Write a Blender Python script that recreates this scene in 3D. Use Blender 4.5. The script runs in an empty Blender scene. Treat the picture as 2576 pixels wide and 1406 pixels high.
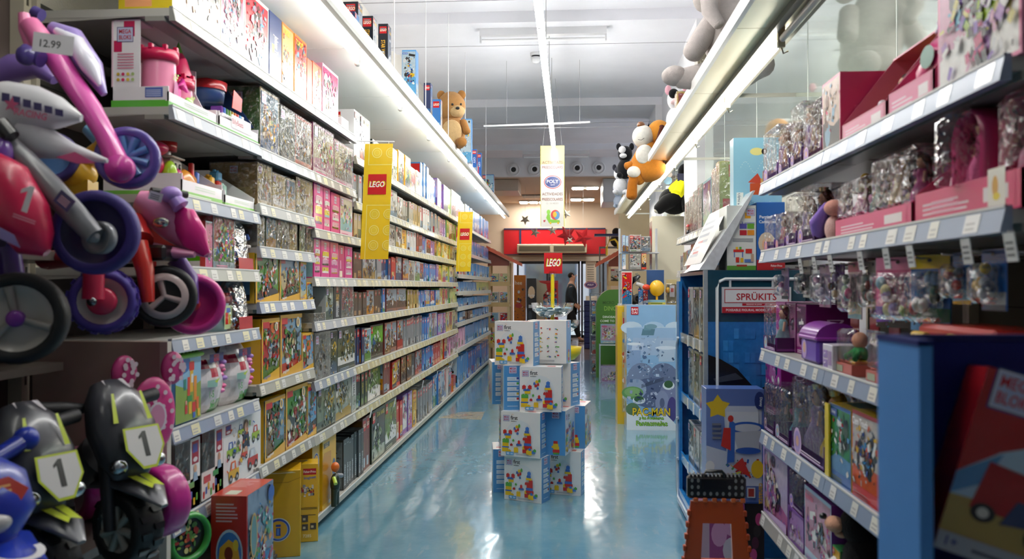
import bpy,math,random
from mathutils import Vector,Matrix
PI = math.pi
R = math.radians
scn = bpy.context.scene
C = scn.collection
EYE = 1.36
FPX = 2100.0
YAW = math.atan(142/FPX)
PITCH = math.atan(19/FPX)
cam_d = bpy.data.cameras.new('camera')
cam = bpy.data.objects.new('camera',cam_d)
C.objects.link(cam)
cam.location = (0,0,EYE)
cam.rotation_euler = (PI/2 + PITCH,0,YAW)
cam_d.sensor_width = 36
cam_d.lens = FPX/2576*36
cam_d.clip_start = 0.05
cam_d.dof.use_dof = True
cam_d.dof.focus_distance = 7.0
cam_d.dof.aperture_fstop = 3.4
scn.camera = cam
scn.view_settings.view_transform = 'Standard'
scn.view_settings.look = 'None'
scn.view_settings.exposure = 0.55
scn.view_settings.gamma = 1.0
w = bpy.data.worlds.new('world')
scn.world = w
w.use_nodes = True
w.node_tree.nodes['Background'].inputs[0].default_value = (0.80,0.88,1.0,1)
w.node_tree.nodes['Background'].inputs[1].default_value = 3.2
scn.cycles.max_bounces = 8
scn.cycles.diffuse_bounces = 4
scn.cycles.glossy_bounces = 4
scn.cycles.transparent_max_bounces = 24
scn.cycles.sample_clamp_indirect = 6.0
scn.cycles.use_denoising = True
scn.cycles.caustics_reflective = False
scn.cycles.caustics_refractive = False
TUBE_E = 14.5          # strength of every lit fluorescent tube
PANEL_E = 32.0
_rot = cam.rotation_euler.to_matrix()
def ray(px,py):
 return _rot @ Vector(((px - 1288)/FPX,-(py - 703)/FPX,-1))
def PX(px,py,X):
 d = ray(px,py);t = X/d.x
 return Vector((X,d.y*t,EYE + d.z*t))
def PY(px,py,Y):
 d = ray(px,py);t = Y/d.y
 return Vector((d.x*t,Y,EYE + d.z*t))
def YX(px,X):
 return PX(px,722,X).y
def XY(px,Y):
 return PY(px,722,Y).x
def ZY(py,Y,px=1430):
 return PY(px,py,Y).z
_cc = {}
def H(c):
 if isinstance(c,tuple): return c
 if c in _cc: return _cc[c]
 s = c.lstrip('#')
 if len(s) == 3: s = ''.join(k*2 for k in s)
 v = [int(s[i:i + 2],16)/255 for i in (0,2,4)]
 v = tuple(x/12.92 if x <= .04045 else ((x + .055)/1.055) ** 2.4 for x in v)
 _cc[c] = v
 return v
def newmat(name):
 m = bpy.data.materials.new(name);m.use_nodes = True
 nt = m.node_tree
 return m,nt,nt.nodes,nt.links,nt.nodes['Principled BSDF']
def vmat(name,rough=.4,metal=0,coat=0,noise=.06,nscale=9,bump=0,bscale=200,sheen=0,spec=.5,trans=0):
 """colour of each face comes from the mesh's printed colour, broken up by a little noise"""
 m,nt,N,L,b = newmat(name)
 a = N.new('ShaderNodeAttribute');a.attribute_name = 'Col'
 tc = N.new('ShaderNodeTexCoord')
 no = N.new('ShaderNodeTexNoise');no.inputs['Scale'].default_value = nscale;no.inputs['Detail'].default_value = 3
 L.new(tc.outputs['Object'],no.inputs['Vector'])
 mr = N.new('ShaderNodeMapRange')
 mr.inputs[3].default_value = 1 - noise;mr.inputs[4].default_value = 1 + noise
 L.new(no.outputs[0],mr.inputs[0])
 mx = N.new('ShaderNodeVectorMath');mx.operation = 'SCALE'
 L.new(a.outputs['Color'],mx.inputs[0]);L.new(mr.outputs[0],mx.inputs['Scale'])
 L.new(mx.outputs[0],b.inputs['Base Color'])
 b.inputs['Roughness'].default_value = rough
 b.inputs['Metallic'].default_value = metal
 b.inputs['Coat Weight'].default_value = coat
 b.inputs['Coat Roughness'].default_value = .12
 b.inputs['Specular IOR Level'].default_value = spec
 b.inputs['Sheen Weight'].default_value = sheen
 if bump:
  n2 = N.new('ShaderNodeTexNoise');n2.inputs['Scale'].default_value = bscale;n2.inputs['Detail'].default_value = 4
  L.new(tc.outputs['Object'],n2.inputs['Vector'])
  bp = N.new('ShaderNodeBump');bp.inputs['Strength'].default_value = bump;bp.inputs['Distance'].default_value = .01
  L.new(n2.outputs[0],bp.inputs['Height']);L.new(bp.outputs[0],b.inputs['Normal'])
 return m
def emit(name,col,s):
 m,nt,N,L,b = newmat(name)
 b.inputs['Base Color'].default_value = (.8,.8,.8,1)
 b.inputs['Emission Color'].default_value = (*col,1)
 b.inputs['Emission Strength'].default_value = s
 return m
def clear(name,tint=(1,1,1),base=.10,wrinkle=.25,wscale=14,gr=.06):
 """thin clear plastic: see-through with bright wavy reflections"""
 m,nt,N,L,b = newmat(name)
 N.remove(b)
 out = N['Material Output']
 tr = N.new('ShaderNodeBsdfTransparent');tr.inputs[0].default_value = (*tint,1)
 gl = N.new('ShaderNodeBsdfGlossy');gl.inputs['Roughness'].default_value = gr;gl.inputs[0].default_value = (1,1,1,1)
 fr = N.new('ShaderNodeLayerWeight');fr.inputs[0].default_value = .35
 ad = N.new('ShaderNodeMath');ad.operation = 'MULTIPLY_ADD';ad.inputs[1].default_value = .7;ad.inputs[2].default_value = base
 ad.use_clamp = True
 L.new(fr.outputs['Fresnel'],ad.inputs[0])
 mx = N.new('ShaderNodeMixShader')
 L.new(ad.outputs[0],mx.inputs[0]);L.new(tr.outputs[0],mx.inputs[1]);L.new(gl.outputs[0],mx.inputs[2])
 if wrinkle:
  tc = N.new('ShaderNodeTexCoord')
  no = N.new('ShaderNodeTexNoise');no.inputs['Scale'].default_value = wscale;no.inputs['Detail'].default_value = 2
  L.new(tc.outputs['Object'],no.inputs['Vector'])
  bp = N.new('ShaderNodeBump');bp.inputs['Strength'].default_value = wrinkle;bp.inputs['Distance'].default_value = .03
  L.new(no.outputs[0],bp.inputs['Height']);L.new(bp.outputs[0],gl.inputs['Normal']);L.new(bp.outputs[0],fr.inputs['Normal'])
 L.new(mx.outputs[0],out.inputs[0])
 return m
M = {
 'card': vmat('printed_card',.30,coat=.35,noise=.05,nscale=14),
 'print': vmat('printed_gloss',.22,coat=.5,noise=.22,nscale=38),
 'matte': vmat('matte_board',.75,noise=.04,spec=.3),
 'plastic': vmat('moulded_plastic',.28,coat=.25,noise=.03),
 'rubber': vmat('rubber',.55,noise=.08,bump=.12,bscale=60),
 'metal': vmat('painted_metal',.38,noise=.03,coat=.1),
 'chrome': vmat('chrome',.18,metal=1,noise=.02),
 'alu': vmat('brushed_aluminium',.34,metal=.75,noise=.05,nscale=4),
 'plush': vmat('plush',.95,noise=.16,nscale=40,bump=.4,bscale=190,sheen=.12,spec=.1),
 'cloth': vmat('cloth',.85,noise=.1,nscale=20,bump=.3,bscale=160,spec=.2),
 'skin': vmat('skin',.5,noise=.05),
 'wood': vmat('light_wood',.5,noise=.16,nscale=7),
 'tube': emit('fluorescent_tube',(1.0,.985,.92),TUBE_E),
 'tube_strip': emit('fluorescent_tube_strip',(1.0,.99,.96),TUBE_E*2.6),
 'tube_right': emit('fluorescent_tube_right',(1.0,.97,.88),TUBE_E*1.5),
 'tube_warm': emit('fluorescent_tube_warm',(1.0,.93,.72),TUBE_E),
 'tube_cool': emit('fluorescent_tube_cool',(.92,.98,1.0),TUBE_E*1.25),
 'panel_light': emit('light_panel',(1.0,.97,.9),PANEL_E),
 'screen': emit('lit_sign',(.55,.65,.95),2.0),
 'clear': clear('clear_plastic',(1,1,1),.05,.5,16),
 'film': clear('crinkled_film',(1,1,1),.10,.9,30,.10),
 'glass': clear('window_glass',(.93,.97,.97),.03,0),
}
def room_mat(name,col,rough=.6,noise=.04,nscale=1.5,bump=0,bscale=30,coat=0):
 m,nt,N,L,b = newmat(name)
 tc = N.new('ShaderNodeTexCoord')
 no = N.new('ShaderNodeTexNoise');no.inputs['Scale'].default_value = nscale;no.inputs['Detail'].default_value = 5
 L.new(tc.outputs['Object'],no.inputs['Vector'])
 cr = N.new('ShaderNodeValToRGB')
 c = H(col)
 cr.color_ramp.elements[0].color = (*[x*(1 - noise) for x in c],1)
 cr.color_ramp.elements[1].color = (*[min(1,x*(1 + noise)) for x in c],1)
 cr.color_ramp.elements[0].position = .3;cr.color_ramp.elements[1].position = .7
 L.new(no.outputs[0],cr.inputs[0]);L.new(cr.outputs[0],b.inputs['Base Color'])
 b.inputs['Roughness'].default_value = rough
 b.inputs['Coat Weight'].default_value = coat
 if bump:
  n2 = N.new('ShaderNodeTexNoise');n2.inputs['Scale'].default_value = bscale;n2.inputs['Detail'].default_value = 5
  L.new(tc.outputs['Object'],n2.inputs['Vector'])
  bp = N.new('ShaderNodeBump');bp.inputs['Strength'].default_value = bump;bp.inputs['Distance'].default_value = .01
  L.new(n2.outputs[0],bp.inputs['Height']);L.new(bp.outputs[0],b.inputs['Normal'])
 return m
def floor_mat():
 m,nt,N,L,b = newmat('blue_vinyl_floor')
 tc = N.new('ShaderNodeTexCoord')
 n1 = N.new('ShaderNodeTexNoise');n1.inputs['Scale'].default_value = 1.3;n1.inputs['Detail'].default_value = 8;n1.inputs['Roughness'].default_value = .7
 L.new(tc.outputs['Object'],n1.inputs['Vector'])
 cr = N.new('ShaderNodeValToRGB')
 cr.color_ramp.elements[0].color = (*H('#548aa2'),1);cr.color_ramp.elements[0].position = .35
 cr.color_ramp.elements[1].color = (*H('#7aa8ba'),1);cr.color_ramp.elements[1].position = .68
 L.new(n1.outputs[0],cr.inputs[0])
 n3 = N.new('ShaderNodeTexNoise');n3.inputs['Scale'].default_value = 26;n3.inputs['Detail'].default_value = 6
 mp = N.new('ShaderNodeMapping');mp.inputs['Scale'].default_value = (1,.25,1);mp.inputs['Rotation'].default_value = (0,0,.5)
 L.new(tc.outputs['Object'],mp.inputs[0]);L.new(mp.outputs[0],n3.inputs['Vector'])
 c3 = N.new('ShaderNodeValToRGB');c3.color_ramp.elements[0].position = .60;c3.color_ramp.elements[1].position = .70
 L.new(n3.outputs[0],c3.inputs[0])
 mx = N.new('ShaderNodeMix');mx.data_type = 'RGBA'
 mul = N.new('ShaderNodeMath');mul.operation = 'MULTIPLY';mul.inputs[1].default_value = .16
 L.new(c3.outputs[0],mul.inputs[0]);L.new(mul.outputs[0],mx.inputs[0])
 L.new(cr.outputs[0],mx.inputs[6]);mx.inputs[7].default_value = (*H('#b9c4c0'),1)
 L.new(mx.outputs[2],b.inputs['Base Color'])
 b.inputs['Roughness'].default_value = .16
 b.inputs['Specular IOR Level'].default_value = .75
 b.inputs['Coat Weight'].default_value = .6;b.inputs['Coat Roughness'].default_value = .07
 n2 = N.new('ShaderNodeTexNoise');n2.inputs['Scale'].default_value = 3.2;n2.inputs['Detail'].default_value = 2
 m2 = N.new('ShaderNodeMapping');m2.inputs['Scale'].default_value = (2.2,.9,1)
 L.new(tc.outputs['Object'],m2.inputs[0]);L.new(m2.outputs[0],n2.inputs['Vector'])
 bp = N.new('ShaderNodeBump');bp.inputs['Strength'].default_value = .26;bp.inputs['Distance'].default_value = .012
 L.new(n2.outputs[0],bp.inputs['Height']);L.new(bp.outputs[0],b.inputs['Normal']);L.new(bp.outputs[0],b.inputs['Coat Normal'])
 return m
def mirror_mat():
 m,nt,N,L,b = newmat('green_tinted_mirror')
 tc = N.new('ShaderNodeTexCoord')
 no = N.new('ShaderNodeTexNoise');no.inputs['Scale'].default_value = 2
 L.new(tc.outputs['Object'],no.inputs['Vector'])
 cr = N.new('ShaderNodeValToRGB')
 cr.color_ramp.elements[0].color = (*H('#dfecdf'),1);cr.color_ramp.elements[1].color = (*H('#eaf4ea'),1)
 L.new(no.outputs[0],cr.inputs[0]);L.new(cr.outputs[0],b.inputs['Base Color'])
 b.inputs['Metallic'].default_value = .8;b.inputs['Roughness'].default_value = .06
 return m
M['floor'] = floor_mat()
M['mirror'] = mirror_mat()
M['ceiling'] = room_mat('ceiling_paint','#e4e4ea',.8)
fr_m,_nt,_N,_L,_b = newmat('frosted_glass_panel')
_b.inputs['Base Color'].default_value = (.9,.92,.9,1);_b.inputs['Roughness'].default_value = .25
_tr = _N.new('ShaderNodeBsdfTranslucent');_tc = _N.new('ShaderNodeTexCoord');_no = _N.new('ShaderNodeTexNoise');_no.inputs['Scale'].default_value = 2;_mr = _N.new('ShaderNodeMapRange');_mr.inputs[3].default_value = .40;_mr.inputs[4].default_value = .48
_mx = _N.new('ShaderNodeMixShader');_L.new(_tc.outputs['Object'],_no.inputs['Vector']);_L.new(_no.outputs[0],_mr.inputs[0]);_L.new(_mr.outputs[0],_mx.inputs[0])
_tr.inputs[0].default_value = (.92,.94,.92,1)
_L.new(_b.outputs[0],_mx.inputs[1]);_L.new(_tr.outputs[0],_mx.inputs[2]);_L.new(_mx.outputs[0],_N['Material Output'].inputs[0])
M['frost'] = fr_m
M['wall'] = room_mat('wall_plaster','#dcd8cf',.85,bump=.5,bscale=120)
M['wallw'] = room_mat('white_wall','#dddde0',.85)
M['beige'] = room_mat('beige_wall','#cdb9a2',.7)
M['tile'] = room_mat('brown_floor_tile','#8a7264',.2,.15,3,coat=.4)
M['street'] = room_mat('street','#9a9a98',.8,.1,2)
_tx = {}
def text2d(s):
 """triangles of a line of text, height of capitals about .7, bottom-left at 0"""
 if s in _tx: return _tx[s]
 cu = bpy.data.curves.new('t','FONT');cu.body = s;cu.resolution_u = 2;cu.offset = .018;cu.fill_mode = 'FRONT'
 ob = bpy.data.objects.new('t',cu)
 me = ob.to_mesh()
 V = [(v.co.x,v.co.y) for v in me.vertices]
 F = [tuple(p.vertices) for p in me.polygons]
 x0 = min((v[0] for v in V),default=0);x1 = max((v[0] for v in V),default=1)
 y0 = min((v[1] for v in V),default=0);y1 = max((v[1] for v in V),default=1)
 V = [(a - x0,b_ - y0) for a,b_ in V]
 ob.to_mesh_clear();bpy.data.objects.remove(ob);bpy.data.curves.remove(cu)
 _tx[s] = (V,F,x1 - x0,y1 - y0)
 return _tx[s]
class Face:
 """a flat side to print on: origin, right, up, normal, width, height"""
 def __init__(s,o,u,v,w,h):
  s.o = Vector(o);s.u = Vector(u).normalized();s.v = Vector(v).normalized();s.n = s.u.cross(s.v);s.w = w;s.h = h;s.k = 0
 def pt(s,a,b):
  return s.o + s.u*a + s.v*b + s.n*(.0004 + .00009*s.k)
class MB:
 def __init__(s):
  s.V = [];s.F = [];s.Cc = [];s.S = [];s.Mi = [];s.mats = [];s.T = None
 def mi(s,m):
  if m not in s.mats: s.mats.append(m)
  return s.mats.index(m)
 def add(s,V,F,col,m,smooth=False):
  n = len(s.V)
  if s.T is not None: V = [s.T @ Vector(v) for v in V]
  s.V.extend(tuple(v) for v in V)
  k = s.mi(m);c = H(col)
  for f in F:
   s.F.append(tuple(i + n for i in f));s.Cc.append(c);s.S.append(smooth);s.Mi.append(k)
  return s
 def box(s,x0,x1,y0,y1,z0,z1,col,m='card'):
  V = [(x,y,z) for z in (z0,z1) for y in (y0,y1) for x in (x0,x1)]
  return s.add(V,[(0,2,3,1),(4,5,7,6),(0,1,5,4),(2,6,7,3),(0,4,6,2),(1,3,7,5)],col,m)
 def cbox(s,x0,x1,y0,y1,z0,z1,col,m='card',c=.004):
  """box with chamfered edges"""
  c = min(c,(x1 - x0)*.45,(y1 - y0)*.45,(z1 - z0)*.45)
  V = [];F = []
  X = (x0,x1);Y = (y0,y1);Z = (z0,z1);idx = {}
  for i in (0,1):
   for j in (0,1):
    for k in (0,1):
     sx = c if i == 0 else -c;sy = c if j == 0 else -c;sz = c if k == 0 else -c
     idx[(i,j,k,'x')] = len(V);V.append((X[i],Y[j] + sy,Z[k] + sz))
     idx[(i,j,k,'y')] = len(V);V.append((X[i] + sx,Y[j],Z[k] + sz))
     idx[(i,j,k,'z')] = len(V);V.append((X[i] + sx,Y[j] + sy,Z[k]))
  I = idx
  F += [tuple(I[(0,j,k,'x')] for j,k in ((0,0),(0,1),(1,1),(1,0))),tuple(I[(1,j,k,'x')] for j,k in ((0,0),(1,0),(1,1),(0,1)))]
  F += [tuple(I[(i,0,k,'y')] for i,k in ((0,0),(1,0),(1,1),(0,1))),tuple(I[(i,1,k,'y')] for i,k in ((0,0),(0,1),(1,1),(1,0)))]
  F += [tuple(I[(i,j,0,'z')] for i,j in ((0,0),(0,1),(1,1),(1,0))),tuple(I[(i,j,1,'z')] for i,j in ((0,0),(1,0),(1,1),(0,1)))]
  for a in (0,1):
   for b in (0,1):
    F.append((I[(0,a,b,'y')],I[(1,a,b,'y')],I[(1,a,b,'z')],I[(0,a,b,'z')]))
    F.append((I[(a,0,b,'x')],I[(a,1,b,'x')],I[(a,1,b,'z')],I[(a,0,b,'z')]))
    F.append((I[(a,b,0,'x')],I[(a,b,1,'x')],I[(a,b,1,'y')],I[(a,b,0,'y')]))
    for cc in (0,1): F.append((I[(a,b,cc,'x')],I[(a,b,cc,'y')],I[(a,b,cc,'z')]))
  return s.add(V,F,col,m)
 def quad(s,pts,col,m='card'):
  return s.add(pts,[tuple(range(len(pts)))],col,m)
 def prism(s,pts,axis,a0,a1,col,m='card',smooth=False):
  """polygon (2D pts) pushed along an axis; pts in the other two axes in order"""
  def mk(p,a):
   if axis == 'x': return (a,p[0],p[1])
   if axis == 'y': return (p[0],a,p[1])
   return (p[0],p[1],a)
  n = len(pts)
  V = [mk(p,a0) for p in pts] + [mk(p,a1) for p in pts]
  s.add(V,[tuple(range(n))[::-1],tuple(range(n,2*n))],col,m)
  return s.add(V,[(i,(i + 1) % n,n + (i + 1) % n,n + i) for i in range(n)],col,m,smooth)
 def ellip(s,c,r,col,m='plastic',rot=None,nu=16,nv=10,smooth=True):
  if not isinstance(r,(tuple,list)): r = (r,r,r)
  q = rot if rot is not None else Matrix.Identity(3)
  V = [Vector((0,0,-1))]
  for j in range(1,nv):
   t = PI*j/nv - PI/2
   for i in range(nu):
    a = 2*PI*i/nu
    V.append(Vector((math.cos(t)*math.cos(a),math.cos(t)*math.sin(a),math.sin(t))))
  V.append(Vector((0,0,1)))
  V = [q @ Vector((v.x*r[0],v.y*r[1],v.z*r[2])) + Vector(c) for v in V]
  F = [(0,1 + (i + 1) % nu,1 + i) for i in range(nu)]
  for j in range(nv - 2):
   for i in range(nu):
    a = 1 + j*nu + i;b = 1 + j*nu + (i + 1) % nu
    F.append((a,b,b + nu,a + nu))
  e = len(V) - 1;o = 1 + (nv - 2)*nu
  F += [(e,o + i,o + (i + 1) % nu) for i in range(nu)]
  return s.add(V,F,col,m,smooth)
 def tube(s,pts,r,col,m='plastic',seg=10,up=None,smooth=True,caps=True):
  """r: number, list of numbers, or list of (side, up) pairs -> an elliptical loft"""
  pts = [Vector(p) for p in pts];n = len(pts)
  if not isinstance(r,list): r = [r]*n
  up = Vector(up) if up else None
  V = []
  for i,p in enumerate(pts):
   d = (pts[min(i + 1,n - 1)] - pts[max(i - 1,0)]).normalized()
   u = up if up is not None else (Vector((0,0,1)) if abs(d.z) < .9 else Vector((1,0,0)))
   a = d.cross(u)
   if a.length < 1e-4: a = d.cross(Vector((0,1,0)))
   a.normalize();b = a.cross(d)
   ra,rb = r[i] if isinstance(r[i],tuple) else (r[i],r[i])
   for k in range(seg):
    t = 2*PI*k/seg
    V.append(p + a*(ra*math.cos(t)) + b*(rb*math.sin(t)))
  F = [(i*seg + k,i*seg + (k + 1) % seg,(i + 1)*seg + (k + 1) % seg,(i + 1)*seg + k) for i in range(n - 1) for k in range(seg)]
  s.add(V,F,col,m,smooth)
  if caps and m == 'plush':
   for q,j in ((0,1),(n - 1,n - 2)):
    rr_ = r[q] if isinstance(r[q],tuple) else (r[q],r[q])
    e = (pts[q] - pts[j]).normalized();Q = e.to_track_quat('Z','Y').to_matrix();k_ = (rr_[0]*rr_[1]) ** .5
    s.ellip(pts[q],(k_,k_,k_*.7),col,m,Q,14,8)
  elif caps: s.add(V,[tuple(range(seg))[::-1],tuple(range((n - 1)*seg,n*seg))],col,m)
  return s
 def lathe(s,prof,col,m='plastic',o=(0,0,0),ax=(0,0,1),seg=24,smooth=True):
  """prof: list of (radius, along)"""
  ax = Vector(ax).normalized();o = Vector(o)
  a = ax.orthogonal().normalized();b = ax.cross(a)
  V = []
  for (r,z) in prof:
   for k in range(seg):
    t = 2*PI*k/seg
    V.append(o + ax*z + a*(r*math.cos(t)) + b*(r*math.sin(t)))
  F = [(i*seg + k,i*seg + (k + 1) % seg,(i + 1)*seg + (k + 1) % seg,(i + 1)*seg + k) for i in range(len(prof) - 1) for k in range(seg)]
  return s.add(V,F,col,m,smooth)
 def disc(s,o,ax,r,col,m='plastic',seg=24):
  ax = Vector(ax).normalized();a = ax.orthogonal().normalized();b = ax.cross(a);o = Vector(o)
  return s.add([o + a*(r*math.cos(2*PI*k/seg)) + b*(r*math.sin(2*PI*k/seg)) for k in range(seg)],[tuple(range(seg))],col,m)
 def p2(s,f,pts,col,m='card'):
  s.add([f.pt(a,b) for a,b in pts],[tuple(range(len(pts)))],col,m);f.k += 1;return s
 def r2(s,f,a,b,w_,h_,col,m='card'):
  return s.p2(f,[(a,b),(a + w_,b),(a + w_,b + h_),(a,b + h_)],col,m)
 def e2(s,f,a,b,ra,rb,col,m='card',n=14,t0=0):
  return s.p2(f,[(a + ra*math.cos(t0 + 2*PI*i/n),b + rb*math.sin(t0 + 2*PI*i/n)) for i in range(n)],col,m)
 def star2(s,f,a,b,r_,col,m='card',q=.42,t0=PI/2):
  P = [(a + (r_ if i % 2 == 0 else r_*q)*math.cos(t0 + PI*i/5),b + (r_ if i % 2 == 0 else r_*q)*math.sin(t0 + PI*i/5)) for i in range(10)]
  for i in range(5):
   s.add([f.pt(a,b),f.pt(*P[2*i - 1]),f.pt(*P[2*i]),f.pt(*P[(2*i + 1) % 10])],[(0,1,2,3)],col,m)
  f.k += 1;return s
 def t2(s,f,txt,a,b,h,col,wmax=None,rot=0,m='card',al='l',shear=0,sx=1):
  """text: h is the height of its letters; wmax squeezes it"""
  V,F,tw,th = text2d(txt)
  if not V: return s
  k = h/max(th,.01);kx = k*sx
  if wmax and tw*kx > wmax: kx = wmax/tw
  ox = {'l': 0,'c': -tw*kx/2,'r': -tw*kx}[al]
  cr,sr = math.cos(rot),math.sin(rot)
  P = []
  for x,y in V:
   X = x*kx + ox + shear*y*k;Y = y*k
   P.append(f.pt(a + X*cr - Y*sr,b + X*sr + Y*cr))
  s.add(P,F,col,m);f.k += 1;return s
 def lines2(s,f,a,b,w_,h_,n,col,rng=None,fill=.45,m='card'):
  """small print: rows of short bars"""
  for i in range(n):
   q = 1 if rng is None else rng.uniform(.6,1)
   yy = b + h_*(n - 1 - i)/n
   s.add([f.pt(a,yy),f.pt(a + w_*q,yy),f.pt(a + w_*q,yy + h_/n*fill),f.pt(a,yy + h_/n*fill)],[(0,1,2,3)],col,m)
  f.k += 1;return s
 def mesh(s,name):
  me = bpy.data.meshes.new(name)
  me.from_pydata(s.V,[],s.F)
  for mn in s.mats: me.materials.append(M[mn])
  me.polygons.foreach_set('material_index',s.Mi)
  me.polygons.foreach_set('use_smooth',s.S)
  at = me.color_attributes.new('Col','FLOAT_COLOR','CORNER')
  buf = []
  for f,c in zip(s.F,s.Cc): buf.extend([*c,1.0]*len(f))
  at.data.foreach_set('color',buf)
  return me
 def obj(s,name,parent=None,loc=None,rot=None,**kw):
  o = bpy.data.objects.new(name,s.mesh(name));C.objects.link(o)
  if parent is not None: o.parent = parent
  if loc is not None: o.location = loc
  if rot is not None: o.rotation_euler = rot if isinstance(rot,(tuple,list)) else (0,0,rot)
  for k,v in kw.items(): o[k] = v
  return o
 def wobj(s,name,**kw):
  """geometry given in room coordinates: origin moved to the base centre"""
  xs = [v[0] for v in s.V];ys = [v[1] for v in s.V];zs = [v[2] for v in s.V]
  c = ((min(xs) + max(xs))/2,(min(ys) + max(ys))/2,min(zs))
  s.V = [(a - c[0],b - c[1],d - c[2]) for a,b,d in s.V]
  return s.obj(name,None,c,**kw)
def boxfaces(x0,x1,y0,y1,z0,z1):
 return {'front': Face((x0,y0,z0),(1,0,0),(0,0,1),x1 - x0,z1 - z0),
   'right': Face((x1,y0,z0),(0,1,0),(0,0,1),y1 - y0,z1 - z0),
   'back': Face((x1,y1,z0),(-1,0,0),(0,0,1),x1 - x0,z1 - z0),
   'left': Face((x0,y1,z0),(0,-1,0),(0,0,1),y1 - y0,z1 - z0),
   'top': Face((x0,y0,z1),(1,0,0),(0,1,0),x1 - x0,y1 - y0)}
def thing(name,label,cat,loc=(0,0,0),rot=0,group=None):
 o = bpy.data.objects.new(name,None);C.objects.link(o)
 o.empty_display_size = .1
 o.location = loc
 o.rotation_euler = rot if isinstance(rot,(tuple,list)) else (0,0,rot)
 o['label'] = label;o['category'] = cat
 if group: o['group'] = group
 return o
def KW(label,cat,group=None):
 d = {'label': label,'category': cat}
 if group: d['group'] = group
 return d
def copytree(o,loc=None,rot=None,label=None,group=None):
 def cp(a,par):
  b = a.copy();C.objects.link(b)
  if par is not None: b.parent = par
  for ch in list(kids.get(a.name,[])): cp(ch,b)
  return b
 kids = {}
 for x in bpy.data.objects:
  if x.parent: kids.setdefault(x.parent.name,[]).append(x)
 r = cp(o,None)
 if loc is not None: r.location = loc
 if rot is not None: r.rotation_euler = rot if isinstance(rot,(tuple,list)) else (0,0,rot)
 if label: r['label'] = label
 if group: r['group'] = group
 return r
ORD = ['','first','second','third','fourth','fifth','sixth','seventh','eighth','ninth','tenth','eleventh','twelfth','thirteenth','fourteenth',
    'fifteenth','sixteenth','seventeenth','eighteenth','nineteenth','twentieth']
def ordn(n):
 return ORD[n] if n < len(ORD) else '%d%s' % (n,{1: 'st',2: 'nd',3: 'rd'}.get(n % 10,'th') if n % 100 not in (11,12,13) else 'th')
# ============================================================ THE SETTING
XL, XR = -1.95, 1.32          # side walls
YB = 22.5                     # back (street) wall
ZC = 4.05                     # ceiling
def struct(mb,name):
 return mb.wobj(name,kind='structure')
b = MB();b.box(XL - .1,XR + .1,-3,15.6,-.1,0,'#fff','floor');struct(b,'floor')
b = MB();b.box(XL - 1.6,XR + 1.6,15.6,YB + .3,-.1,-.001,'#fff','tile');struct(b,'floor_1')
b = MB();b.box(XL - .1,XR + .1,-3,17,ZC,ZC + .1,'#fff','ceiling');struct(b,'ceiling')
b = MB();b.box(XL - .12,XL,-3,17,0,ZC,'#fff','wall');struct(b,'wall_left')
b = MB();b.box(XR,XR + .12,-3,13.5,0,ZC,'#fff','wallw');struct(b,'wall_right')
b = MB();b.box(XL - .1,XR + .1,-3.1,-3,0,ZC,'#fff','wallw');struct(b,'wall_rear')
b = MB();b.box(XL - 1.6,XR + 1.6,17,YB,3.62,3.72,'#fff','beige');struct(b,'ceiling_1')
b = MB();b.box(XL - 1.6,XL - 1.5,17,YB,0,3.62,'#fff','beige');struct(b,'wall_left_1')
b = MB();b.box(XR + 1.5,XR + 1.6,13.5,YB,0,3.72,'#fff','beige');struct(b,'wall_right_1')
b = MB();b.box(XR,XR + 1.5,13.4,13.5,0,ZC,'#fff','beige');struct(b,'wall_return')
b = MB();b.box(XL - 1.6,XL,16.9,17,0,ZC,'#fff','beige');struct(b,'wall_return_1')
b = MB();b.box(XR,XR + 1.6,13.5,17,ZC,ZC + .1,'#fff','ceiling');struct(b,'ceiling_2')
b = MB();b.box(XL - 1.6,XR + 1.6,16.85,17.0,3.60,ZC,'#fff','wallw');struct(b,'trim_1')
for i,y in enumerate((.5,4.3,8.1,11.9,15.7)):
 b = MB();b.box(XL,XR,y,y + .9,3.94,ZC,'#fff','ceiling');struct(b,'trim_%d' % (i + 2))
 b = MB();b.box(XL,XR,y + .9,y + 1.25,4.0,ZC,'#fff','ceiling');struct(b,'trim_%d' % (i + 12))
for i,y in enumerate((8.1,11.9)):
 b = MB();b.box(XR - .09,XR,y,y + .9,0,3.94,'#fff','wallw');struct(b,'trim_%d' % (i + 22))
BX0,BX1 = XY(1266,YB),XY(1566,YB)
DX0,DX1 = XY(1300,YB),XY(1524,YB)
ZD = ZY(657,YB)
b = MB();b.box(XL - 1.6,XR + 1.6,YB,YB + .2,ZD + .12,3.72,'#fff','beige');struct(b,'wall_back')
b = MB();b.box(XL - 1.6,DX0 - .1,YB,YB + .2,0,ZD + .12,'#fff','beige');struct(b,'wall_back_1')
b = MB();b.box(DX1 + .1,XR + 1.6,YB,YB + .2,0,ZD + .12,'#fff','beige');struct(b,'wall_back_2')
b = MB();b.box(DX0 - .1,DX1 + .1,YB - .06,YB + .2,ZD,ZD + .12,'#bcb2a2','metal');struct(b,'trim_30')
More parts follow.
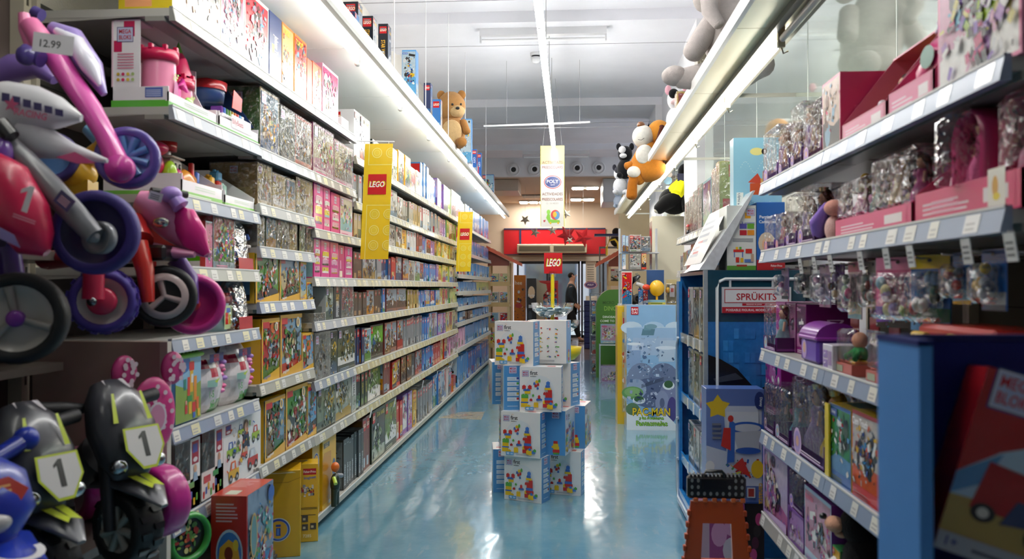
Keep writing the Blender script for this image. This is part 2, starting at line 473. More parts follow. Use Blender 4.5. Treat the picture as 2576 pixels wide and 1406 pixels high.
def door(name,x0,x1):
 b = MB()
 for a in (x0,x1 - .05): b.box(a,a + .05,YB + .04,YB + .09,0,ZD,'#20242c','metal')
 for a in (0,ZD - .07): b.box(x0,x1,YB + .04,YB + .09,a,a + .07,'#20242c','metal')
 d = struct(b,name)
 g = MB();g.box(x0 + .05 - d.location.x,x1 - .05 - d.location.x,-.006,.006,.07,ZD - .07,'#fff','glass');g.obj('pane',d,kind='structure')
 g = MB();g.tube([(x1 - .1 - d.location.x,-.06,.8),(x1 - .1 - d.location.x,-.06,1.5)],.014,'#b0b0b0','chrome')
 g.box(x1 - .108 - d.location.x,x1 - .092 - d.location.x,-.06,-.02,.85,.87,'#b0b0b0','chrome')
 g.box(x1 - .108 - d.location.x,x1 - .092 - d.location.x,-.06,-.02,1.43,1.45,'#b0b0b0','chrome');g.obj('door_handle',d)
xm = XY(1460,YB);xq = XY(1380,YB)
door('door_1',xm + .02,DX1 - .04)
door('door_2',xq,xm - .01)
door('door_3',DX0,xq - .01)
b = MB();b.box(-6,8,YB + .3,YB + 9,-.15,-.02,'#fff','street');struct(b,'ground')
fac = thing('building_facade','grey building across the street behind the glass doors','building',(0,YB + 8,0))
b = MB();b.box(-6,8,0,.3,0,8,'#8f8a8c','matte');b.obj('wall',fac)
for i,(x0,x1) in enumerate(((-1.6,.3),(.75,2.2))):
 b = MB();b.box(x0,x1,-.03,.02,.6,3.0,'#39404d','metal');wn = b.obj('window',fac)
 b = MB();b.box(x0 + .06,x1 - .06,-.04,-.03,.66,2.94,'#9fb0c4','glass');b.obj('pane',wn)
b = MB();b.box(.25,1.6,-.1,0,2.5,3.3,'#8fa6d8','screen')
f = Face((.25,-.1,2.5),(1,0,0),(0,0,1),1.35,.8);b.r2(f,.1,.15,.9,.12,'#c02028');b.r2(f,.3,.45,.8,.1,'#1b2a66');b.obj('lit_sign',fac)
b = MB()
b.T = Matrix.Translation((.95,YB + 2.6,0))
for x in (-.35,.35): b.lathe([(.30,-.03),(.33,-.03),(.33,.03),(.30,.03)],'#222','rubber',(x*1.5,0,.33),(0,1,0),20)
b.tube([(-.5,0,.33),(-.1,0,.75),(.4,0,.75),(.52,0,.33)],.02,'#c8ccd0','metal');b.tube([(-.1,0,.75),(-.05,0,.35),(.4,0,.75),(.42,0,1.0)],.02,'#c8ccd0','metal')
b.T = None
b.wobj('bicycle',**KW('pale bicycle parked outside the right glass door','bicycle'))
x0,x1 = XY(1268,YB),XY(1523,YB);z0,z1 = ZY(641,YB),ZY(574,YB)
t = thing('fascia_panel','glossy red fascia panel with dark blue trim above the entrance doors','panel',((x0 + x1)/2,YB - .01,z0))
hw = (x1 - x0)/2;hh = z1 - z0
b = MB();b.box(-hw,hw,-.05,0,0,hh,'#b5121b','plastic');b.obj('board',t)
b = MB();b.box(-hw,hw,-.07,-.05,hh - .035,hh,'#23284a','metal');b.box(-hw + .42,-hw + .47,-.07,-.05,0,hh - .03,'#23284a','metal');b.box(-hw,hw,-.07,-.05,0,.02,'#23284a','metal');b.obj('edge_trim',t,label='dark blue trim')
xa,xb = XY(1301,YB - .4),XY(1476,YB - .4);za,zb = ZY(636,YB - .4),ZY(614,YB - .4)
for i,(p,q) in enumerate(((xa,(xa + xb)/2),((xa + xb)/2,xb))):
 t = thing('air_curtain','cream air curtain heater with a brown grille, %s of the pair over the doors' % ('left one','right one')[i],'heater',((p + q)/2,YB - .25,za),group=None)
 hw = (q - p)/2
 b = MB();b.cbox(-hw,hw,-.2,.19,0,zb - za,'#cfc4a6','metal',.012);b.obj('housing',t)
 b = MB();b.box(-hw + .05,hw - .05,-.212,-.2,.04,zb - za - .05,'#4d4638','metal')
 for k in range(12):
  zz = .045 + k*(zb - za - .1)/12
  b.box(-hw + .05,hw - .05,-.218,-.21,zz,zz + .004,'#8a7f65','metal')
 b.obj('grille',t)
def star(name,label,px,py,Y,rpx,col,m='plastic',th=.04):
 c = PY(px,py,Y);r = rpx/FPX*Y
 b = MB()
 P = [((r if i % 2 == 0 else r*.42)*math.cos(PI/2 + PI*i/5 + px*.01),(r if i % 2 == 0 else r*.42)*math.sin(PI/2 + PI*i/5 + px*.01)) for i in range(10)]
 for sgn in (-1,1):
  V = [(p[0],0,p[1]) for p in P] + [(0,sgn*th/2,0)]
  b.add(V,[(i,(i + 1) % 10,10) if sgn < 0 else ((i + 1) % 10,i,10) for i in range(10)],col,m)
 b.tube([(0,0,r*.98),(0,0,3.62 - c.z)],.002,'#bbb','metal',5)
 o = b.obj(name,None,c,**KW(label,'star decoration',None))
 return o
star('hanging_star','large red hanging star, the right one of the two red stars',1467,597,19.3,27,'#b01c22')
star('hanging_star','dark red hanging star beside the larger red star',1426,592,19.8,27,'#8e1820')
for i,(px,py,r,lb) in enumerate(((1321,553,14,'silver hanging star, the highest and leftmost by the beige wall'),(1346,585,14,'silver hanging star against the left of the red panel'),
          (1390,580,13,'silver hanging star just below the white preschool banner'),(1425,538,13,'silver hanging star half behind the right edge of the preschool banner'),(1433,605,10,'small pale star hanging low between the red stars'))):
 star('hanging_star',lb,px,py,18.6 + i*.15,r,'#c4c2b2','metal')
for i,(px,py) in enumerate(((1292,427),(1345,426),(1452,423),(1506,422))):
 p = PY(px,py,16.85)
 t = thing('air_jet_nozzle','%s of four round white air jets in the bulkhead' % ('far left','second from left','third from left','far right')[i],'air vent',p)
 b = MB();b.lathe([(.135,0),(.135,.03),(.12,.045),(.10,.02),(.075,.06),(.055,.06),(.05,.02)],'#e2e2e4','plastic',(0,0,0),(0,-1,0),28);b.obj('ring',t)
 b = MB();b.disc((-.012 + .01*i,-.03,0),(0,-1,0),.062,'#0c0c10','plastic',24);b.obj('opening',t,label='black opening')
for i,(px,py,w_,d_,lb) in enumerate(((1472,472,.62,.45,'square recessed light with two tubes, nearest right of the preschool banner'),(1465,501,.62,.5,'recessed ceiling light behind the nearest right one'),(1265,484,.5,.45,'recessed ceiling light at the left end of the lower ceiling'),
           (1330,508,.5,.5,'recessed ceiling light left of the preschool banner'),(1375,508,.4,.5,'recessed ceiling light just behind the preschool banner'))):
 p = PZ = None
 d = ray(px,py);tt = (3.60 - EYE)/d.z;p = Vector((d.x*tt,d.y*tt,3.615))
 t = thing('recessed_light',lb,'ceiling light',p)
 b = MB();b.box(-w_/2,w_/2,-d_/2,d_/2,-.03,0,'#e8e4da','metal');b.obj('frame',t)
 for s_ in (-1,1):
  b = MB();b.box(s_*w_*.26 - w_*.19,s_*w_*.26 + w_*.19,-d_*.4,d_*.4,-.04,-.03,'#fff','panel_light');b.obj('diffuser',t)
 b = MB();b.ellip((0,0,-.03),(.06,.08,.035),'#d8c8a0','plastic',None,12,6);b.obj('emergency_lamp',t,label='small yellowish lamp between the diffusers')
d = ray(1345,494);tt = (3.60 - EYE)/d.z
b = MB();b.box(-.3,.3,-.25,.25,-.02,0,'#5a5550','metal')
for k in range(8): b.box(-.29,.29,-.23 + k*.06,-.21 + k*.06,-.03,-.02,'#8d877e','metal')
b.obj('ceiling_vent',None,(d.x*tt,d.y*tt,3.62),**KW('dark slatted air grille in the lower ceiling left of banner','vent'))
p = PY(1545,474,17.4)
b = MB();b.cbox(-.35,.55,0,1.3,-.28,3.615 - p.z,'#c9cdd3','metal',.01);b.obj('duct_box',None,(p.x + .12,p.y,p.z),**KW('pale grey duct box under the lower ceiling at right','duct'))
p = PY(1250,468,17.4)
b = MB();b.cbox(-.6,.45,0,1.0,-.1,3.615 - p.z,'#b7a99a','metal',.01);b.obj('duct_box',None,(p.x,p.y,p.z),**KW('beige duct box under the lower ceiling at left','duct'))
def batten(px0,px1,py,Y,label):
 a = XY(px0,Y);c = XY(px1,Y);z = 3.94
 t = thing('ceiling_batten',label,'ceiling light',((a + c)/2,Y,z))
 L = (c - a)/2
 b = MB();b.box(-L,L,-.035,.035,-.07,0,'#d9d9dc','metal')
 b.box(-L,-L + .015,-.02,.02,-.135,-.07,'#c9c9cc','metal');b.box(L - .015,L,-.02,.02,-.135,-.07,'#c9c9cc','metal');b.obj('housing',t)
 b = MB();b.tube([(-L + .02,0,-.115),(L - .02,0,-.115)],.016,'#eeeef0','plastic');b.obj('tube',t,label='unlit white tube')
batten(1207,1527,65,8.3,'unlit fluorescent batten on the near beam, crossing behind lamp strip')
batten(1315,1483,377,15.8,'unlit fluorescent batten on the far beam behind preschool banner')
p = PY(1348,125,9.4)
t = thing('smoke_detector','white domed smoke detector on the ceiling beside the hanging lamp strip','smoke detector',(p.x,9.4,4.0))
b = MB();b.lathe([(.0,-.03),(.065,-.03),(.065,0)],'#e8e8ea','plastic',(0,0,0),(0,0,1),20);b.obj('base',t)
b = MB();b.lathe([(.05,-.05),(.05,-.03)],'#26262a','plastic',(0,0,0),(0,0,1),20);b.obj('sensor_gap',t,label='black gap')
b = MB();b.lathe([(0,-.115),(.03,-.11),(.055,-.085),(.06,-.05),(.04,-.045)],'#f0f0f2','plastic',(0,0,0),(0,0,1),20);b.obj('dome',t)
p = PY(1350,313,9.7)
t = thing('hanging_rod','thin white rod hanging crosswise under the lamp strip','rod',(p.x,9.7,p.z))
b = MB();b.tube([(-.62,0,-.012),(.62,0,.02)],.012,'#e6e6e8','metal');b.obj('rod',t)
for x in (-.35,.5): b = MB();b.tube([(x,0,0),(x,0,4.0 - p.z)],.002,'#aaa','metal',5);b.obj('wire',t)
XS = -.19;ZS = 3.16
t = thing('lamp_strip','long hanging strip of lit fluorescent tubes running down the aisle','hanging light',(XS,0,ZS))
for k in range(7):
 y0 = 10.6 - 1.23*(k + 1);y1 = y0 + 1.19
 b = MB();b.tube([(0,y0,0),(0,y1,0)],.027,'#fff','tube_strip',12);b.obj('tube',t)
 b = MB();b.box(-.012,.012,y0,y1,.035,.06,'#e4e4e6','metal');b.tube([(0,y0 + .2,.07),(0,y0 + .2,3.99 - ZS)],.003,'#999','metal',5);b.obj('batten',t)
 b = MB();b.box(-.022,.022,y0 - .025,y0 - .005,-.04,.05,'#cfcfd2','plastic');b.obj('lamp_holder',t)
LCX,LCZ = -1.12,2.70
t = thing('shelf_canopy','white canopy over the left shelving with a row of lit tubes','canopy',(XL,0,LCZ))
hx = LCX - XL
yy = [1.0,2.2,3.4,4.6,5.8,7.0,8.2,9.4,10.6,11.8,13.0,14.2,15.4]
for i in range(len(yy) - 1):
 b = MB();b.box(.0,hx,yy[i] + .004,yy[i + 1] - .004,0,.02,'#fff','frost');b.obj('canopy_panel',t)
b = MB();b.box(hx - .01,hx + .02,yy[0],yy[-1],-.02,.05,'#f1efea','metal');b.obj('edge_strip',t)
b = MB();b.box(hx + .002,hx + .03,yy[0],yy[-1],-.045,-.02,'#8f9088','metal');b.obj('edge_gasket',t,label='grey gasket')
for i in range(len(yy) - 1):
 m = 'tube_warm' if i in (5,6) else ('tube_cool' if i > 8 else 'tube')
 b = MB();b.tube([(hx - .06,yy[i] + .03,-.055),(hx - .06,yy[i + 1] - .03,-.055)],.014,'#fff',m,10);b.obj('tube',t)
 b = MB();b.box(hx - .075,hx - .045,yy[i] - .015,yy[i] + .015,-.075,0,'#dcdcd8','plastic');b.ellip((hx - .06,yy[i],-.085),(.018,.022,.02),'#e8e8e4','plastic',None,10,6);b.obj('lamp_holder',t)
for i,(px,y) in enumerate(((961,5.35),(1050,6.55),(1110,7.8),(1156,9.1),(1200,11.4))):
 b = MB();b.tube([(0,0,0),(0,0,3.95 - LCZ - .04)],.004,'#e4e4e6','metal',6)
 b.obj('suspension_wire',t,(hx - .01,y,.03))
RCX,RCZ = .70,2.46
t = thing('shelf_canopy','metal reflector canopy on the right with slanting line of tubes','canopy',(XR,0,RCZ))
x0 = RCX - XR;x1 = .93 - XR
ys = [1.2,2.4,3.6,4.8,6.0,7.2,8.4,9.6,10.8,12.6]
for i in range(len(ys) - 1):
 b = MB();b.box(x0,x1,ys[i] + .003,ys[i + 1] - .003,0,.018,'#d9d3b8','alu');b.obj('reflector_panel',t)
b = MB();b.box(x0 - .015,x0 + .005,ys[0],ys[-1],-.015,.045,'#f0efec','metal');b.obj('edge_strip',t)
b = MB();b.box(x1 - .08,x1 - .05,ys[0],ys[-1],-.03,0,'#6c6a60','metal');b.box(x1 - .0,x1 + .03,ys[0],ys[-1],-.03,.01,'#77756b','metal');b.obj('batten',t,label='dark metal batten')
for i in range(len(ys) - 1):
 lit = i >= 2
 b = MB();b.tube([(x1 - .03,ys[i] + .03,-.055),(x1 - .03,ys[i + 1] - .03,-.055)],.015,'#b9b9b4','tube_right' if lit else 'plastic',10)
 b.obj('tube',t,**({} if lit else {'label': 'unlit grey tube'}))
 b = MB();b.box(x1 - .045,x1 - .015,ys[i] - .012,ys[i] + .012,-.085,0,'#b8b4a0','alu');b.tube([(x1 - .03,ys[i],-.08),(x1 - .02,ys[i],-.11),(x1 + .0,ys[i],-.1)],.004,'#b8b4a0','chrome',6);b.obj('lamp_holder',t)
for y in ys[1::2]:
 b = MB();b.box(x1 - .02,0,y + .1,y + .12,0,.02,'#c8c6ba','metal');b.obj('wall_arm',t)
mz0,mz1 = 1.95,3.05
for i,(a,c) in enumerate(((.9,2.15),(2.16,3.42),(3.43,4.66),(4.67,5.9),(5.91,7.1),(7.11,8.08),(9.02,10.3),(10.31,11.6))):
 b = MB();b.box(XR - .012,XR - .002,a,c,mz0,mz1,'#fff','mirror');b.box(XR - .014,XR - .012,c - .006,c,mz0,mz1,'#e9efe9','metal');b.box(XR - .02,XR - .002,a,c,mz0 - .02,mz0,'#c9ccc8','alu')
 b.wobj('wall_mirror',**KW('green tinted mirror pane on the right wall, %s counted from the near end' % ordn(i + 1),'mirror'))
for i,(y,z) in enumerate(((5.9,3.4),(8.6,3.86),(9.9,3.25),(11.6,3.64))):
 b = MB();b.tube([(XL,y,z),(XR,y,z)],.0025,'#8c8c90','metal',5)
 b.wobj('ceiling_wire',**KW('thin wire stretched across the shop under the ceiling, %s from the front' % ordn(i + 1),'wire'))
# ============================================================ PACKAGING KIT
ST = {
 'blue':   dict(bg='#3d7fc4',side='#3a78bd',pal=['#bfe0f4','#e8eef2','#d33a2c','#f2c832','#8a9096','#2b4c80','#ffffff','#4f9c46'],logo=('#d2141c','LEGO','#fff'),title=None,say='blue'),
 'city':   dict(bg='#2f6fc0',side='#2a66b6',pal=['#a7d4f0','#e8eef2','#d33a2c','#f2c832','#5f6a74','#ffffff','#20385f'],logo=('#d2141c','LEGO','#fff'),title='CITY',say='bright blue'),
 'ltblue': dict(bg='#4f9ad6',side='#3f88c8',pal=['#dff0fa','#ffffff','#8fc4ea','#d33a2c','#f4d13c','#3a66a8','#8c6a48'],logo=('#2462ae','playmobil','#fff'),title=None,say='light blue'),
 'white':  dict(bg='#ecebe6',side='#e2e1dc',pal=['#bcd8ec','#d33a2c','#c9c6be','#5b87b8','#f2c832','#8f8a80','#6b9a55'],logo=('#d2141c','LEGO','#fff'),title=None,say='white'),
 'wars':   dict(bg='#1c2330',side='#171d28',pal=['#3c5068','#9aa4ae','#d8dadc','#7a6c50','#5a6670','#b6452c','#dfe4e8'],logo=('#d2141c','LEGO','#fff'),title='STAR WARS',tc='#e9b430',say='black'),
 'warsw':  dict(bg='#e9ecec',side='#e6e9ea',pal=['#c4ccd2','#8f979e','#6d7880','#cfd6da','#3b4a58','#b6452c'],logo=('#d2141c','LEGO','#fff'),title='STAR WARS',tc='#222',say='white'),
 'yellow': dict(bg='#eebb2c',side='#e8b020',pal=['#f6e6a0','#3f7ec0','#f4f0e0','#c8402c','#7a6a50','#4f9c46','#2d2d33'],logo=('#d2141c','LEGO','#fff'),title='3in1',tc='#1c1c20',say='yellow'),
 'purple': dict(bg='#8a68b0',side='#8160aa',pal=['#e6d4ee','#f0a8cc','#ffffff','#7ac0d8','#f0d060','#5c4090','#d86aa8'],logo=('#d2141c','LEGO','#fff'),title=None,say='purple'),
 'lime':   dict(bg='#a8c838',side='#8cb428',pal=['#f4f2cc','#e04a30','#f2c832','#4a90cc','#ffffff','#3f8a3c','#e88a2c'],logo=('#d2141c','LEGO','#fff'),title='duplo',tc='#c02028',say='lime green'),
 'multi':  dict(bg='#d9cf9a',side='#b9c46a',pal=['#f4efc8','#d8402c','#f2c832','#4a90cc','#5fae4a','#e88a2c','#ffffff','#7a4a90'],logo=('#d2141c','LEGO','#fff'),title=None,say='colourful'),
 'castle': dict(bg='#8a5a48',side='#7a3a34',pal=['#b8c8d4','#c03a2c','#8a6a48','#d8c8a0','#5a4a44','#e0a23a','#e9e6df','#3f5a80'],logo=('#d2141c','LEGO','#fff'),title=None,say='brown and red'),
 'grey':   dict(bg='#9a9c9c',side='#84878a',pal=['#c8cccc','#e8e8e4','#6a6e72','#b09a70','#484c50','#c03a2c','#7a94ac'],logo=('#d2141c','LEGO','#fff'),title=None,say='grey'),
 'silver': dict(bg='#b8b4a4',side='#a09c8c',pal=['#dcd8c8','#8a8678','#c8b47a','#5a584e','#f0eee4','#a83a2c','#6a8a9c'],logo=('#d2141c','LEGO','#fff'),title=None,say='silvery'),
 'gold':   dict(bg='#c0a468',side='#a88c50',pal=['#e8d49a','#8a6a38','#5a6a3a','#d8c088','#3f4a34','#d8702c','#f0e6c4'],logo=('#2a4a8c','MEGA','#e8d8d0'),title=None,say='golden'),
 'brown':  dict(bg='#5f4634',side='#4a3628',pal=['#a88458','#c8a87a','#3a2c24','#8a3a2c','#d8c8a0','#6a7458','#d88a3c'],logo=('#d2141c','LEGO','#fff'),title=None,say='dark brown'),
 'dgreen': dict(bg='#2f4030',side='#263426',pal=['#6a8a4a','#a8b88a','#1c261c','#c8d0b0','#4a5a3a','#8ab040','#d8dcc8'],logo=('#d2141c','LEGO','#fff'),title='STAR WARS',tc='#d8c440',say='dark green'),
 'dblue':  dict(bg='#273a68',side='#20305a',pal=['#6a90c0','#c8d0d8','#8a3a34','#a8b0b8','#141c34','#d8a83a','#e8ecee'],logo=('#d2141c','LEGO','#fff'),title=None,say='dark blue'),
 'black':  dict(bg='#20262a',side='#2b3236',pal=['#3c464c','#5a666c','#8a949a','#14181a','#48545a','#707c82'],logo=None,title=None,say='black'),
 'speed':  dict(bg='#151a1c',side='#10181a',pal=['#1d5c46','#2d8c5a','#7ac03c','#0e1214','#c8e0d0','#3f7ec0','#86b03a'],logo=('#d2141c','LEGO','#fff'),title=None,say='black and green'),
 'red':    dict(bg='#c22a24',side='#b4221e',pal=['#f0d0a0','#f2c832','#ffffff','#3f6ab0','#5fae4a','#7a1a18','#e8843c'],logo=('#d2141c','LEGO','#fff'),title=None,say='red'),
 'pink':   dict(bg='#d83a8c',side='#d4308a',pal=['#f8c8e0','#ffffff','#f4e08a','#b8e0ea','#e878b4','#a0588c','#d8a878','#7a4a90'],logo=('#c8247c','MEGA','#fff'),title='Barbie',tc='#fff',say='hot pink'),
 'pinkw':  dict(bg='#f4dce8',side='#e8a0c4',pal=['#f8c8e0','#e03a90','#c8b890','#9ab8a0','#ffffff','#6a5a60','#d86aa8'],logo=None,title='Barbie',tc='#d8308a',say='pink and white'),
 'pinkh':  dict(bg='#e8c4d4',side='#c02878',pal=['#f4ead0','#a8d4e0','#e8a8c8','#f0dca0','#ffffff','#b078a8','#98b890','#d84a90'],logo=('#c8247c','MEGA','#fff'),title=None,say='pale pink'),
 'halo':   dict(bg='#8f958c',side='#c8cac6',pal=['#b8bfb8','#5a6458','#3a423c','#8a9480','#c8a860','#dfe2dc','#5f7288'],logo=('#2a4a8c','MEGA','#e8d8d0'),title='HALO',tc='#20262a',say='grey'),
 'halod':  dict(bg='#4a524c',side='#3a423e',pal=['#8a9480','#5a6458','#a8b0a0','#6a7458','#c8a860','#2a302c','#8aa0b0'],logo=('#2a4a8c','MEGA','#e8d8d0'),title='HALO',tc='#e8e8e4',say='dark grey'),
 'skylan': dict(bg='#c0ab78',side='#4f7a3c',pal=['#8fb4cc','#d8a03c','#6a8a4a','#b8683c','#e8dcb0','#5a4a3c','#4a6a9c','#e8c440'],logo=('#2a4a8c','MEGA','#e8d8d0'),title=None,say='green and gold'),
 'imag':   dict(bg='#e8b21c',side='#eab81e',pal=['#8fb8dc','#5f9a44','#c8482c','#7a5a3c','#e8843c','#c8ccd0','#3c4a58','#6a8a3c','#d8dcc8'],logo=('#c8242c','','#fff'),title=None,foot=('imaginext','#3f6ab8'),say='yellow'),
 'dino':   dict(bg='#dca61e',side='#eab81e',pal=['#9cb8cc','#4f8a34','#5f9a3c','#c85a2c','#a8442c','#8a6a48','#3f6a34','#d8c8a0'],logo=('#c8242c','','#fff'),title=None,foot=('imaginext','#f0f0f0'),say='yellow'),
 'topoz':  dict(bg='#e8842c',side='#e8a02c',pal=['#f4d8a0','#e8502c','#c8382c','#f2c832','#9ac0dc','#6a4a3c','#f4f0e4'],logo=None,title='TOPOZ',tc='#f4d428',say='orange'),
 'slug':   dict(bg='#2c4884',side='#27407a',pal=['#4a78b8','#c8d8e8','#e8e84a','#7ab43c','#1c2c54','#88a8d0'],logo=None,title='Johnny Test',tc='#f0e8e0',say='blue and green'),
 'orangr': dict(bg='#d8502c',side='#e0622e',pal=['#f4b48a','#f0e8e0','#b82c20','#8a9aa8','#f2c832','#5a3028'],logo=None,title=None,say='red and orange'),
 'town':   dict(bg='#b8dce8',side='#e04a48',pal=['#f0a0b8','#e04a48','#7ac04c','#f4e07a','#ffffff','#5fae9a','#3f88c8','#e88ab0'],logo=None,title=None,say='pastel'),
 'whitep': dict(bg='#f2f0ee',side='#ece8ea',pal=['#f8d8e4','#d83a5c','#e8a0b8','#5a9cd0','#8c2a3c','#c8c8d8','#f0c0cc'],logo=None,title=None,say='white and pink'),
 'ylmag':  dict(bg='#e8dcc0',side='#d8c018',pal=['#e8a06a','#8a5a38','#d8c8a0','#3a2c24','#f0e8d0'],logo=None,title=None,say='cream and yellow'),
 'cars':   dict(bg='#f0f0ee',side='#e8e8e6',pal=['#f8f8f6','#f4f4f2','#f8f8f8','#8cbc38','#e8b02c','#c83a34','#1c2a48','#e87a2c','#5a5e64'],logo=('#a81c34','','#fff'),title=None,say='white'),
 'sofia':  dict(bg='#7a4aa0',side='#6a2a88',pal=['#c8a8dc','#e8d8f0','#b07ac8','#e8c89a','#8a5a3c','#f0b8d0','#5a2a78','#d8c8e8'],logo=('#5a2078','','#e8d8f0'),title=None,foot=('Disney','#f0e0f4'),say='purple'),
 'lav':    dict(bg='#b89cd0',side='#8a60a8',pal=['#e8dcf4','#f0c8dc','#a07ac0','#e8d0a8','#8aa8d0','#d898c0','#ffffff'],logo=None,title=None,foot=('Disney','#7a3a98'),say='lavender'),
 'magen':  dict(bg='#8a1f74',side='#7a1868',pal=['#c060a8','#e8b0d8','#5a1050','#d890c0','#f0d8ec'],logo=None,title='Disney',tc='#e8c0e0',say='magenta'),
 'mink':   dict(bg='#e06a98',side='#e888b0',pal=['#f8c8dc','#b8d46a','#9a7ac8','#f4e8a0','#8cc8e0','#ffffff','#d84a88','#c8a0d8'],logo=None,title=None,say='pink'),
 'princ':  dict(bg='#e8889c',side='#d8386c',pal=['#f4c0cc','#f8e0d0','#e0507c','#f0d890','#a8c8dc','#8a5a3c'],logo=None,title=None,say='rose pink'),
 'club':   dict(bg='#3a6ab0',side='#e8c41c',pal=['#2f6a48','#3f8a54','#8ab0d8','#c8342c','#f0f0ee','#5a6a48'],logo=('#2a4a9c','Disney','#fff'),title=None,say='blue'),
 'redgam': dict(bg='#c8343c',side='#e8c41c',pal=['#3f6ac0','#f0e8e0','#f2c832','#e87a3c','#5a9cd0','#8a1a20'],logo=None,title='Clem Touch',tc='#fff',say='red'),
 'skyb':   dict(bg='#a8c4dc',side='#7a3a98',pal=['#c8dcec','#d84a88','#e8b8c8','#f0e8e0','#8a5a3c','#b078c0'],logo=None,title='diseños',tc='#d84a6c',say='pale blue'),
 'benh':   dict(bg='#8ec6dc',side='#a4d2e2',pal=['#f4f0c8','#c8402c','#d8a86a','#e8f0f0','#20242c','#f0c86a'],logo=None,title=None,say='sky blue'),
 'junior': dict(bg='#8cc4c8',side='#6ab0ba',pal=['#6a3a8c','#c89a6a','#e8c8a0','#f0f0ee','#8ac0a0','#a83a5c'],logo=('#8c1c3c','Disney','#fff'),title=None,say='teal'),
 'green':  dict(bg='#3f9a4a',side='#2f7a3c',pal=['#c8e0a0','#f2c832','#e04a30','#ffffff','#1f5a34'],logo=('#d2141c','LEGO','#fff'),title=None,say='green'),
 'peppa':  dict(bg='#8fc0e0',side='#7ab0d4',pal=['#c8e8a8','#e88ab0','#f4c8dc','#d83a4c','#ffffff','#5f9a54','#f4e08a'],logo=('#d84a8c','','#fff'),title=None,say='sky blue and pink'),
}
def logo_mark(b,f,a,c,s,txt='LEGO',bg='#d2141c',col='#fff',near=True):
 """square printed badge with white heavy letters"""
 b.r2(f,a,c,s,s,bg)
 if near and txt == 'LEGO':
  b.t2(f,'LEGO',a + s*.5,c + s*.30,s*.40,'#f2cf1c',s*.92,al='c',shear=.18)
  b.t2(f,'LEGO',a + s*.5,c + s*.315,s*.36,'#fff',s*.84,al='c',shear=.18)
 elif txt:
  b.r2(f,a + s*.1,c + s*.32,s*.8,s*.36,'#f4e8d8')
_pp = {}
def punch(pal):
 k = tuple(pal)
 if k not in _pp:
  out = []
  for c in pal:
   r = H(c);m = sum(r)/3
   out.append(tuple(min(.82,max(.008,(m*.66 + (x - m)*.92))) for x in r))
  _pp[k] = out + [H('#17181c'),H('#f0eee8'),H('#2a2624')]
 return _pp[k]
def art(b,f,a,c,w_,h_,pal,rng,n,gloss='print'):
 """an illustration: backdrop, ground, then a crowded cluster of toy-like shapes"""
 pal = punch(pal)
 b.r2(f,a,c,w_,h_,rng.choice((pal[0],pal[0],pal[0],pal[1],pal[2])),gloss)
 k = rng.uniform(.22,.42)
 b.p2(f,[(a,c),(a + w_,c),(a + w_,c + h_*k),(a + w_*rng.uniform(.3,.7),c + h_*(k + rng.uniform(-.08,.14))),(a,c + h_*k*rng.uniform(.6,1.2))],rng.choice(pal[1:]),gloss)
 if n <= 3: n = 4
 nb = rng.choice((1,2,2,3)) if n > 8 else 1
 cs = [(a + w_*rng.uniform(.25,.75),c + h_*rng.uniform(.3,.7)) for _ in range(nb)]
 for i in range(n):
  cx,cy = cs[i % nb]
  s_ = (1.2 - i/n)*min(w_,h_)*rng.uniform(.07,.30)
  x = min(max(rng.gauss(cx,w_*.17),a + s_),a + w_ - s_) if w_ > 2.2*s_ else a + w_/2
  y = min(max(rng.gauss(cy,h_*.16),c + s_),c + h_ - s_) if h_ > 2.2*s_ else c + h_/2
  s_ = min(s_,w_*.45,h_*.45)
  col = rng.choice(pal[1:]);q = rng.random()
  if q < .22: b.e2(f,x,y,s_*rng.uniform(.4,.8),s_*rng.uniform(.4,.9),col,gloss,9)
  elif q < .62:
   t = rng.uniform(0,PI);r1,r2 = s_*rng.uniform(.5,1),s_*rng.uniform(.12,.5)
   P = [(x + r1*math.cos(t)*p - r2*math.sin(t)*q_,y + r1*math.sin(t)*p + r2*math.cos(t)*q_) for p,q_ in ((-1,-1),(1,-.8),(.9,1),(-1,.7))]
   b.p2(f,[(min(max(u,a),a + w_),min(max(v,c),c + h_)) for u,v in P],col,gloss)
  else:
   m_ = rng.randint(3,6);t0 = rng.uniform(0,6)
   P = [(x + s_*rng.uniform(.4,1)*math.cos(t0 + 2*PI*j/m_),y + s_*rng.uniform(.4,1)*math.sin(t0 + 2*PI*j/m_)) for j in range(m_)]
   b.p2(f,[(min(max(u,a),a + w_),min(max(v,c),c + h_)) for u,v in P],col,gloss)
 if n >= 8: detail(b,f,a,c,w_,h_,pal,rng,int(n*2.2))
def detail(b,f,a,c,w_,h_,pal,rng,n):
 '''fine crowded bits: tiny parts, highlights, dark gaps'''
 cx,cy = a + w_*rng.uniform(.35,.65),c + h_*rng.uniform(.35,.6)
 for i in range(n):
  s_ = min(w_,h_)*rng.uniform(.015,.06);x = min(max(rng.gauss(cx,w_*.22),a + 1.2*s_),a + w_ - 1.2*s_);y = min(max(rng.gauss(cy,h_*.2),c + 1.2*s_),c + h_ - 1.2*s_)
  t = rng.uniform(0,PI);e,g = s_*math.cos(t),s_*math.sin(t);q = rng.uniform(.25,.9);r = q*s_
  V = [f.pt(x - e + g*q,y - g - e*q),f.pt(x + e + g*q,y + g - e*q),f.pt(x + e - g*q,y + g + e*q),f.pt(x - e - g*q,y - g + e*q)]
  b.add(V,[(0,1,2,3)],rng.choice(pal),'print')
  if i % 6 == 5: f.k += 1
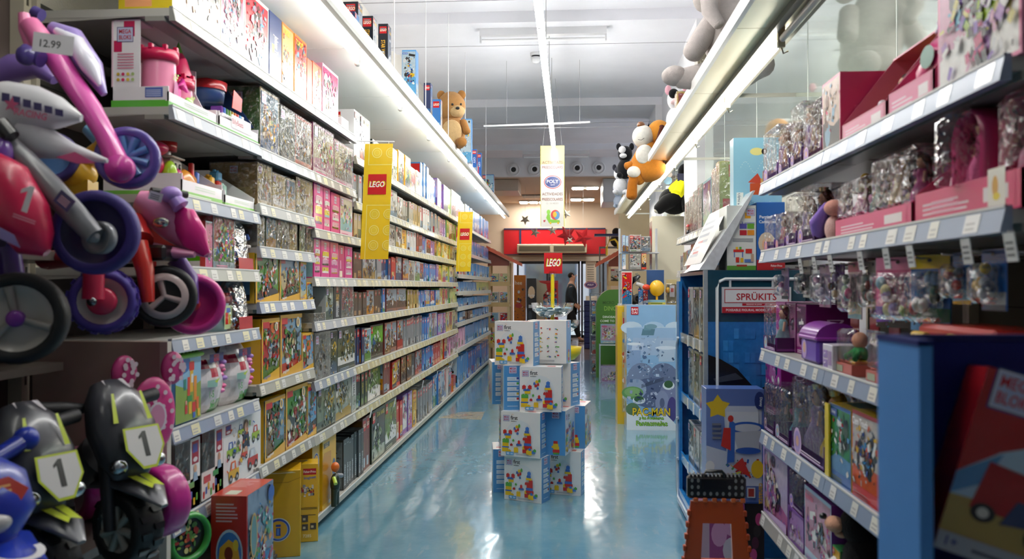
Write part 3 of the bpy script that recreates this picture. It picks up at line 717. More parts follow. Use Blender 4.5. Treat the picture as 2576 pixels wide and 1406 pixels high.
def front_art(b,f,st,rng,n,near):
 W,Hh = f.w,f.h
 pal = st['pal']
 full = n
 ins = .03*min(W,Hh)
 tb = .0
 if st.get('foot'):
  art(b,f,0,0,W,Hh,pal,rng,n)
  b.p2(f,[(0,0),(W,0),(W,Hh*.14),(0,Hh*.05)] if rng.random() < .5 else [(0,0),(W,0),(W,Hh*.2),(0,Hh*.06)],st['bg'])
  if near: b.t2(f,st['foot'][0],W*.12,Hh*.035,min(Hh*.07,W*.14),st['foot'][1],W*.75,rot=.09)
  b.p2(f,[(0,0),(W*.06,0),(W*.06,Hh),(0,Hh)],st['bg'])
  b.r2(f,0,Hh*.93,W,Hh*.07,st['bg'])
  if st['side'] in ('#eab81e',):
   b.e2(f,W*.8,Hh*.86,min(W,Hh)*.09,min(W,Hh)*.09,'#d8dce8');b.e2(f,W*.8,Hh*.86,min(W,Hh)*.07,min(W,Hh)*.07,'#e8c040')
   b.r2(f,W*.8 - W*.02,Hh*.82,W*.04,Hh*.08,'#2a4a90')
 else:
  k = rng.choice((.0,.0,.12))
  art(b,f,ins,Hh*k + ins,W - 2*ins,Hh*(1 - k) - 2*ins - Hh*.02,pal,rng,n)
  if k: b.lines2(f,W*.1,Hh*.03,W*.5,Hh*.07,2,pal[-1])
 if st['title'] and W > .09:
  tc = st.get('tc','#fff')
  if near: b.t2(f,st['title'],W*.36 if st['logo'] else W*.06,Hh*.84,min(Hh*.09,W*.2),tc,W*.56)
  else: b.r2(f,W*.4,Hh*.85,W*.45,Hh*.06,tc)
 if st['logo']:
  s_ = min(W*.26,Hh*.2)
  if st['logo'][1] == 'LEGO': logo_mark(b,f,W*.05,Hh*.96 - s_,s_,near=near)
  elif st['logo'][1] == 'MEGA': mega_badge(b,f,W*.05,Hh*.96 - s_,s_,near)
  else:
   b.r2(f,W*.05,Hh*.95 - s_*.5,s_*1.4,s_*.5,st['logo'][0])
   if st['logo'][1] and near: b.t2(f,st['logo'][1],W*.05 + s_*.7,Hh*.95 - s_*.4,s_*.28,st['logo'][2],s_*1.25,al='c')
def mega_badge(b,f,a,c,s,near=True):
 b.r2(f,a,c,s,s*.9,'#23408c');b.r2(f,a + s*.04,c + s*.04,s*.92,s*.82,'#e6e2ea');b.r2(f,a + s*.075,c + s*.075,s*.85,s*.75,'#b8c0e0')
 if near:
  for k,tx in ((.50,'MEGA'),(.15,'BLOKS')):
   b.t2(f,tx,a + s*.5,c + s*k,s*.26,'#c8242c',s*.74,al='c')
 else:
  b.r2(f,a + s*.12,c + s*.16,s*.76,s*.24,'#d8606a');b.r2(f,a + s*.12,c + s*.5,s*.76,s*.22,'#d8606a')
def spine_art(b,f,st,rng,near):
 W,Hh = f.w,f.h
 pal = st['pal']
 s_ = min(W*.72,Hh*.2)
 if st['logo'] and st['logo'][1] == 'LEGO': logo_mark(b,f,(W - s_)/2,Hh*.95 - s_,s_,near=near and s_ > .03)
 elif st['logo'] and st['logo'][1] == 'MEGA': mega_badge(b,f,(W - s_)/2,Hh*.95 - s_,s_,near and s_ > .03)
 if st['title'] and near and W > .03:
  b.t2(f,st['title'],W*.30,Hh*.70,W*.42,st.get('tc','#fff'),Hh*.34,rot=-PI/2)
 q = rng.random()
 if st.get('say') == 'black':
  y = Hh*.08
  while y < Hh*.5:
   e = Hh*rng.uniform(.012,.035);b.r2(f,W*.3,y,W*rng.uniform(.28,.42),e,'#c8ccce');y += e + Hh*.012
  b.r2(f,W*.25,Hh*.9,W*.5,Hh*.02,'#8a9094')
 elif st.get('say') in ('hot pink',):
  for k in range(3):
   art(b,f,W*.14,Hh*(.14 + .2*k),W*.72,Hh*.15,pal,rng,6)
 elif q < .5: art(b,f,W*.10,Hh*.05,W*.8,Hh*rng.uniform(.25,.45),pal,rng,5)
 else: b.r2(f,W*.12,Hh*.06,W*.5,Hh*.18,pal[0]);b.r2(f,W*.2,Hh*.3,W*.2,Hh*.25,pal[2])
def printed_box(name,label,cat,w_,h_,d_,style,loc,rotz,n=16,near=True,seed=0,group=None,mode='f',film=False,tilt=0):
 """box with printed sides; front is the side facing -y before turning. mode 's': its narrow spine faces front"""
 st = ST[style];rng = random.Random(seed*7919 + hash_s(style))
 b = MB()
 x0,x1,y0,y1 = -w_/2,w_/2,-d_/2,d_/2
 b.box(x0,x1,y0,y1,0,h_,st['side'])
 F = boxfaces(x0,x1,y0,y1,0,h_)
 b.r2(F['front'],0,0,w_,h_,st['bg'] if mode == 'f' else st['side'])
 if mode == 'f':
  front_art(b,F['front'],st,rng,n,near)
  for k in ('left','right'): spine_art(b,F[k],st,rng,near)
 else:
  spine_art(b,F['front'],st,rng,near)
  for k in ('left','right'):
   b.r2(F[k],0,0,d_,h_,st['bg']);front_art(b,F[k],st,rng,max(6,n // 2),near)
 b.r2(F['top'],w_*.1,d_*.2,w_*.8,d_*.5,st['pal'][1])
 b.r2(F['top'],0,d_*.92,w_,d_*.02,'#444')
 if film:
  e = .004
  b.box(x0 - e,x1 + e,y0 - e,y1 + e,.001,h_ + e,'#fff','film')
 o = b.obj(name,None,loc,(tilt,0,rotz) if tilt else rotz,label=label,category=cat)
 if group: o['group'] = group
 return o
def hash_s(s):
 v = 7
 for ch in s: v = (v*131 + ord(ch)) % 1000003
 return v
def shelf_unit(label,group,xf,xw,y0,y1,zs,ztop,railcols,plinth='#7e7c74',pitch=.13,tickets=True,rng=None,back='#4c4a44',shelfcol='#b9b7b0',baseh=.07,zf=0,ntick=None,ticketcol=None,ends=True):
 """one bay: xf front plane, xw wall plane, shelves at the heights zs"""
 s = 1 if xf > xw else -1            # +1: front looks towards +x
 t = thing('shelving_unit',label,'shelving',(xw,(y0 + y1)/2,0),0,group)
 L = (y1 - y0)/2;D = abs(xf - xw)
 def bx(b,d0,d1,a0,a1,z0,z1,col,m='metal'):
  b.box(min(s*d0,s*d1),max(s*d0,s*d1),a0,a1,z0,z1,col,m)
 b = MB();bx(b,.0,.02,-L,L,zf,ztop,back,'matte')
 for k in range(int(zf/.2),int(ztop/.2)): bx(b,.02,.0215,-L,L,.1 + k*.2,.103 + k*.2,'#2e2d2a','matte')
 b.obj('back_panel',t)
 b = MB();bx(b,.02,.05,-L + .001,-L + .022,zf,ztop,'#c9c2ae');bx(b,.02,.05,L - .022,L - .001,zf,ztop,'#c9c2ae');b.obj('upright',t)
 if not zf: b = MB();bx(b,.05,D - .06,-L,L,.0,.02,'#6a6862');bx(b,D - .09,D - .07,-L,L,0,baseh - .03,plinth);b.obj('plinth',t)
 for i,z in enumerate(zs):
  rc = railcols[i % len(railcols)]
  b = MB();bx(b,.02,D - .012,-L + .002,L - .002,z - .028,z,shelfcol)
  bx(b,D - .10,D - .03,-L + .002,L - .002,z - .045,z - .028,'#8f8d86')
  for e in (-L + .003,L - .005):
   P = [(s*.02,z - .028),(s*(D - .1),z - .028),(s*.02,z - .046)]
   b.prism(P if s < 0 else P[::-1],'y',e,e + .002,'#b0aea6','metal')
  sh = b.obj('shelf',t)
  b = MB()
  low = z < baseh + .02
  zt,zb = z + .006,z - (.03 if low else .046)
  o_ = D;o2 = D + (.002 if low else .012)
  V = [(s*(o_ - .012),-L + .002,zt),(s*(o_ - .012),L - .002,zt),(s*o_,-L + .002,zt),(s*o_,L - .002,zt),(s*o2,-L + .002,zb),(s*o2,L - .002,zb),(s*(o_ - .012),-L + .002,zb),(s*(o_ - .012),L - .002,zb)]
  b.add(V,[(0,1,3,2),(2,3,5,4),(4,5,7,6),(6,7,1,0),(0,2,4,6),(1,7,5,3)],rc,'metal')
  b.box(min(s*(o_ - .002),s*(o_ + .003)),max(s*(o_ - .002),s*(o_ + .003)),-L + .002,L - .002,zt - .004,zt + .002,'#e4e4e0','metal')
  rail = b.obj('price_rail',sh)
  if not low:
   nn = ntick or max(2,int(2*L/pitch))
   ups = Vector((s*(o_ - o2),0,zt - zb)).normalized()
   f = Face((s*o2,-s*L,zb),(0,s,0),ups,2*L,.05)
   tb = MB()
   for k in range(nn):
    a = 2*L*(k + (rng.uniform(.15,.85)))/nn - .03
    a = min(max(a,.01),2*L - .07)
    col = (ticketcol or ['#e9e6da','#e6dfb6','#dcdcd6'])[k % (len(ticketcol) if ticketcol else 3)]
    mb_ = MB() if tickets else tb
    f.k = 6
    w_ = rng.uniform(.045,.07)
    mb_.p2(f,[(a,.006),(a + w_,.006),(a + w_,.045),(a,.045)],col,'card')
    mb_.lines2(f,a + .008,.012,w_*.6,.022,2,'#b4b2ae')
    if tickets: mb_.obj('price_ticket',sh)
   if not tickets:
    tb.obj('price_tickets',sh,kind='stuff')
 return t
# ============================================================ LEFT SHELVING
XF = -1.40
rs = random.Random(4)
BY = [2.86,3.70,4.52,5.42,6.30,7.18,8.06,8.94,9.72,10.5]
S2 = [10.5,11.4,12.3,13.2,14.1,15.0]
ZA = [.10,.52,.85,1.17,1.43,1.69,2.0,2.35]
ZB_ = [.07,.535,.91,1.285,1.54,1.735,1.99,2.35]
ZCc = [.07,.53,.83,1.16,1.41,1.68,1.99,2.35]
ZD_ = [.07,.53,.83,1.16,1.41,1.68,1.92,2.22]
ZK = [.07,.57,.90,1.10,1.30,1.52,1.83,2.19]
blu = ['#8894a8','#909bb0','#8a96a8','#aeb0a6','#9ca4b0','#a2a8b0','#8f8f88','#77767a']
grn = 'shelving bays along the left wall'
shelf_unit('near bay of the left shelving, beside the ride-on toys',None,XF,XL,BY[0],BY[1],ZA[1:],2.4,blu,rng=rs,baseh=.10)
shelf_unit('second bay of the left shelving, stocked with yellow boxes',None,XF,XL,BY[1],BY[2],ZB_[1:],2.4,['#9a9a94','#a9a89c','#909bb0','#a4a8ae','#b0b2ae','#9fa3a6','#96968e','#77767a'],rng=rs)
shelf_unit('third bay of the left shelving, with the hot pink boxes',None,XF,XL,BY[2],BY[3],ZCc,2.4,['#a8a69c','#a9a89c','#98a0ac','#a4a8ae','#b0b2ae','#a9a8a0','#96968e','#77767a'],rng=rs)
cream = ['#b4b0a0','#b3aa86','#b5a984','#b0ac94','#aeaa94','#aca892','#a8a590','#a09c8c']
names = ['fourth','fifth','sixth','seventh','eighth','ninth']
for i in range(3,9):
 shelf_unit('%s bay of the left shelving counted from the near end' % names[i - 3],None,XF,XL,BY[i],BY[i + 1],ZD_,2.6,cream,rng=rs,tickets=i < 4,pitch=.11,ticketcol=['#d9cf9a','#e4dcb8','#cfcfc4'])
for i in range(5):
 shelf_unit('%s bay of the far left shelving full of light blue boxes' % ('first','second','third','fourth','last')[i],None,XF,XL,S2[i],S2[i + 1],ZK,2.6,['#b8b8b0','#c4c4bc'],rng=rs,tickets=False,pitch=.12,back='#5a5f68')
b = MB();b.box(XL,XF - .015,BY[0] - .045,BY[0] - .02,0,1.17,'#a08c80','matte');b.box(XL,XF - .015,BY[0] - .05,BY[0] - .045,.0,1.17,'#aa968a','matte')
b.box(-1.88,-1.875,BY[0] - .052,BY[0] - .05,0,1.17,'#4c423c','matte')
b.wobj('side_board',**KW('brown end panel closing the near side of the left shelving','panel'))
b = MB();b.box(XF - .015,XF + .012,BY[0] - .05,BY[0] - .02,0,1.17,'#c9c3b4','metal');b.wobj('end_post',**KW('narrow pale metal post at the front of the brown end panel','post'))
used = set()
def uniq(lb):
 if lb in used:
  k = 2
  while lb + ', %s alike' % ordn(k) in used: k += 1
  lb = lb + ', %s alike' % ordn(k)
 used.add(lb);return lb
SEED = [100]
def put(style,p0,p1,z,h_,label,cat='toy box',name='toy_box',depth=.22,xf=-1.42,mode='f',n=22,film=False,near=True,tilt=0,dz=.0,group=None):
 """a box on the left shelving whose front spans photo columns p0..p1 on the shelf front plane"""
 y0,y1 = YX(p0,xf),YX(p1,xf)
 SEED[0] += 1
 w_ = max(.012,y1 - y0 - .004)
 return printed_box(name,label,cat,w_,h_,depth,style,(xf - depth/2,(y0 + y1)/2,z + .0005 + dz),PI/2,n,near,SEED[0],group,mode,film,tilt)
SHELFW = {2.35: 'top',2.22: 'top',2.19: 'top',1.99: 'second highest',2.0: 'second highest',1.92: 'second highest',1.83: 'second highest',1.68: 'third highest',1.735: 'third highest',1.69: 'third highest',1.52: 'third highest',
    1.41: 'fourth highest',1.54: 'fourth highest',1.43: 'fourth highest',1.30: 'fourth highest',1.16: 'fourth lowest',1.285: 'fourth lowest',1.17: 'fourth lowest',1.10: 'fourth lowest',
    .83: 'third lowest',.91: 'third lowest',.85: 'third lowest',.90: 'third lowest',.53: 'second lowest',.535: 'second lowest',.52: 'second lowest',.57: 'second lowest',.07: 'bottom',.10: 'bottom'}
rr = random.Random(11)
rc_ = {}
def run(z,segs,hmax,region,cat='toy box',name='toy_box',depth=.24,near_y=8.0):
 """segs: (px0, px1, style, mode, thickness or width in metres)"""
 cnt = 0
 for (p0,p1,style,mode,tw) in segs:
  y0,y1 = YX(p0,-1.42),min(YX(p1,-1.42),14.97)
  nn = max(1,round((y1 - y0)/(tw*(1.55 if mode == 's' else 1.0))));step = (y1 - y0)/nn
  hbase = min(hmax,hmax*rr.uniform(.84,.98))
  for k in range(nn):
   cnt += 1
   h_ = hbase*rr.uniform(.93,1.0) if mode == 's' else hbase*rr.uniform(.97,1)
   ya = y0 + k*step;yb = ya + step
   d_ = depth*rr.uniform(.9,1.05)
   off = rr.uniform(0,.02)
   yc = (ya + yb)/2
   st = ST[style]
   SEED[0] += 1
   kind = 'spine-out box' if mode == 's' else 'outward facing box'
   pos = 'only' if nn == 1 else ordn(k + 1)
   key = (st['say'],mode,z,region);rc_[key] = rc_.get(key,0) + 1
   lb = '%s %s %s from the near end, %s shelf, %s' % (ordn(rc_[key]),st['say'],kind,SHELFW[z],region)
   nm = 'spine_out_box' if mode == 's' else 'outward_box'
   fc = 'boxed set' if mode == 's' else cat
   if region == far: nm,fc = 'figure_set_box','figure set'
   n = 24 if yc < 6.5 else (14 if yc < 9 else 8)
   if yc > 10.5: n = 6
   o = printed_box(nm,uniq(lb),fc,step*.96 if mode == 'f' else step*.92,h_,d_,style,(-1.42 - off - d_/2,yc,z + .0005),PI/2,n,yc < near_y,SEED[0],None,mode)
   o['group'] = '%s boxes on the %s shelf of %s' % (st['say'],SHELFW[z],region)
mid = 'middle bays';far = 'far blue bays'
run(2.22,[(893,908,'warsw','f',.12),(908,934,'wars','f',.3)],.37,mid)
run(2.22,[(938,985,'halod','f',.32)],.24,mid)
run(2.22,[(985,1003,'yellow','f',.2),(1004,1034,'yellow','f',.28)],.33,mid)
run(2.22,[(1035,1062,'white','f',.3)],.29,mid)
run(2.22,[(1062,1080,'blue','s',.08)],.40,mid)
run(2.22,[(1081,1100,'city','s',.10)],.36,mid)
run(2.22,[(1100,1116,'purple','s',.10)],.36,mid)
run(2.22,[(1116,1127,'purple','f',.24)],.34,mid)
run(2.22,[(1128,1136,'lime','s',.18),(1136,1160,'white','f',.38)],.38,mid)
run(1.92,[(893,912,'grey','s',.055),(912,936,'halod','f',.3),(936,986,'brown','s',.1),(987,1004,'silver','f',.22),(1004,1018,'silver','f',.2),(1019,1040,'silver','s',.07),(1040,1060,'gold','s',.08),(1060,1085,'white','s',.07),(1085,1106,'grey','s',.07),
     (1106,1124,'purple','s',.1),(1124,1131,'green','s',.2),(1131,1152,'lime','f',.2)],.245,mid)
run(1.68,[(893,912,'gold','s',.07),(912,960,'silver','s',.1),(960,1012,'silver','f',.3),(1013,1026,'yellow','s',.12),(1026,1048,'white','s',.08),(1048,1064,'castle','s',.08),(1064,1072,'blue','s',.08),(1073,1084,'white','f',.2),
     (1085,1096,'purple','s',.15),(1096,1152,'multi','f',.17)],.20,mid)
run(1.41,[(893,916,'brown','s',.07),(917,950,'grey','f',.34),(950,962,'grey','s',.12),(962,984,'dblue','s',.06),(985,1000,'red','s',.08),(1001,1030,'castle','f',.28),(1031,1070,'white','f',.3),(1070,1098,'blue','s',.08),(1098,1104,'purple','s',.12),
     (1105,1152,'multi','f',.24)],.22,mid)
run(1.16,[(893,925,'brown','s',.09),(926,945,'castle','f',.24),(945,963,'brown','s',.1),(964,975,'blue','s',.05),(976,1026,'castle','f',.34),(1027,1054,'gold','s',.07),(1055,1072,'blue','s',.06),(1073,1106,'blue','f',.26),(1107,1125,'multi','f',.2),
     (1126,1134,'green','s',.3),(1135,1152,'multi','s',.12)],.20,mid)
run(.83,[(895,918,'dblue','s',.05),(919,936,'white','f',.2),(937,970,'speed','f',.3),(971,1018,'castle','f',.22),(1019,1064,'grey','s',.055),(1065,1082,'blue','s',.07),(1083,1104,'blue','f',.22),(1105,1124,'purple','f',.2),(1125,1153,'multi','f',.24)],.27,mid)
run(.53,[(897,912,'speed','s',.05),(913,930,'dgreen','s',.07),(931,964,'dgreen','f',.3),(965,986,'castle','s',.1),(987,1010,'red','f',.24),(1011,1036,'brown','f',.24),(1037,1048,'black','s',.12),(1049,1066,'castle','f',.2),(1067,1090,'blue','s',.07),
    (1091,1110,'red','s',.09),(1111,1126,'red','f',.24),(1127,1153,'pinkw','f',.26)],.26,mid)
run(.07,[(866,916,'black','s',.045)],.35,mid)
run(.07,[(917,936,'castle','s',.06),(937,1001,'dgreen','f',.42)],.42,mid)
run(.07,[(1002,1017,'red','s',.07),(1018,1040,'purple','f',.26),(1041,1053,'yellow','s',.07),(1054,1092,'grey','s',.055),(1093,1112,'blue','f',.24),(1113,1134,'white','f',.24)],.36,mid)
run(.07,[(1135,1150,'red','s',.12)],.20,mid)
for z,hm,segs in ((2.19,.36,[(1157,1176,'white','s',.13),(1176,1236,'ltblue','s',.12)]),
     (1.83,.26,[(1158,1190,'ltblue','s',.11),(1190,1236,'blue','s',.16)]),
     (1.52,.22,[(1155,1176,'red','s',.11),(1176,1236,'ltblue','s',.12)]),
     (1.30,.15,[(1155,1200,'ltblue','s',.10),(1200,1236,'multi','s',.17)]),
     (1.10,.13,[(1155,1237,'ltblue','s',.11)]),
     (.90,.14,[(1156,1172,'ltblue','f',.3),(1172,1190,'brown','f',.3),(1190,1237,'ltblue','s',.12)]),
     (.57,.26,[(1156,1170,'pinkw','s',.1),(1170,1237,'ltblue','s',.12)]),
     (.07,.42,[(1152,1178,'ltblue','s',.10),(1178,1238,'city','s',.13)])):
 run(z,segs,hm,far)
TB = 'toy box'
put('ylmag',430,552,2.35,.33,'cream box edged in yellow at the near end of the top left shelf',depth=.2)
put('whitep',553,612,2.35,.33,'large white and pink playset box on the top left shelf',n=34)
put('whitep',613,674,2.35,.33,'large white box beside the narrow blue and green box, top shelf',n=34)
put('slug',676,707,2.35,.33,'narrow blue box with a lime edge on the top shelf','game box','game_box',depth=.2,mode='s')
put('topoz',708,737,2.35,.33,'orange puzzle box, the near one of two on the top shelf','puzzle box','puzzle_box',depth=.24)
put('topoz',739,770,2.35,.33,'orange puzzle box, the far one of two on the top shelf','puzzle box','puzzle_box',depth=.24)
put('orangr',771,784,2.35,.26,'slim red and orange box leaning next to the puzzle boxes',depth=.2,mode='s')
put('orangr',785,808,2.35,.27,'red and orange box beside the pink and white box, top shelf',depth=.22)
put('pinkw',810,850,2.35,.31,'pink and white fashion playset box at the far end of the dark top shelf',depth=.2,n=30)
put('warsw',858,876,2.35,.08,'low white box lying behind the pink and white box',depth=.2)
put('skylan',652,700,1.99,.295,'green and gold action set box, first on the second highest shelf',n=34,film=True)
put('halod',702,741,1.99,.27,'dark alien themed box between green-gold and orange boxes',n=30,film=True)
put('orangr',742,782,1.99,.27,'orange action set box left of the pale pink house boxes',n=30,film=True)
put('pinkh',786,838,1.99,.29,'pale pink doll house set, the near one, second highest shelf',n=34,film=True)
put('pinkh',840,886,1.99,.27,'pale pink doll house set, the far one, beside the yellow banner',n=34,film=True)
for i,(a,c,h_) in enumerate(((646,682,.195),(684,716,.175))):
 put('gold',a,c,1.735,h_,'shiny golden box, %s on the golden shelf' % ('nearest' if i == 0 else 'second nearest'),n=20,film=True)
put('skylan',718,742,1.735,.175,'green and gold box amid the golden boxes, third highest shelf',n=20,film=True)
put('gold',744,784,1.735,.20,'larger orange-edged golden box at the far end of golden shelf',n=26,film=True)
put('pink',789,812,1.68,.285,'tall hot pink box, nearest of the three on third highest shelf',n=10,mode='s')
put('pink',813,830,1.68,.265,'tall hot pink box behind the nearest one, third highest shelf',n=10,mode='s')
put('pink',832,854,1.68,.25,'hot pink box with three pictures beside the banner arm',n=10,mode='s')
put('pinkh',855,886,1.68,.25,'pale pink boxed set, last on the third highest pink shelf',n=24)
put('pink',789,806,1.41,.235,'hot pink box, nearest of the row on fourth highest shelf',n=10,mode='s')
put('pink',807,829,1.41,.225,'hot pink box, second of the row on fourth highest shelf',n=10,mode='s')
put('pink',830,851,1.41,.22,'hot pink box, third of the row on fourth highest shelf',n=10,mode='s')
put('pinkh',852,866,1.41,.21,'pale pink box following the hot pink row, fourth highest shelf',n=10,mode='s')
put('pink',867,886,1.41,.21,'hot pink box, last of the row on fourth highest shelf',n=10,mode='s')
for i,(a,c,st,h_) in enumerate(((646,664,'silver',.17),(668,694,'skylan',.16),(696,726,'silver',.165),(728,746,'gold',.15),(752,766,'dgreen',.15),(768,788,'brown',.14))):
 put(st,a,c,1.54,h_,'%s shrink-wrapped pack, %s from the near end of its short shelf' % (ST[st]['say'],ordn(i + 1)),'toy pack','toy_pack',n=16,film=True,depth=.12)
put('imag',640,700,1.285,.23,'yellow playset box with flying figures, near one of the upper pair',n=36)
put('dino',701,752,1.285,.225,'yellow playset box with green creature, far one of the upper pair',n=36)
put('imag',754,770,1.285,.21,'narrow yellow box behind the upper yellow pair',n=16)
put('imag',771,787,1.285,.10,'small yellow box in front at the end of the yellow shelf',n=8)
put('imag',656,702,.91,.30,'tall yellow playset box, nearest on the third lowest shelf',n=36)
put('dino',703,758,.91,.31,'tall yellow box with orange creature, third lowest shelf',n=36)
put('imag',759,788,.91,.20,'smaller yellow box after the orange creature box',n=20)
put('dino',664,716,.535,.29,'yellow and green creature box, nearest on the second lowest shelf',n=40)
put('dino',717,772,.535,.31,'yellow box with big red-brown creature, second lowest shelf',n=40)
put('imag',773,796,.535,.29,'narrow yellow box with round pictures, second lowest shelf',n=16)
put('halo',789,818,1.16,.05,'low clear pack lying at the near end of the grey shelf','toy pack','toy_pack',n=10,film=True)
put('halo',819,838,1.16,.20,'white and grey action set box on the fourth lowest shelf',n=20)
put('wars',839,858,1.16,.22,'narrow black pack with white vertical lettering, fourth lowest shelf',n=8,mode='s')
put('white',859,888,1.16,.21,'clear fronted pack with round red and blue toys','toy pack','toy_pack',n=20,film=True)
put('halo',791,830,.83,.27,'grey action set box, nearest on the third lowest grey shelf',n=30,film=True)
put('halo',831,848,.83,.27,'narrow white-edged grey box, third lowest shelf',n=14)
put('halod',849,893,.83,.275,'dark grey action set box with a khaki figure, third lowest shelf',n=30)
put('halod',797,843,.53,.27,'dark grey action set box, nearest on second lowest grey shelf',n=34)
put('halo',844,884,.53,.265,'pale grey action set box with vehicle, second lowest shelf',n=34)
put('halo',885,896,.53,.26,'thin grey box at the end of the second lowest grey shelf',n=10,mode='s')
put('town',535,590,1.43,.225,'large pastel village set box on the near bay',n=44,film=True)
put('town',516,534,1.43,.19,'narrow pastel box at the near end beside the village set',n=14)
def windowbox(p0,p1,z,h_,label):
 y0,y1 = YX(p0,-1.42),YX(p1,-1.42);w_ = y1 - y0 - .01;d_ = .26
 t = thing('window_box',label,'toy box',(-1.42 - d_/2,(y0 + y1)/2,z + .0005),PI/2,None)
 b = MB();b.box(-w_/2,w_/2,-d_/2,d_/2,0,.006,'#efeeea');b.box(-w_/2,w_/2,d_/2 - .004,d_/2,0,h_,'#b9a398');b.box(-w_/2,w_/2,-d_/2,d_/2,h_ - .005,h_,'#efeeea')
 b.box(w_/2 - w_*.4,w_/2,-d_/2,-d_/2 + .004,0,h_,'#efeeea');b.box(-w_/2,w_/2,-d_/2,-d_/2 + .004,0,h_*.42,'#efeeea')
 f = Face((-w_/2,-d_/2 - .0002,0),(1,0,0),(0,0,1),w_,h_)
 b.r2(f,w_*.66,h_*.62,w_*.28,h_*.32,'#a81c34');b.r2(f,w_*.69,h_*.78,w_*.2,h_*.12,'#4a4a9c');b.e2(f,w_*.8,h_*.68,w_*.09,h_*.035,'#f0e8e8')
 rng = random.Random(int(p0))
 for k in range(8): b.r2(f,w_*(.05 + .11*k),h_*(.05 + .05*(k % 3)),w_*.07,h_*.1,['#d83a34','#3f6ac0','#e8b82c','#5fae4a'][k % 4])
 b.r2(f,w_*.08,h_*.26,w_*.3,h_*.1,'#b8283c');b.r2(f,w_*.5,h_*.3,w_*.25,h_*.08,'#3f9a4a')
 b.e2(f,w_*.79,h_*.55,w_*.06,h_*.06,'#d8a888');b.p2(f,[(w_*.7,h_*.38),(w_*.9,h_*.38),(w_*.85,h_*.5),(w_*.73,h_*.5)],'#8fb4d0')
 b.obj('carton',t)
 b = MB();b.quad([(-w_/2 + .004,-d_/2 + .001,h_*.42),(w_*.1,-d_/2 + .001,h_*.42),(w_*.1,-d_/2 + .001,h_ - .005),(-w_/2 + .004,-d_/2 + .001,h_ - .005)],'#fff','clear');b.obj('window',t)
 b = MB()
 for k in range(14):
  b.cbox(-w_*.35 + .09*w_*(k % 5),-w_*.35 + .09*w_*(k % 5) + .03,-.06 + .03*(k % 3),-.03 + .03*(k % 3),.006 + .03*(k // 5),.034 + .03*(k // 5),['#c8342c','#e8c030','#3f6ac0','#4f9c46','#e87a3c'][(k*3) % 5],'plastic')
 b.obj('toy_bricks',t,kind='stuff')
 return t
windowbox(440,506,.52,.27,'white carton with a cut-out window, nearest on the low shelf')
windowbox(508,564,.52,.275,'white carton with a cut-out window, beside the toy car box')
def bucket(p0,p1,z,h_,label,lid='#6ab82c',body='#3f88c8'):
 y0,y1 = YX(p0,-1.42),YX(p1,-1.42);w_ = y1 - y0 - .01;d_ = .2
 t = thing('brick_bucket',label,'toy tub',(-1.42 - d_/2,(y0 + y1)/2,z + .0005),PI/2,None)
 b = MB();b.cbox(-w_/2,w_/2,-d_/2,d_/2,0,h_*.9,'#5a8cc0','plastic',.012);b.obj('tub',t)
 f = Face((-w_/2 + .012,-d_/2 - .001,.01),(1,0,0),(0,0,1),w_ - .024,h_*.86);b = MB();rng = random.Random(5)
 W,Hh = f.w,f.h
 b.r2(f,0,0,W,Hh,'#8fc0dc');b.p2(f,[(0,0),(W,0),(W,Hh*.6),(W*.5,Hh*.5),(0,Hh*.62)],'#8aa844');b.e2(f,W*.22,Hh*.92,W*.36,Hh*.16,'#2f6ab0')
 b.r2(f,W*.1,Hh*.8,W*.26,Hh*.15,'#f0c02c');b.t2(f,'UNICO',W*.12,Hh*.87,Hh*.05,'#c8342c',W*.22);b.t2(f,'plus',W*.14,Hh*.815,Hh*.04,'#2f8a3c',W*.16)
 for (a,c,ww,hh,col) in ((.55,.45,.13,.5,'#e8b82c'),(.52,.8,.2,.14,'#d8342c'),(.6,.6,.08,.14,'#f4f0e8'),(.45,.35,.1,.35,'#d8442c'),(.7,.3,.12,.4,'#e8942c'),(.3,.5,.1,.18,'#2f8a7a'),(.5,.1,.12,.2,'#e8b82c'),(.64,.12,.14,.16,'#d8342c'),(.8,.15,.1,.2,'#e8702c'),(.35,.12,.1,.14,'#c83a34'),
         (.36,.27,.07,.06,'#e8a888'),(.44,.3,.18,.1,'#3f9a4a'),(.66,.02,.1,.09,'#3f6ac0'),(.85,.03,.1,.12,'#e8c030')):
  b.r2(f,W*a,Hh*c,W*ww,Hh*hh,col)
 b.obj('label_print',t,label='printed scene of brick houses')
 b = MB();b.cbox(-w_/2 - .008,w_/2 + .008,-d_/2 - .008,d_/2 + .008,h_*.9,h_*.965,lid,'plastic',.006)
 for i in range(8):
  for j in range(6):
   b.lathe([(.009,0),(.009,.008),(0,.008)],lid,'plastic',(-w_/2 + w_*(i + .5)/8,-d_/2 + d_*(j + .5)/6,h_*.965),(0,0,1),8)
 b.obj('lid',t,label='lime green studded lid')
bucket(436,510,.85,.27,'blue brick tub with a lime green studded lid, near bay')
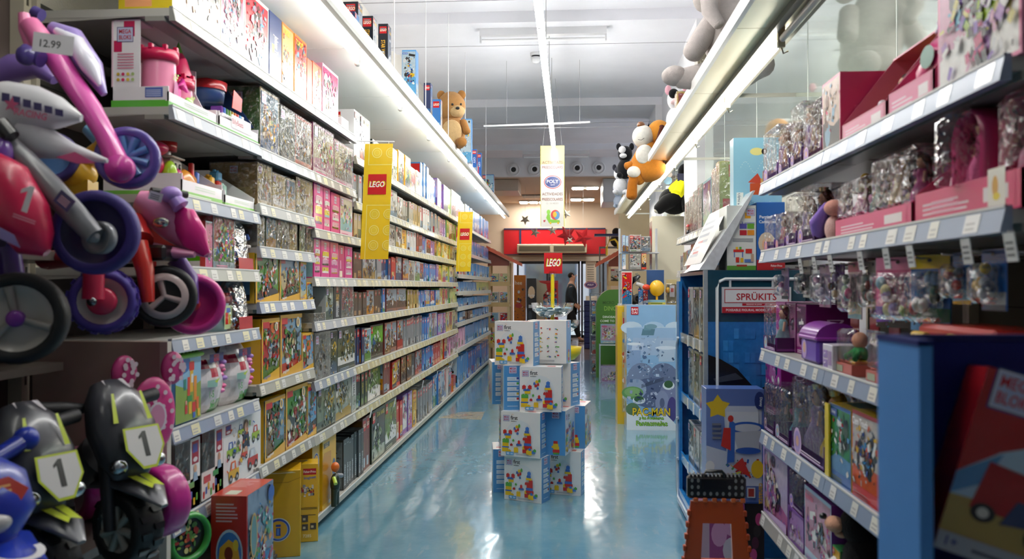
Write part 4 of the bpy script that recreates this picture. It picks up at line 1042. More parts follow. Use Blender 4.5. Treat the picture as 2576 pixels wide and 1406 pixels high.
def bag(p0,p1,z,h_,label):
 y0,y1 = YX(p0,-1.42),YX(p1,-1.42);w_ = y1 - y0 - .01;d_ = .15
 t = thing('block_bag',label,'bag of blocks',(-1.42 - d_/2,(y0 + y1)/2,z + .0005),PI/2,None)
 b = MB()
 nx,nz = 10,14;V = [];Fc = []
 for s_ in (-1,1):
  for j in range(nz + 1):
   for i in range(nx + 1):
    u = i/nx;v = j/nz
    bul = (math.sin(PI*min(max(u,0),1)) ** .5)*(math.sin(PI*(v*.9 + .08)) ** .6)
    ww = w_*(1 - .22*max(0,v - .6))*(.94 + .06*math.sin(v*17))
    V.append(((u - .5)*ww,s_*d_/2*bul*(1 if v > .05 else .8),v*h_))
 st = (nx + 1)*(nz + 1)
 for k in range(2):
  for j in range(nz):
   for i in range(nx):
    a = k*st + j*(nx + 1) + i
    q = (a,a + 1,a + nx + 2,a + nx + 1)
    u,v = i/nx,j/nz
    col = '#e6dfe0'
    if k == 0:
     if .25 > abs(v - .68)*2 and u < .55: col = '#b81c3c' if (int(u*4) + (1 if v > .68 else 0)) % 2 else '#e6dfe0'
     if v < .16 and u > .3: col = '#3f9a5a' if u > .3 + v else '#e6dfe0'
    b.add([V[x] for x in q],[(0,1,2,3)] if k == 0 else [(3,2,1,0)],col,'print',True)
 b.obj('pouch',t)
 f = Face((-w_/2,-d_/2 - .004,0),(1,0,0),(0,0,1),w_,h_);b = MB()
 b.r2(f,w_*.12,h_*.82,w_*.5,h_*.13,'#1c2c6c');b.t2(f,'MEGA',w_*.37,h_*.885,h_*.055,'#d8342c',w_*.4,al='c');b.t2(f,'BLOKS',w_*.37,h_*.83,h_*.05,'#d8342c',w_*.4,al='c')
 b.t2(f,'1-5',w_*.12,h_*.27,h_*.11,'#3a9a2c',w_*.45);b.t2(f,'60',w_*.14,h_*.12,h_*.12,'#3a9a2c',w_*.4)
 b.p2(f,[(w_*.05,h_*.45),(w_*.4,h_*.42),(w_*.42,h_*.54),(w_*.05,h_*.55)],'#8ab8ac');b.p2(f,[(w_*.3,h_*.52),(w_*.5,h_*.56),(w_*.38,h_*.48)],'#b8d43c')
 b.obj('label_print',t)
 b = MB()
 for k in range(8):
  b.ellip((w_*(.22 + .1*(k % 2)),-d_*.37 + .004*(k % 3),h_*(.32 + .065*k)),(w_*.09,.018,h_*.045),['#e070a8','#d8508c','#e888b8','#a880d0'][k % 4],'plastic',None,10,6)
 b.obj('pink_blocks',t,kind='stuff',label='pink blocks behind the bag window')
 b = MB();b.box(-w_*.3,w_*.3,-.01,.01,h_ - .005,h_ + .02,'#b01c40','cloth');b.obj('handle_strip',t)
bag(515,586,.85,.255,'white and pink bag of pink blocks beside the green-lidded tub')
bag(590,652,.85,.255,'white and pink bag of pink blocks, farther of the two bags')
def toybag(p0,p1,z,h_,label,pal):
 y0,y1 = YX(p0,-1.42),YX(p1,-1.42);w_ = y1 - y0 - .01;d_ = .12
 t = thing('toy_bag',label,'bag of toys',(-1.42 - d_/2,(y0 + y1)/2,z + .0005),PI/2,None)
 rng = random.Random(int(p0));b = MB()
 for k in range(46):
  x = rng.uniform(-.4,.4)*w_;y = rng.uniform(-.3,.3)*d_;zz = rng.uniform(.04,.8)*h_;s_ = rng.uniform(.008,.02)
  b.T = Matrix.Translation((x,y,zz)) @ Matrix.Rotation(rng.uniform(0,6),4,Vector((rng.random(),rng.random(),rng.random() + .1)).normalized())
  b.cbox(-s_,s_,-s_*.6,s_*.6,-s_*.4,s_*.4,rng.choice(pal),'plastic',.003)
 b.T = None;b.obj('toy_pieces',t,kind='stuff')
 b = MB()
 P = [(0,1),(.25,1.02),(.6,.9),(.85,.7),(1,.2)]
 b.tube([(0,0,h_*v) for v,q in P],[(w_*.5*q,d_*.5*q) for v,q in P],'#fff','film',14,up=(0,1,0));b.obj('clear_wrap',t)
 b = MB();b.quad([(-w_*.4,-d_*.52,h_*.02),(w_*.4,-d_*.52,h_*.02),(w_*.4,-d_*.5,h_*.25),(-w_*.4,-d_*.5,h_*.25)],'#b81c28');b.obj('card',t,label='red card')
toybag(594,642,1.43,.23,'crinkled clear bag of mixed toys at the end of near bay',['#c8342c','#3f6ac0','#e8a83c','#f0e8e0','#5a3c34','#e8703c'])
def tray(p0,p1,z,label,wallcol='#f0eef0',strip='#6ab84c',h_=.08,d_=.3,backh=None,name='open_tray_box'):
 y0,y1 = YX(p0,-1.42),YX(p1,-1.42);w_ = y1 - y0 - .01
 t = thing(name,label,'toy box',(-1.42 - d_/2,(y0 + y1)/2,z + .0005),PI/2,None)
 b = MB();b.box(-w_/2,w_/2,-d_/2,d_/2,0,.006,wallcol)
 for x in (-w_/2,w_/2 - .005): b.box(x,x + .005,-d_/2,d_/2,.0,h_,wallcol)
 b.box(-w_/2,w_/2,-d_/2,-d_/2 + .005,.006,h_*.75,wallcol)
 f = Face((-w_/2,-d_/2 - .0002,0),(1,0,0),(0,0,1),w_,h_)
 b.r2(f,0,0,w_,h_*.3,strip);b.lines2(f,w_*.1,h_*.06,w_*.6,h_*.2,2,'#e8f0e0');b.lines2(f,w_*.3,h_*.45,w_*.5,h_*.2,2,'#c8d8c8')
 g = Face((-w_/2 - .0002,d_/2,0),(0,-1,0),(0,0,1),d_,h_);b.r2(g,0,0,d_,h_*.3,strip)
 if backh:
  b.box(-w_/2,w_/2,d_/2 - .005,d_/2,0,backh,wallcol)
  for s_ in (-w_/2,w_/2 - .005): b.prism([(d_/2,h_),(d_/2,backh),(d_*.2,backh),(-d_/2,h_)],'x',s_,s_ + .005,wallcol)
 b.obj('carton',t)
 return t,w_,d_
t,w_,d_ = tray(455,560,1.69,'white tray box with chunky garden and boat toys, near bay','#efe8ee','#7ac04c',.09)
for (x,yy,zz,r,col,nm) in ((-.36,-.02,.13,(.035,.035,.045),'#c81c50','red_pot'),(-.36,-.02,.19,(.05,.05,.028),'#d8245c','pot_rim'),(-.26,-.06,.09,(.03,.03,.06),'#a8d42c','lime_leaf'),(-.18,-.07,.08,(.03,.03,.045),'#c8347c','pink_bud'),(-.30,-.09,.06,(.028,.028,.04),'#c8347c','pink_bud')):
 b = MB();b.ellip((x*w_,yy,zz),r,col);b.obj(nm,t)
b = MB();b.cbox(-.04,.05,-.045,.045,.1,.17,'#dcd8cc','plastic',.012);b.ellip((-.015,-.046,.14),(.009,.004,.012),'#181818');b.ellip((.02,-.046,.14),(.009,.004,.012),'#181818');b.cbox(-.05,.06,-.05,.05,.17,.178,'#d0ccc0','plastic',.003)
b.lathe([(.018,.178),(.018,.2)],'#e8e8e8','plastic');b.lathe([(0,.2),(.04,.2),(.042,.235),(0,.235)],'#b81c20','plastic');b.obj('chimney_head',t,label='cream head with two black eyes and red cap')
b = MB();b.tube([(.02,-.03,.06),(.06,-.03,.09),(.12,-.03,.085),(.17,-.03,.05)],[(.03,.05),(.045,.055),(.04,.05),(.02,.02)],'#e8982c','plastic',12);b.cbox(.14,.17,-.06,-.03,.09,.14,'#3f6ac0','plastic',.006);b.cbox(.1,.12,-.06,-.04,.11,.17,'#c8242c','plastic',.004);b.obj('orange_boat',t,label='orange boat with red and blue pieces')
t,w_,d_ = tray(564,640,1.69,'white tray box with brick tower toys beside the boat toys','#f2f0f0','#8acc5a',.07,backh=.2)
b = MB()
for (x,z0,z1,col,ww) in ((-.07,.01,.06,'#e8f0e0',.05),(-.07,.06,.09,'#c8242c',.04),(-.07,.09,.14,'#e8b02c',.04),(.0,.01,.10,'#f4f4f4',.04),(.0,.1,.13,'#c83428',.04),(.06,.01,.05,'#8acc7a',.05),(.06,.05,.12,'#b8e0d0',.03),(.0,.13,.17,'#4a9cc8',.05)):
 b.cbox(x - ww/2,x + ww/2,-.06,-.02,z0,z1,col,'plastic',.006)
 for q in (-.3,.3): b.lathe([(.008,z1),(.008,z1 + .008),(0,z1 + .008)],col,'plastic',(x + q*ww,-.04,0),(0,0,1),8)
b.obj('brick_tower',t)
t,w_,d_ = tray(420,545,2.0,'open white box with a pink toy castle, second highest shelf','#f0ecee','#5fb43c',.075,.21,None)
h_ = .315
b = MB();b.box(-w_/2 + .001,-w_/2 + .005,.0,d_/2,0,h_,'#f2eef0')
b.box(-w_/2,-w_/2 + .09,.0,d_/2,h_ - .005,h_,'#d8c0d0');b.box(-w_/2,w_/2,d_/2 - .006,d_/2,0,h_,'#e8c8d4')
b.prism([(d_/2 - .01,.07),(d_/2 - .01,h_),(d_/2 - .03,h_),(-.05,.08)],'x',w_/2 - .006,w_/2,'#e8e4e8')
b.obj('side_wall',t)
b = MB();g = Face((-w_/2 - .0006,d_/2,0),(0,-1,0),(0,0,1),d_,h_);g2 = Face((-w_/2 + .0006,d_/2,0),(0,-1,0),(0,0,1),d_,h_)
b.r2(g,0,0,d_*.95,.026,'#5fb43c');b.r2(g,.125,.036,.065,.035,'#5a70b8');b.lines2(g,.128,.04,.055,.026,4,'#c8d0e8')
g2.k = 0;b.r2(g2,.008,.2,.03,.04,'#c82458');b.r2(g2,.045,.255,.04,.055,'#c82458');mega_badge(b,g2,.02,.235,.06)
b.lines2(g2,.022,.14,.06,.06,6,'#d88aa0')
for k in range(8): b.e2(g2,.025 + .018*(k % 4),.12 - .02*(k // 4),.006,.006,['#c8a83c','#d83a6c','#e8c84a','#b8d088'][k % 4])
b.obj('side_print',t)
def tower(x,y,z0,r,hh,roof):
 b = MB();b.lathe([(r,z0),(r*.93,z0 + hh)],'#e88aac','plastic',(x,y,0),(0,0,1),20)
 b.lathe([(r*.9,z0 + hh),(r*1.06,z0 + hh),(r*1.12,z0 + hh + .04),(r*.9,z0 + hh + .04)],'#c8144c','plastic',(x,y,0),(0,0,1),20)
 for k in range(8):
  a = PI*2*k/8;b.cbox(x + r*math.cos(a) - .008,x + r*math.cos(a) + .008,y + r*math.sin(a) - .008,y + r*math.sin(a) + .008,z0 + hh + .035,z0 + hh + .055,'#c8144c','plastic',.002)
 if roof:
  b.lathe([(r*.95,z0 + hh + .05),(r*.55,z0 + hh + .12),(0,z0 + hh + .17)],'#d0245c','plastic',(x,y,0),(0,0,1),20)
  b.lathe([(r*.4,z0 + hh + .13),(0,z0 + hh + .19)],'#5fae3c','plastic',(x,y,0),(0,0,1),8)
 f = Face((x - r*.4,y - r - .002,z0),(1,0,0),(0,0,1),r*.8,hh);b.e2(f,r*.4,hh*.3,r*.3,hh*.28,'#b83c88')
 for k in range(6): b.e2(f,r*(.1 + .1*k),hh*(.6 + .06*(k % 3)),.006,.004,'#a8c04c')
 b.obj('tower',t)
tower(-w_*.30,-.03,.02,.062,.16,False);tower(w_*.12,-.02,.02,.055,.10,True)
b = MB();b.tube([(-w_*.1,-.04,.03),(-w_*.08,-.04,.1),(0,-.04,.14),(w_*.1,-.04,.1),(w_*.12,-.04,.03)],[(.03,.02)]*5,'#d83c98','plastic',10);b.obj('arch',t)
b = MB();b.ellip((0,-.085,.06),(.03,.012,.02),'#8acc3c');b.ellip((.04,-.085,.05),(.03,.012,.012),'#a0dc4c');b.obj('lime_leaf',t)
t,w_,d_ = tray(549,650,2.0,'open white box with a toy drum and piano set','#f2eef0','#6ab84c',.08,.26,None)
b = MB();b.box(-w_/2,w_/2,d_/2 - .006,d_/2,0,.26,'#8a94a4');b.prism([(d_/2 - .01,.05),(d_/2 - .01,.26),(d_/2 - .12,.26),(-d_/2 + .02,.09)],'x',w_/2 - .006,w_/2,'#1f3a68');b.prism([(d_/2 - .01,.05),(d_/2 - .01,.28),(d_/2 - .16,.24),(-d_/2 + .1,.09)],'x',-w_/2,-w_/2 + .006,'#e8e4e8')
b.obj('side_wall',t)
b = MB();b.lathe([(.0,.15),(.07,.15),(.08,.23),(.0,.24)],'#3c5a90','plastic',(-w_*.1,0,0),(0,0,1),18);b.lathe([(.082,.2),(.085,.235),(0,.26)],'#b81c24','plastic',(-w_*.1,0,0),(0,0,1),18);b.obj('toy_drum',t,label='dark blue drum with red rim')
b = MB();b.cbox(-w_*.32,w_*.32,-.12,-.03,.06,.09,'#f4f4f6','plastic',.012)
for k in range(9): b.cbox(-w_*.28 + k*w_*.065,-w_*.28 + k*w_*.065 + .018,-.10,-.05,.09,.12,['#6a2c90','#3f6ac0','#4f9c46','#8acc3c','#e8c030','#e87a3c','#c8242c','#4a9cc8','#e8e8e8'][k],'plastic',.003)
b.obj('toy_piano',t)
f = Face((-w_/2,-d_/2 - .001,0),(1,0,0),(0,0,1),w_,.1);b = MB();b.r2(f,w_*.28,.035,w_*.5,.055,'#f4f0f0');b.t2(f,'BillyBeats',w_*.3,.045,.03,'#a81c3c',w_*.46);b.obj('name_strip',t)
b = MB();b.prism([(-.08,.12),(.02,.12),(.03,.18),(-.06,.2)],'y',-.128,-.126,'#d83a34','card');b.obj('red_callout',t)
def minibucket(px,z,label):
 y = YX(px,-1.45);t = thing('brick_bucket',label,'toy tub',(-1.52,y,z + .0005),PI/2)
 b = MB();b.lathe([(0,0),(.055,0),(.062,.12),(.0,.12)],'#b8dce8','plastic',(0,0,0),(0,0,1),20);f = Face((-.04,-.0635,.01),(1,0,0),(0,0,1),.08,.1);b.r2(f,0,0,.08,.1,'#c8e0a8');b.r2(f,.01,.02,.03,.05,'#d8342c');b.r2(f,.045,.02,.02,.04,'#e8c030');b.r2(f,.02,.07,.04,.02,'#3f6ac0');b.obj('tub',t)
 b = MB();b.cbox(-.06,.06,-.06,.06,.12,.155,'#c8242c','plastic',.008)
 for i in range(4):
  for j in range(4): b.lathe([(.01,.155),(.01,.165),(0,.165)],'#c8242c','plastic',(-.045 + .03*i,-.045 + .03*j,0),(0,0,1),8)
 b.obj('lid',t,label='red studded lid')
minibucket(578,1.17,'small round tub with a red studded lid, near bay')
toybag(596,640,1.17,.24,'clear bag printed with a baby face beside the red-lidded tub',['#e8c8b0','#d8b098','#8ab0d8','#f0f0f0','#c8342c'])
def rawbox(name,label,cat,x0,x1,y0,y1,z0,z1,col,deco,rot=0,group=None,top=None):
 """printed carton in room coordinates; deco(b, faces) prints on it; right = towards +x, front = towards the camera"""
 cx,cy = (x0 + x1)/2,(y0 + y1)/2
 b = MB();a,c,h_ = (x1 - x0)/2,(y1 - y0)/2,z1 - z0
 b.cbox(-a,a,-c,c,0,h_,col,'card',.0015)
 F = boxfaces(-a,a,-c,c,0,h_)
 deco(b,F)
 return b.obj(name,None,(cx,cy,z0 + .0005),rot,**KW(label,cat,group))
def deco_red(b,F):
 f = F['front'];W,Hh = f.w,f.h
 b.r2(f,0,0,W,Hh*.3,'#2f4a28');b.r2(f,0,Hh*.3,W,Hh*.7,'#b01c1c')
 b.lines2(f,W*.14,Hh*.82,W*.72,Hh*.14,6,'#c8a0b0',random.Random(3))
 b.e2(f,W*.52,Hh*.6,W*.38,Hh*.17,'#b8c8d8',n=24);b.e2(f,W*.52,Hh*.6,W*.34,Hh*.15,'#3f78c0',n=24)
 b.p2(f,[(W*.2,Hh*.52),(W*.85,Hh*.52),(W*.75,Hh*.66),(W*.5,Hh*.7),(W*.25,Hh*.64)],'#e8a82c');b.e2(f,W*.5,Hh*.6,W*.12,Hh*.05,'#7a2c1c');b.e2(f,W*.7,Hh*.66,W*.08,Hh*.04,'#e8c83c')
 b.r2(f,W*.2,Hh*.47,W*.65,Hh*.05,'#4f9a44');b.e2(f,W*.5,Hh*.46,W*.28,Hh*.025,'#e8e4e4')
 b.e2(f,W*.55,Hh*.2,W*.36,Hh*.13,'#d8dce4',n=24);b.e2(f,W*.55,Hh*.2,W*.32,Hh*.12,'#3a5a8c',n=24);b.p2(f,[(W*.35,Hh*.12),(W*.7,Hh*.12),(W*.6,Hh*.22),(W*.45,Hh*.24)],'#d8a888');b.r2(f,W*.4,Hh*.2,W*.14,Hh*.08,'#c83a34')
 b.e2(f,W*.85,Hh*.3,W*.13,Hh*.05,'#1c1814')
 f = F['right'];rng = random.Random(8)
 art(b,f,f.w*.04,0,f.w*.96,f.h,['#a8b8cc','#7ab0a0','#5fa05c','#d8b86c','#e8a83c','#c87a8c','#8ac4c8','#d8dce4','#6a9ad0','#c8506c'],rng,60)
 b.e2(f,f.w*.2,f.h*.7,f.w*.13,f.h*.16,'#c8a050',n=20);b.e2(f,f.w*.2,f.h*.7,f.w*.10,f.h*.14,'#5a8a8c',n=20)
 b.e2(f,f.w*.85,f.h*.92,f.w*.12,f.h*.06,'#3a62b0');b.e2(f,f.w*.85,f.h*.05,f.w*.12,f.h*.06,'#3a62b0')
 f = F['top'];b.r2(f,0,0,f.w,f.h,'#c03a2c');b.lines2(f,f.w*.1,f.h*.5,f.w*.6,f.h*.4,9,'#d89a98',random.Random(2));b.r2(f,f.w*.3,f.h*.08,f.w*.35,f.h*.22,'#c8d0b8')
rawbox('playset_box','large red box with playset pictures standing on the floor at left','toy box',-1.375,-1.235,3.14,3.43,0,.555,'#b52420',deco_red)
def ilogo(b,f,x,y,r):
 b.e2(f,x,y,r*1.08,r*1.08,'#c8d0c8',n=28);b.e2(f,x,y,r,r,'#24449c',n=28);b.e2(f,x + r*.05,y - r*.05,r*.84,r*.84,'#7aa0d8',n=28);b.e2(f,x,y,r*.8,r*.8,'#dca41c',n=28)
 b.r2(f,x - r*.2,y - r*.55,r*.4,r*.72,'#24449c');b.r2(f,x - r*.12,y - r*.47,r*.2,r*.58,'#5a88d0');b.r2(f,x - r*.22,y + r*.28,r*.44,r*.2,'#24449c')
def deco_y1(b,F):
 ilogo(b,F['front'],F['front'].w*.48,F['front'].h*.32,.055)
 f = F['front'];b.p2(f,[(0,f.h*.92),(f.w*.3,f.h*.86),(f.w*.7,f.h*.86),(f.w,f.h*.91),(f.w,f.h*.915),(f.w*.7,f.h*.865),(f.w*.3,f.h*.865),(0,f.h*.925)],'#a87c14')
 b.p2(f,[(f.w*.1,f.h*.965),(f.w*.9,f.h*.97),(f.w*.8,f.h*.985),(f.w*.5,f.h*.975),(f.w*.2,f.h*.982)],'#e8d8a0')
rawbox('playset_box','plain yellow box with torn top edge and a round blue emblem','toy box',-1.585,-1.378,4.115,4.315,0,.435,'#dba818',deco_y1,.3)
def deco_y2(b,F):
 f = F['front'];W,Hh = f.w,f.h;x = W*.50
 b.r2(f,x + W*.2,Hh*.86,W*.26,Hh*.08,'#b81c24');b.t2(f,'Fisher-Price',x + W*.33,Hh*.885,Hh*.03,'#f4ece0',W*.24,al='c');b.t2(f,'imaginext',x + W*.22,Hh*.79,Hh*.045,'#3f6ab8',W*.24,rot=.08)
 rng = random.Random(6)
 for k in range(30): b.r2(f,x + W*rng.uniform(.12,.42),Hh*rng.uniform(.55,.70),W*rng.uniform(.02,.06),Hh*rng.uniform(.015,.05),rng.choice(['#3a3434','#d8d4d0','#a8342c','#8a9098','#e8c84a']))
 b.lines2(f,x + W*.15,Hh*.42,W*.33,Hh*.03,2,'#3a3020');b.lines2(f,x + W*.15,Hh*.34,W*.3,Hh*.02,1,'#3a3020')
 for (q,zz) in ((.18,.26),(.18,.15),(.34,.16)): b.r2(f,x + W*q,Hh*zz,W*.12,Hh*.08,'#4a4038');b.r2(f,x + W*(q + .02),Hh*(zz + .02),W*.05,Hh*.03,'#c8b890')
 b.t2(f,'7285',x + W*.2,Hh*.06,Hh*.04,'#e8dcae',W*.2)
 f = F['top'];b.t2(f,'imaginext',f.w*.3,f.h*.5,.03,'#4a78c0',f.w*.5);b.r2(f,f.w*.3,f.h*.2,f.w*.3,f.h*.15,'#c83a34')
rawbox('playset_box','yellow box with small product pictures behind the torn yellow box','toy box',-1.614,-1.352,4.358,4.494,0,.415,'#dcae1c',deco_y2,.3)
rawbox('playset_box','yellow box with an emblem on its side, under the second lowest shelf','toy box',-1.66,-1.42,4.56,4.70,.07,.47,'#c99c1a',lambda b,F: ilogo(b,F['right'],F['right'].w*.5,F['right'].h*.75,.05))
def deco_dc(b,F):
 f = F['right'];W,Hh = f.w,f.h
 b.r2(f,W*.08,Hh*.86,W*.42,Hh*.07,'#5a5040');b.t2(f,'DC SUPER',W*.29,Hh*.90,Hh*.024,'#e8d8b0',W*.38,al='c');b.t2(f,'FRIENDS',W*.29,Hh*.865,Hh*.026,'#e8d8b0',W*.38,al='c')
 b.p2(f,[(W*.0,Hh*.08),(W*.62,Hh*.1),(W*.62,Hh*.78),(W*.1,Hh*.8),(0,Hh*.7)],'#c88a18')
 b.p2(f,[(0,0),(W*.66,0),(W*.66,Hh*.16),(W*.4,Hh*.04),(0,Hh*.02)],'#e0b838')
 b.r2(f,W*.45,Hh*.04,W*.1,Hh*.05,'#d8dcc8');b.r2(f,W*.58,Hh*.06,W*.12,Hh*.05,'#b82420');b.e2(f,W*.82,Hh*.5,W*.13,Hh*.14,'#3a5688');b.e2(f,W*.86,Hh*.34,W*.1,Hh*.1,'#4a6698')
rawbox('playset_box','yellow super friends playset box at the end of yellow boxes','toy box',-1.66,-1.41,4.72,5.0,.07,.48,'#dfae1c',deco_dc)
b = MB()
b.ellip((0,0,.13),(.03,.035,.06),'#27352a');b.ellip((0,0,.225),(.025,.025,.03),'#d8702c');b.tube([(0,-.02,.10),(.0,-.03,0)],[.02,.016],'#27352a','plastic',8);b.tube([(0,.02,.10),(0,.03,0)],[.02,.016],'#27352a','plastic',8);b.tube([(.0,.03,.17),(.02,.07,.16)],.014,'#8a9098','plastic',8);b.tube([(0,-.03,.17),(.02,-.06,.14)],.012,'#b8d84c','plastic',8)
b.obj('toy_figure',None,(-1.375,4.86,.0715),**KW('small armoured toy figure with an orange head before the super friends box','toy figure'))
def deco_cars(b,F):
 f = F['right'];W,Hh = f.w,f.h;b.r2(f,0,0,W,Hh,'#f0f0ee')
 b.r2(f,W*.05,Hh*.80,W*.14,Hh*.14,'#a81c34');b.r2(f,W*.065,Hh*.87,W*.11,Hh*.06,'#4a4a9c');b.e2(f,W*.12,Hh*.835,W*.05,Hh*.02,'#f0e8e8');b.e2(f,W*.27,Hh*.8,W*.045,Hh*.07,'#8a8a90');b.e2(f,W*.27,Hh*.8,W*.04,Hh*.063,'#f0f0ee')
 def car(x,y,s,c,c2):
  b.r2(f,W*x,Hh*y,W*.2*s,Hh*.1*s,c);b.p2(f,[(W*(x + .03*s),Hh*(y + .1*s)),(W*(x + .15*s),Hh*(y + .1*s)),(W*(x + .13*s),Hh*(y + .2*s)),(W*(x + .05*s),Hh*(y + .2*s))],c2)
  b.r2(f,W*(x + .06*s),Hh*(y + .11*s),W*.05*s,Hh*.07*s,'#dfe8ee')
  for q in (.04,.16): b.e2(f,W*(x + q*s),Hh*y,W*.032*s,Hh*.05*s,'#22242a');b.e2(f,W*(x + q*s),Hh*y,W*.014*s,Hh*.02*s,'#c8ccd0')
 car(.08,.45,1.1,'#9cc83c','#3a5aa8');car(.36,.72,.8,'#b8d040','#3a5a9c');car(.74,.55,1.1,'#a8c83c','#c83428');car(.12,.10,1.3,'#e8b82c','#e8702c');car(.62,.14,1.4,'#c83028','#c8ccd4');car(.44,.34,.8,'#d8442c','#e8a83c')
 b.e2(f,W*.56,Hh*.84,W*.055,Hh*.09,'#6a4a34');b.e2(f,W*.56,Hh*.81,W*.045,Hh*.075,'#d8a888');b.p2(f,[(W*.48,Hh*.48),(W*.66,Hh*.48),(W*.62,Hh*.72),(W*.5,Hh*.72)],'#1c2440');b.p2(f,[(W*.5,Hh*.42),(W*.6,Hh*.42),(W*.58,Hh*.5),(W*.52,Hh*.5)],'#d8a888')
 detail(b,f,W*.05,Hh*.03,W*.9,Hh*.9,['#e8702c','#3a5aa8','#c83028','#8cb83c','#e8b82c','#5a5e64'],random.Random(8),30)
 g = F['front'];b.r2(g,0,0,g.w,g.h,'#ecebe8');b.r2(g,g.w*.6,g.h*.7,g.w*.3,g.h*.2,'#a81c34')
rawbox('toy_box','white box printed with toy cars and a child, second lowest shelf','toy box',-1.68,-1.425,YX(566,-1.42),YX(660,-1.42) - .004,.52,.795,'#eceae6',deco_cars)
# ============================================================ RIDE-ON TOYS AT THE LEFT
t = thing('shelving_unit','deep ride-on toy bay at the near left, mostly hidden by toys','shelving',(XL,2.25,0))
b = MB();b.box(0,.02,-.75,.55,0,2.6,'#544944','matte');b.obj('back_panel',t)
for y in (-.74,.53):
 b = MB();b.box(.02,.07,y - .02,y + .02,0,2.6,'#c2bba6','metal')
 for k in range(18): b.box(.07,.0705,y - .006,y + .006,.3 + .12*k,.35 + .12*k,'#4a463e','metal')
 b.obj('upright',t)
for z,d_ in ((1.10,.20),(.56,.50),(1.47,.36)):
 b = MB();b.box(.02,d_,-.74,.54,z - .028,z,'#6c645c','metal');b.obj('shelf',t)
def wheel(name,parent,c,r,w_,tyre,hub,ax=(0,1,0),hubr=.68,tread=0,spokes=0,spcol=None,boss=None,lab=None):
 """wheel with its tyre; the hub and spokes are its sub-parts"""
 ax = Vector(ax).normalized();c = Vector(c)
 b = MB();e = w_/2
 b.lathe([(r*hubr,-e*.82),(r*hubr*1.04,-e),(r*.9,-e),(r*.97,-e*.8),(r,-e*.4),(r,e*.4),(r*.97,e*.8),(r*.9,e),(r*hubr*1.04,e),(r*hubr,e*.82)],tyre,'rubber' if lum(tyre) < .1 else 'plastic',c,ax,36)
 if tread:
  a = ax.orthogonal().normalized();q = ax.cross(a)
  for k in range(tread):
   t0 = 2*PI*k/tread
   for s_ in (-1,1):
    tt = t0 + (PI/tread if s_ > 0 else 0)
    d = a*math.cos(tt) + q*math.sin(tt);g = a*-math.sin(tt) + q*math.cos(tt)
    o = c + d*r*.99 + ax*(s_*e*.45)
    b.add([o + g*u + ax*(v) + d*n for n in (0,.006) for (u,v) in ((-.009,-e*.38),(.009,-e*.3),(.009,e*.3),(-.009,e*.38))],[(4,5,6,7),(0,1,5,4),(1,2,6,5),(2,3,7,6),(3,0,4,7)],tyre,'plastic')
 o = b.obj(name,parent,**({'label': lab} if lab else {}))
 b = MB();b.lathe([(0,e*.55),(r*hubr*.3,e*.6),(r*hubr*.75,e*.4),(r*hubr,e*.8)],hub,'plastic',c,ax,28);b.lathe([(0,-e*.55),(r*hubr*.3,-e*.6),(r*hubr*.75,-e*.4),(r*hubr,-e*.8)],hub,'plastic',c,ax,28)
 b.obj('hub',o)
 if spokes:
  b = MB();a = ax.orthogonal().normalized();q = ax.cross(a)
  for k in range(spokes):
   d = a*math.cos(2*PI*k/spokes) + q*math.sin(2*PI*k/spokes)
   for s_ in (-1,1): b.tube([c + ax*s_*e*.72,c + d*r*hubr*.96 + ax*s_*e*.75],[.009,.013],spcol,'plastic',6)
  b.obj('spokes',o)
 if boss:
  b = MB()
  for s_ in (-1,1):
   b.lathe([(r*hubr*boss[1],s_*e*.5),(r*hubr*boss[1],s_*e*1.15),(r*hubr*boss[1]*.8,s_*e*1.3),(0,s_*e*1.32)],boss[0],'plastic',c,ax,24)
  b.obj('hub_cap',o)
 return o
def lum(c):
 c = H(c);return .3*c[0] + .6*c[1] + .1*c[2]
def P3(px,py,Y): return PY(px,py,Y)
def rroot(name,label,cat,base):
 t = thing(name,label,cat,base)
 return t,Vector(base)
def sub(v,o): return tuple(Vector(v) - o)
c = P3(322,398,2.42);rad = .093
t,o = rroot('ride_on_bike','pink and purple ride-on bike with a purple wheel, highest at left','ride-on toy',(c.x - .05,c.y,c.z - rad))
def q(px,py,Y=2.36): return sub(P3(px,py,Y),o)
wheel('front_wheel',t,q(322,398,2.42),rad,.05,'#5a4a9c','#6f9cd0',(.30,-1,0),.70,0,9,'#5a88c0')
wheel('rear_wheel',t,(q(322,398,2.42)[0] - .30,.10,rad + .02),.08,.05,'#3a3070','#5a88c0',(.30,-1,0),.70)
b = MB()
b.tube([q(120,115),q(170,190),q(225,270),q(265,340),q(300,420)],[(.030,.035),(.048,.030),(.045,.03),(.036,.028),(.036,.034)],'#d850a8','plastic',14)
b.lathe([(0,-.04),(.036,-.035),(.042,0),(.036,.02),(0,.022)],'#d040a0','plastic',q(303,425,2.33),(-.3,1,0),24)
b.obj('fork',t)
b = MB();b.tube([q(75,60),q(100,95),q(120,140)],[(.034,.028),(.04,.032),(.03,.03)],'#e878ac','plastic',12);b.tube([q(60,35),q(66,75),q(78,120)],[(.018,.015),(.024,.02),(.016,.016)],'#ec86b4','plastic',10);b.obj('handlebar_frame',t)
b = MB();b.tube([q(60,130,2.30),q(105,150,2.30)],.024,'#4c3e86','plastic',14);b.ellip(q(66,140,2.28),(.028,.028,.028),'#4c3e86');b.obj('grip',t);b = MB();b.tube([q(85,30,2.5),q(105,40,2.5)],.02,'#4c3e86','plastic',12);b.obj('grip',t)
b = MB();b.tube([q(130,70,2.42),q(180,95,2.42),q(225,165,2.42),q(262,238,2.42)],[(.02,.02),(.05,.035),(.05,.035),(.008,.01)],'#9a86c8','plastic',14)
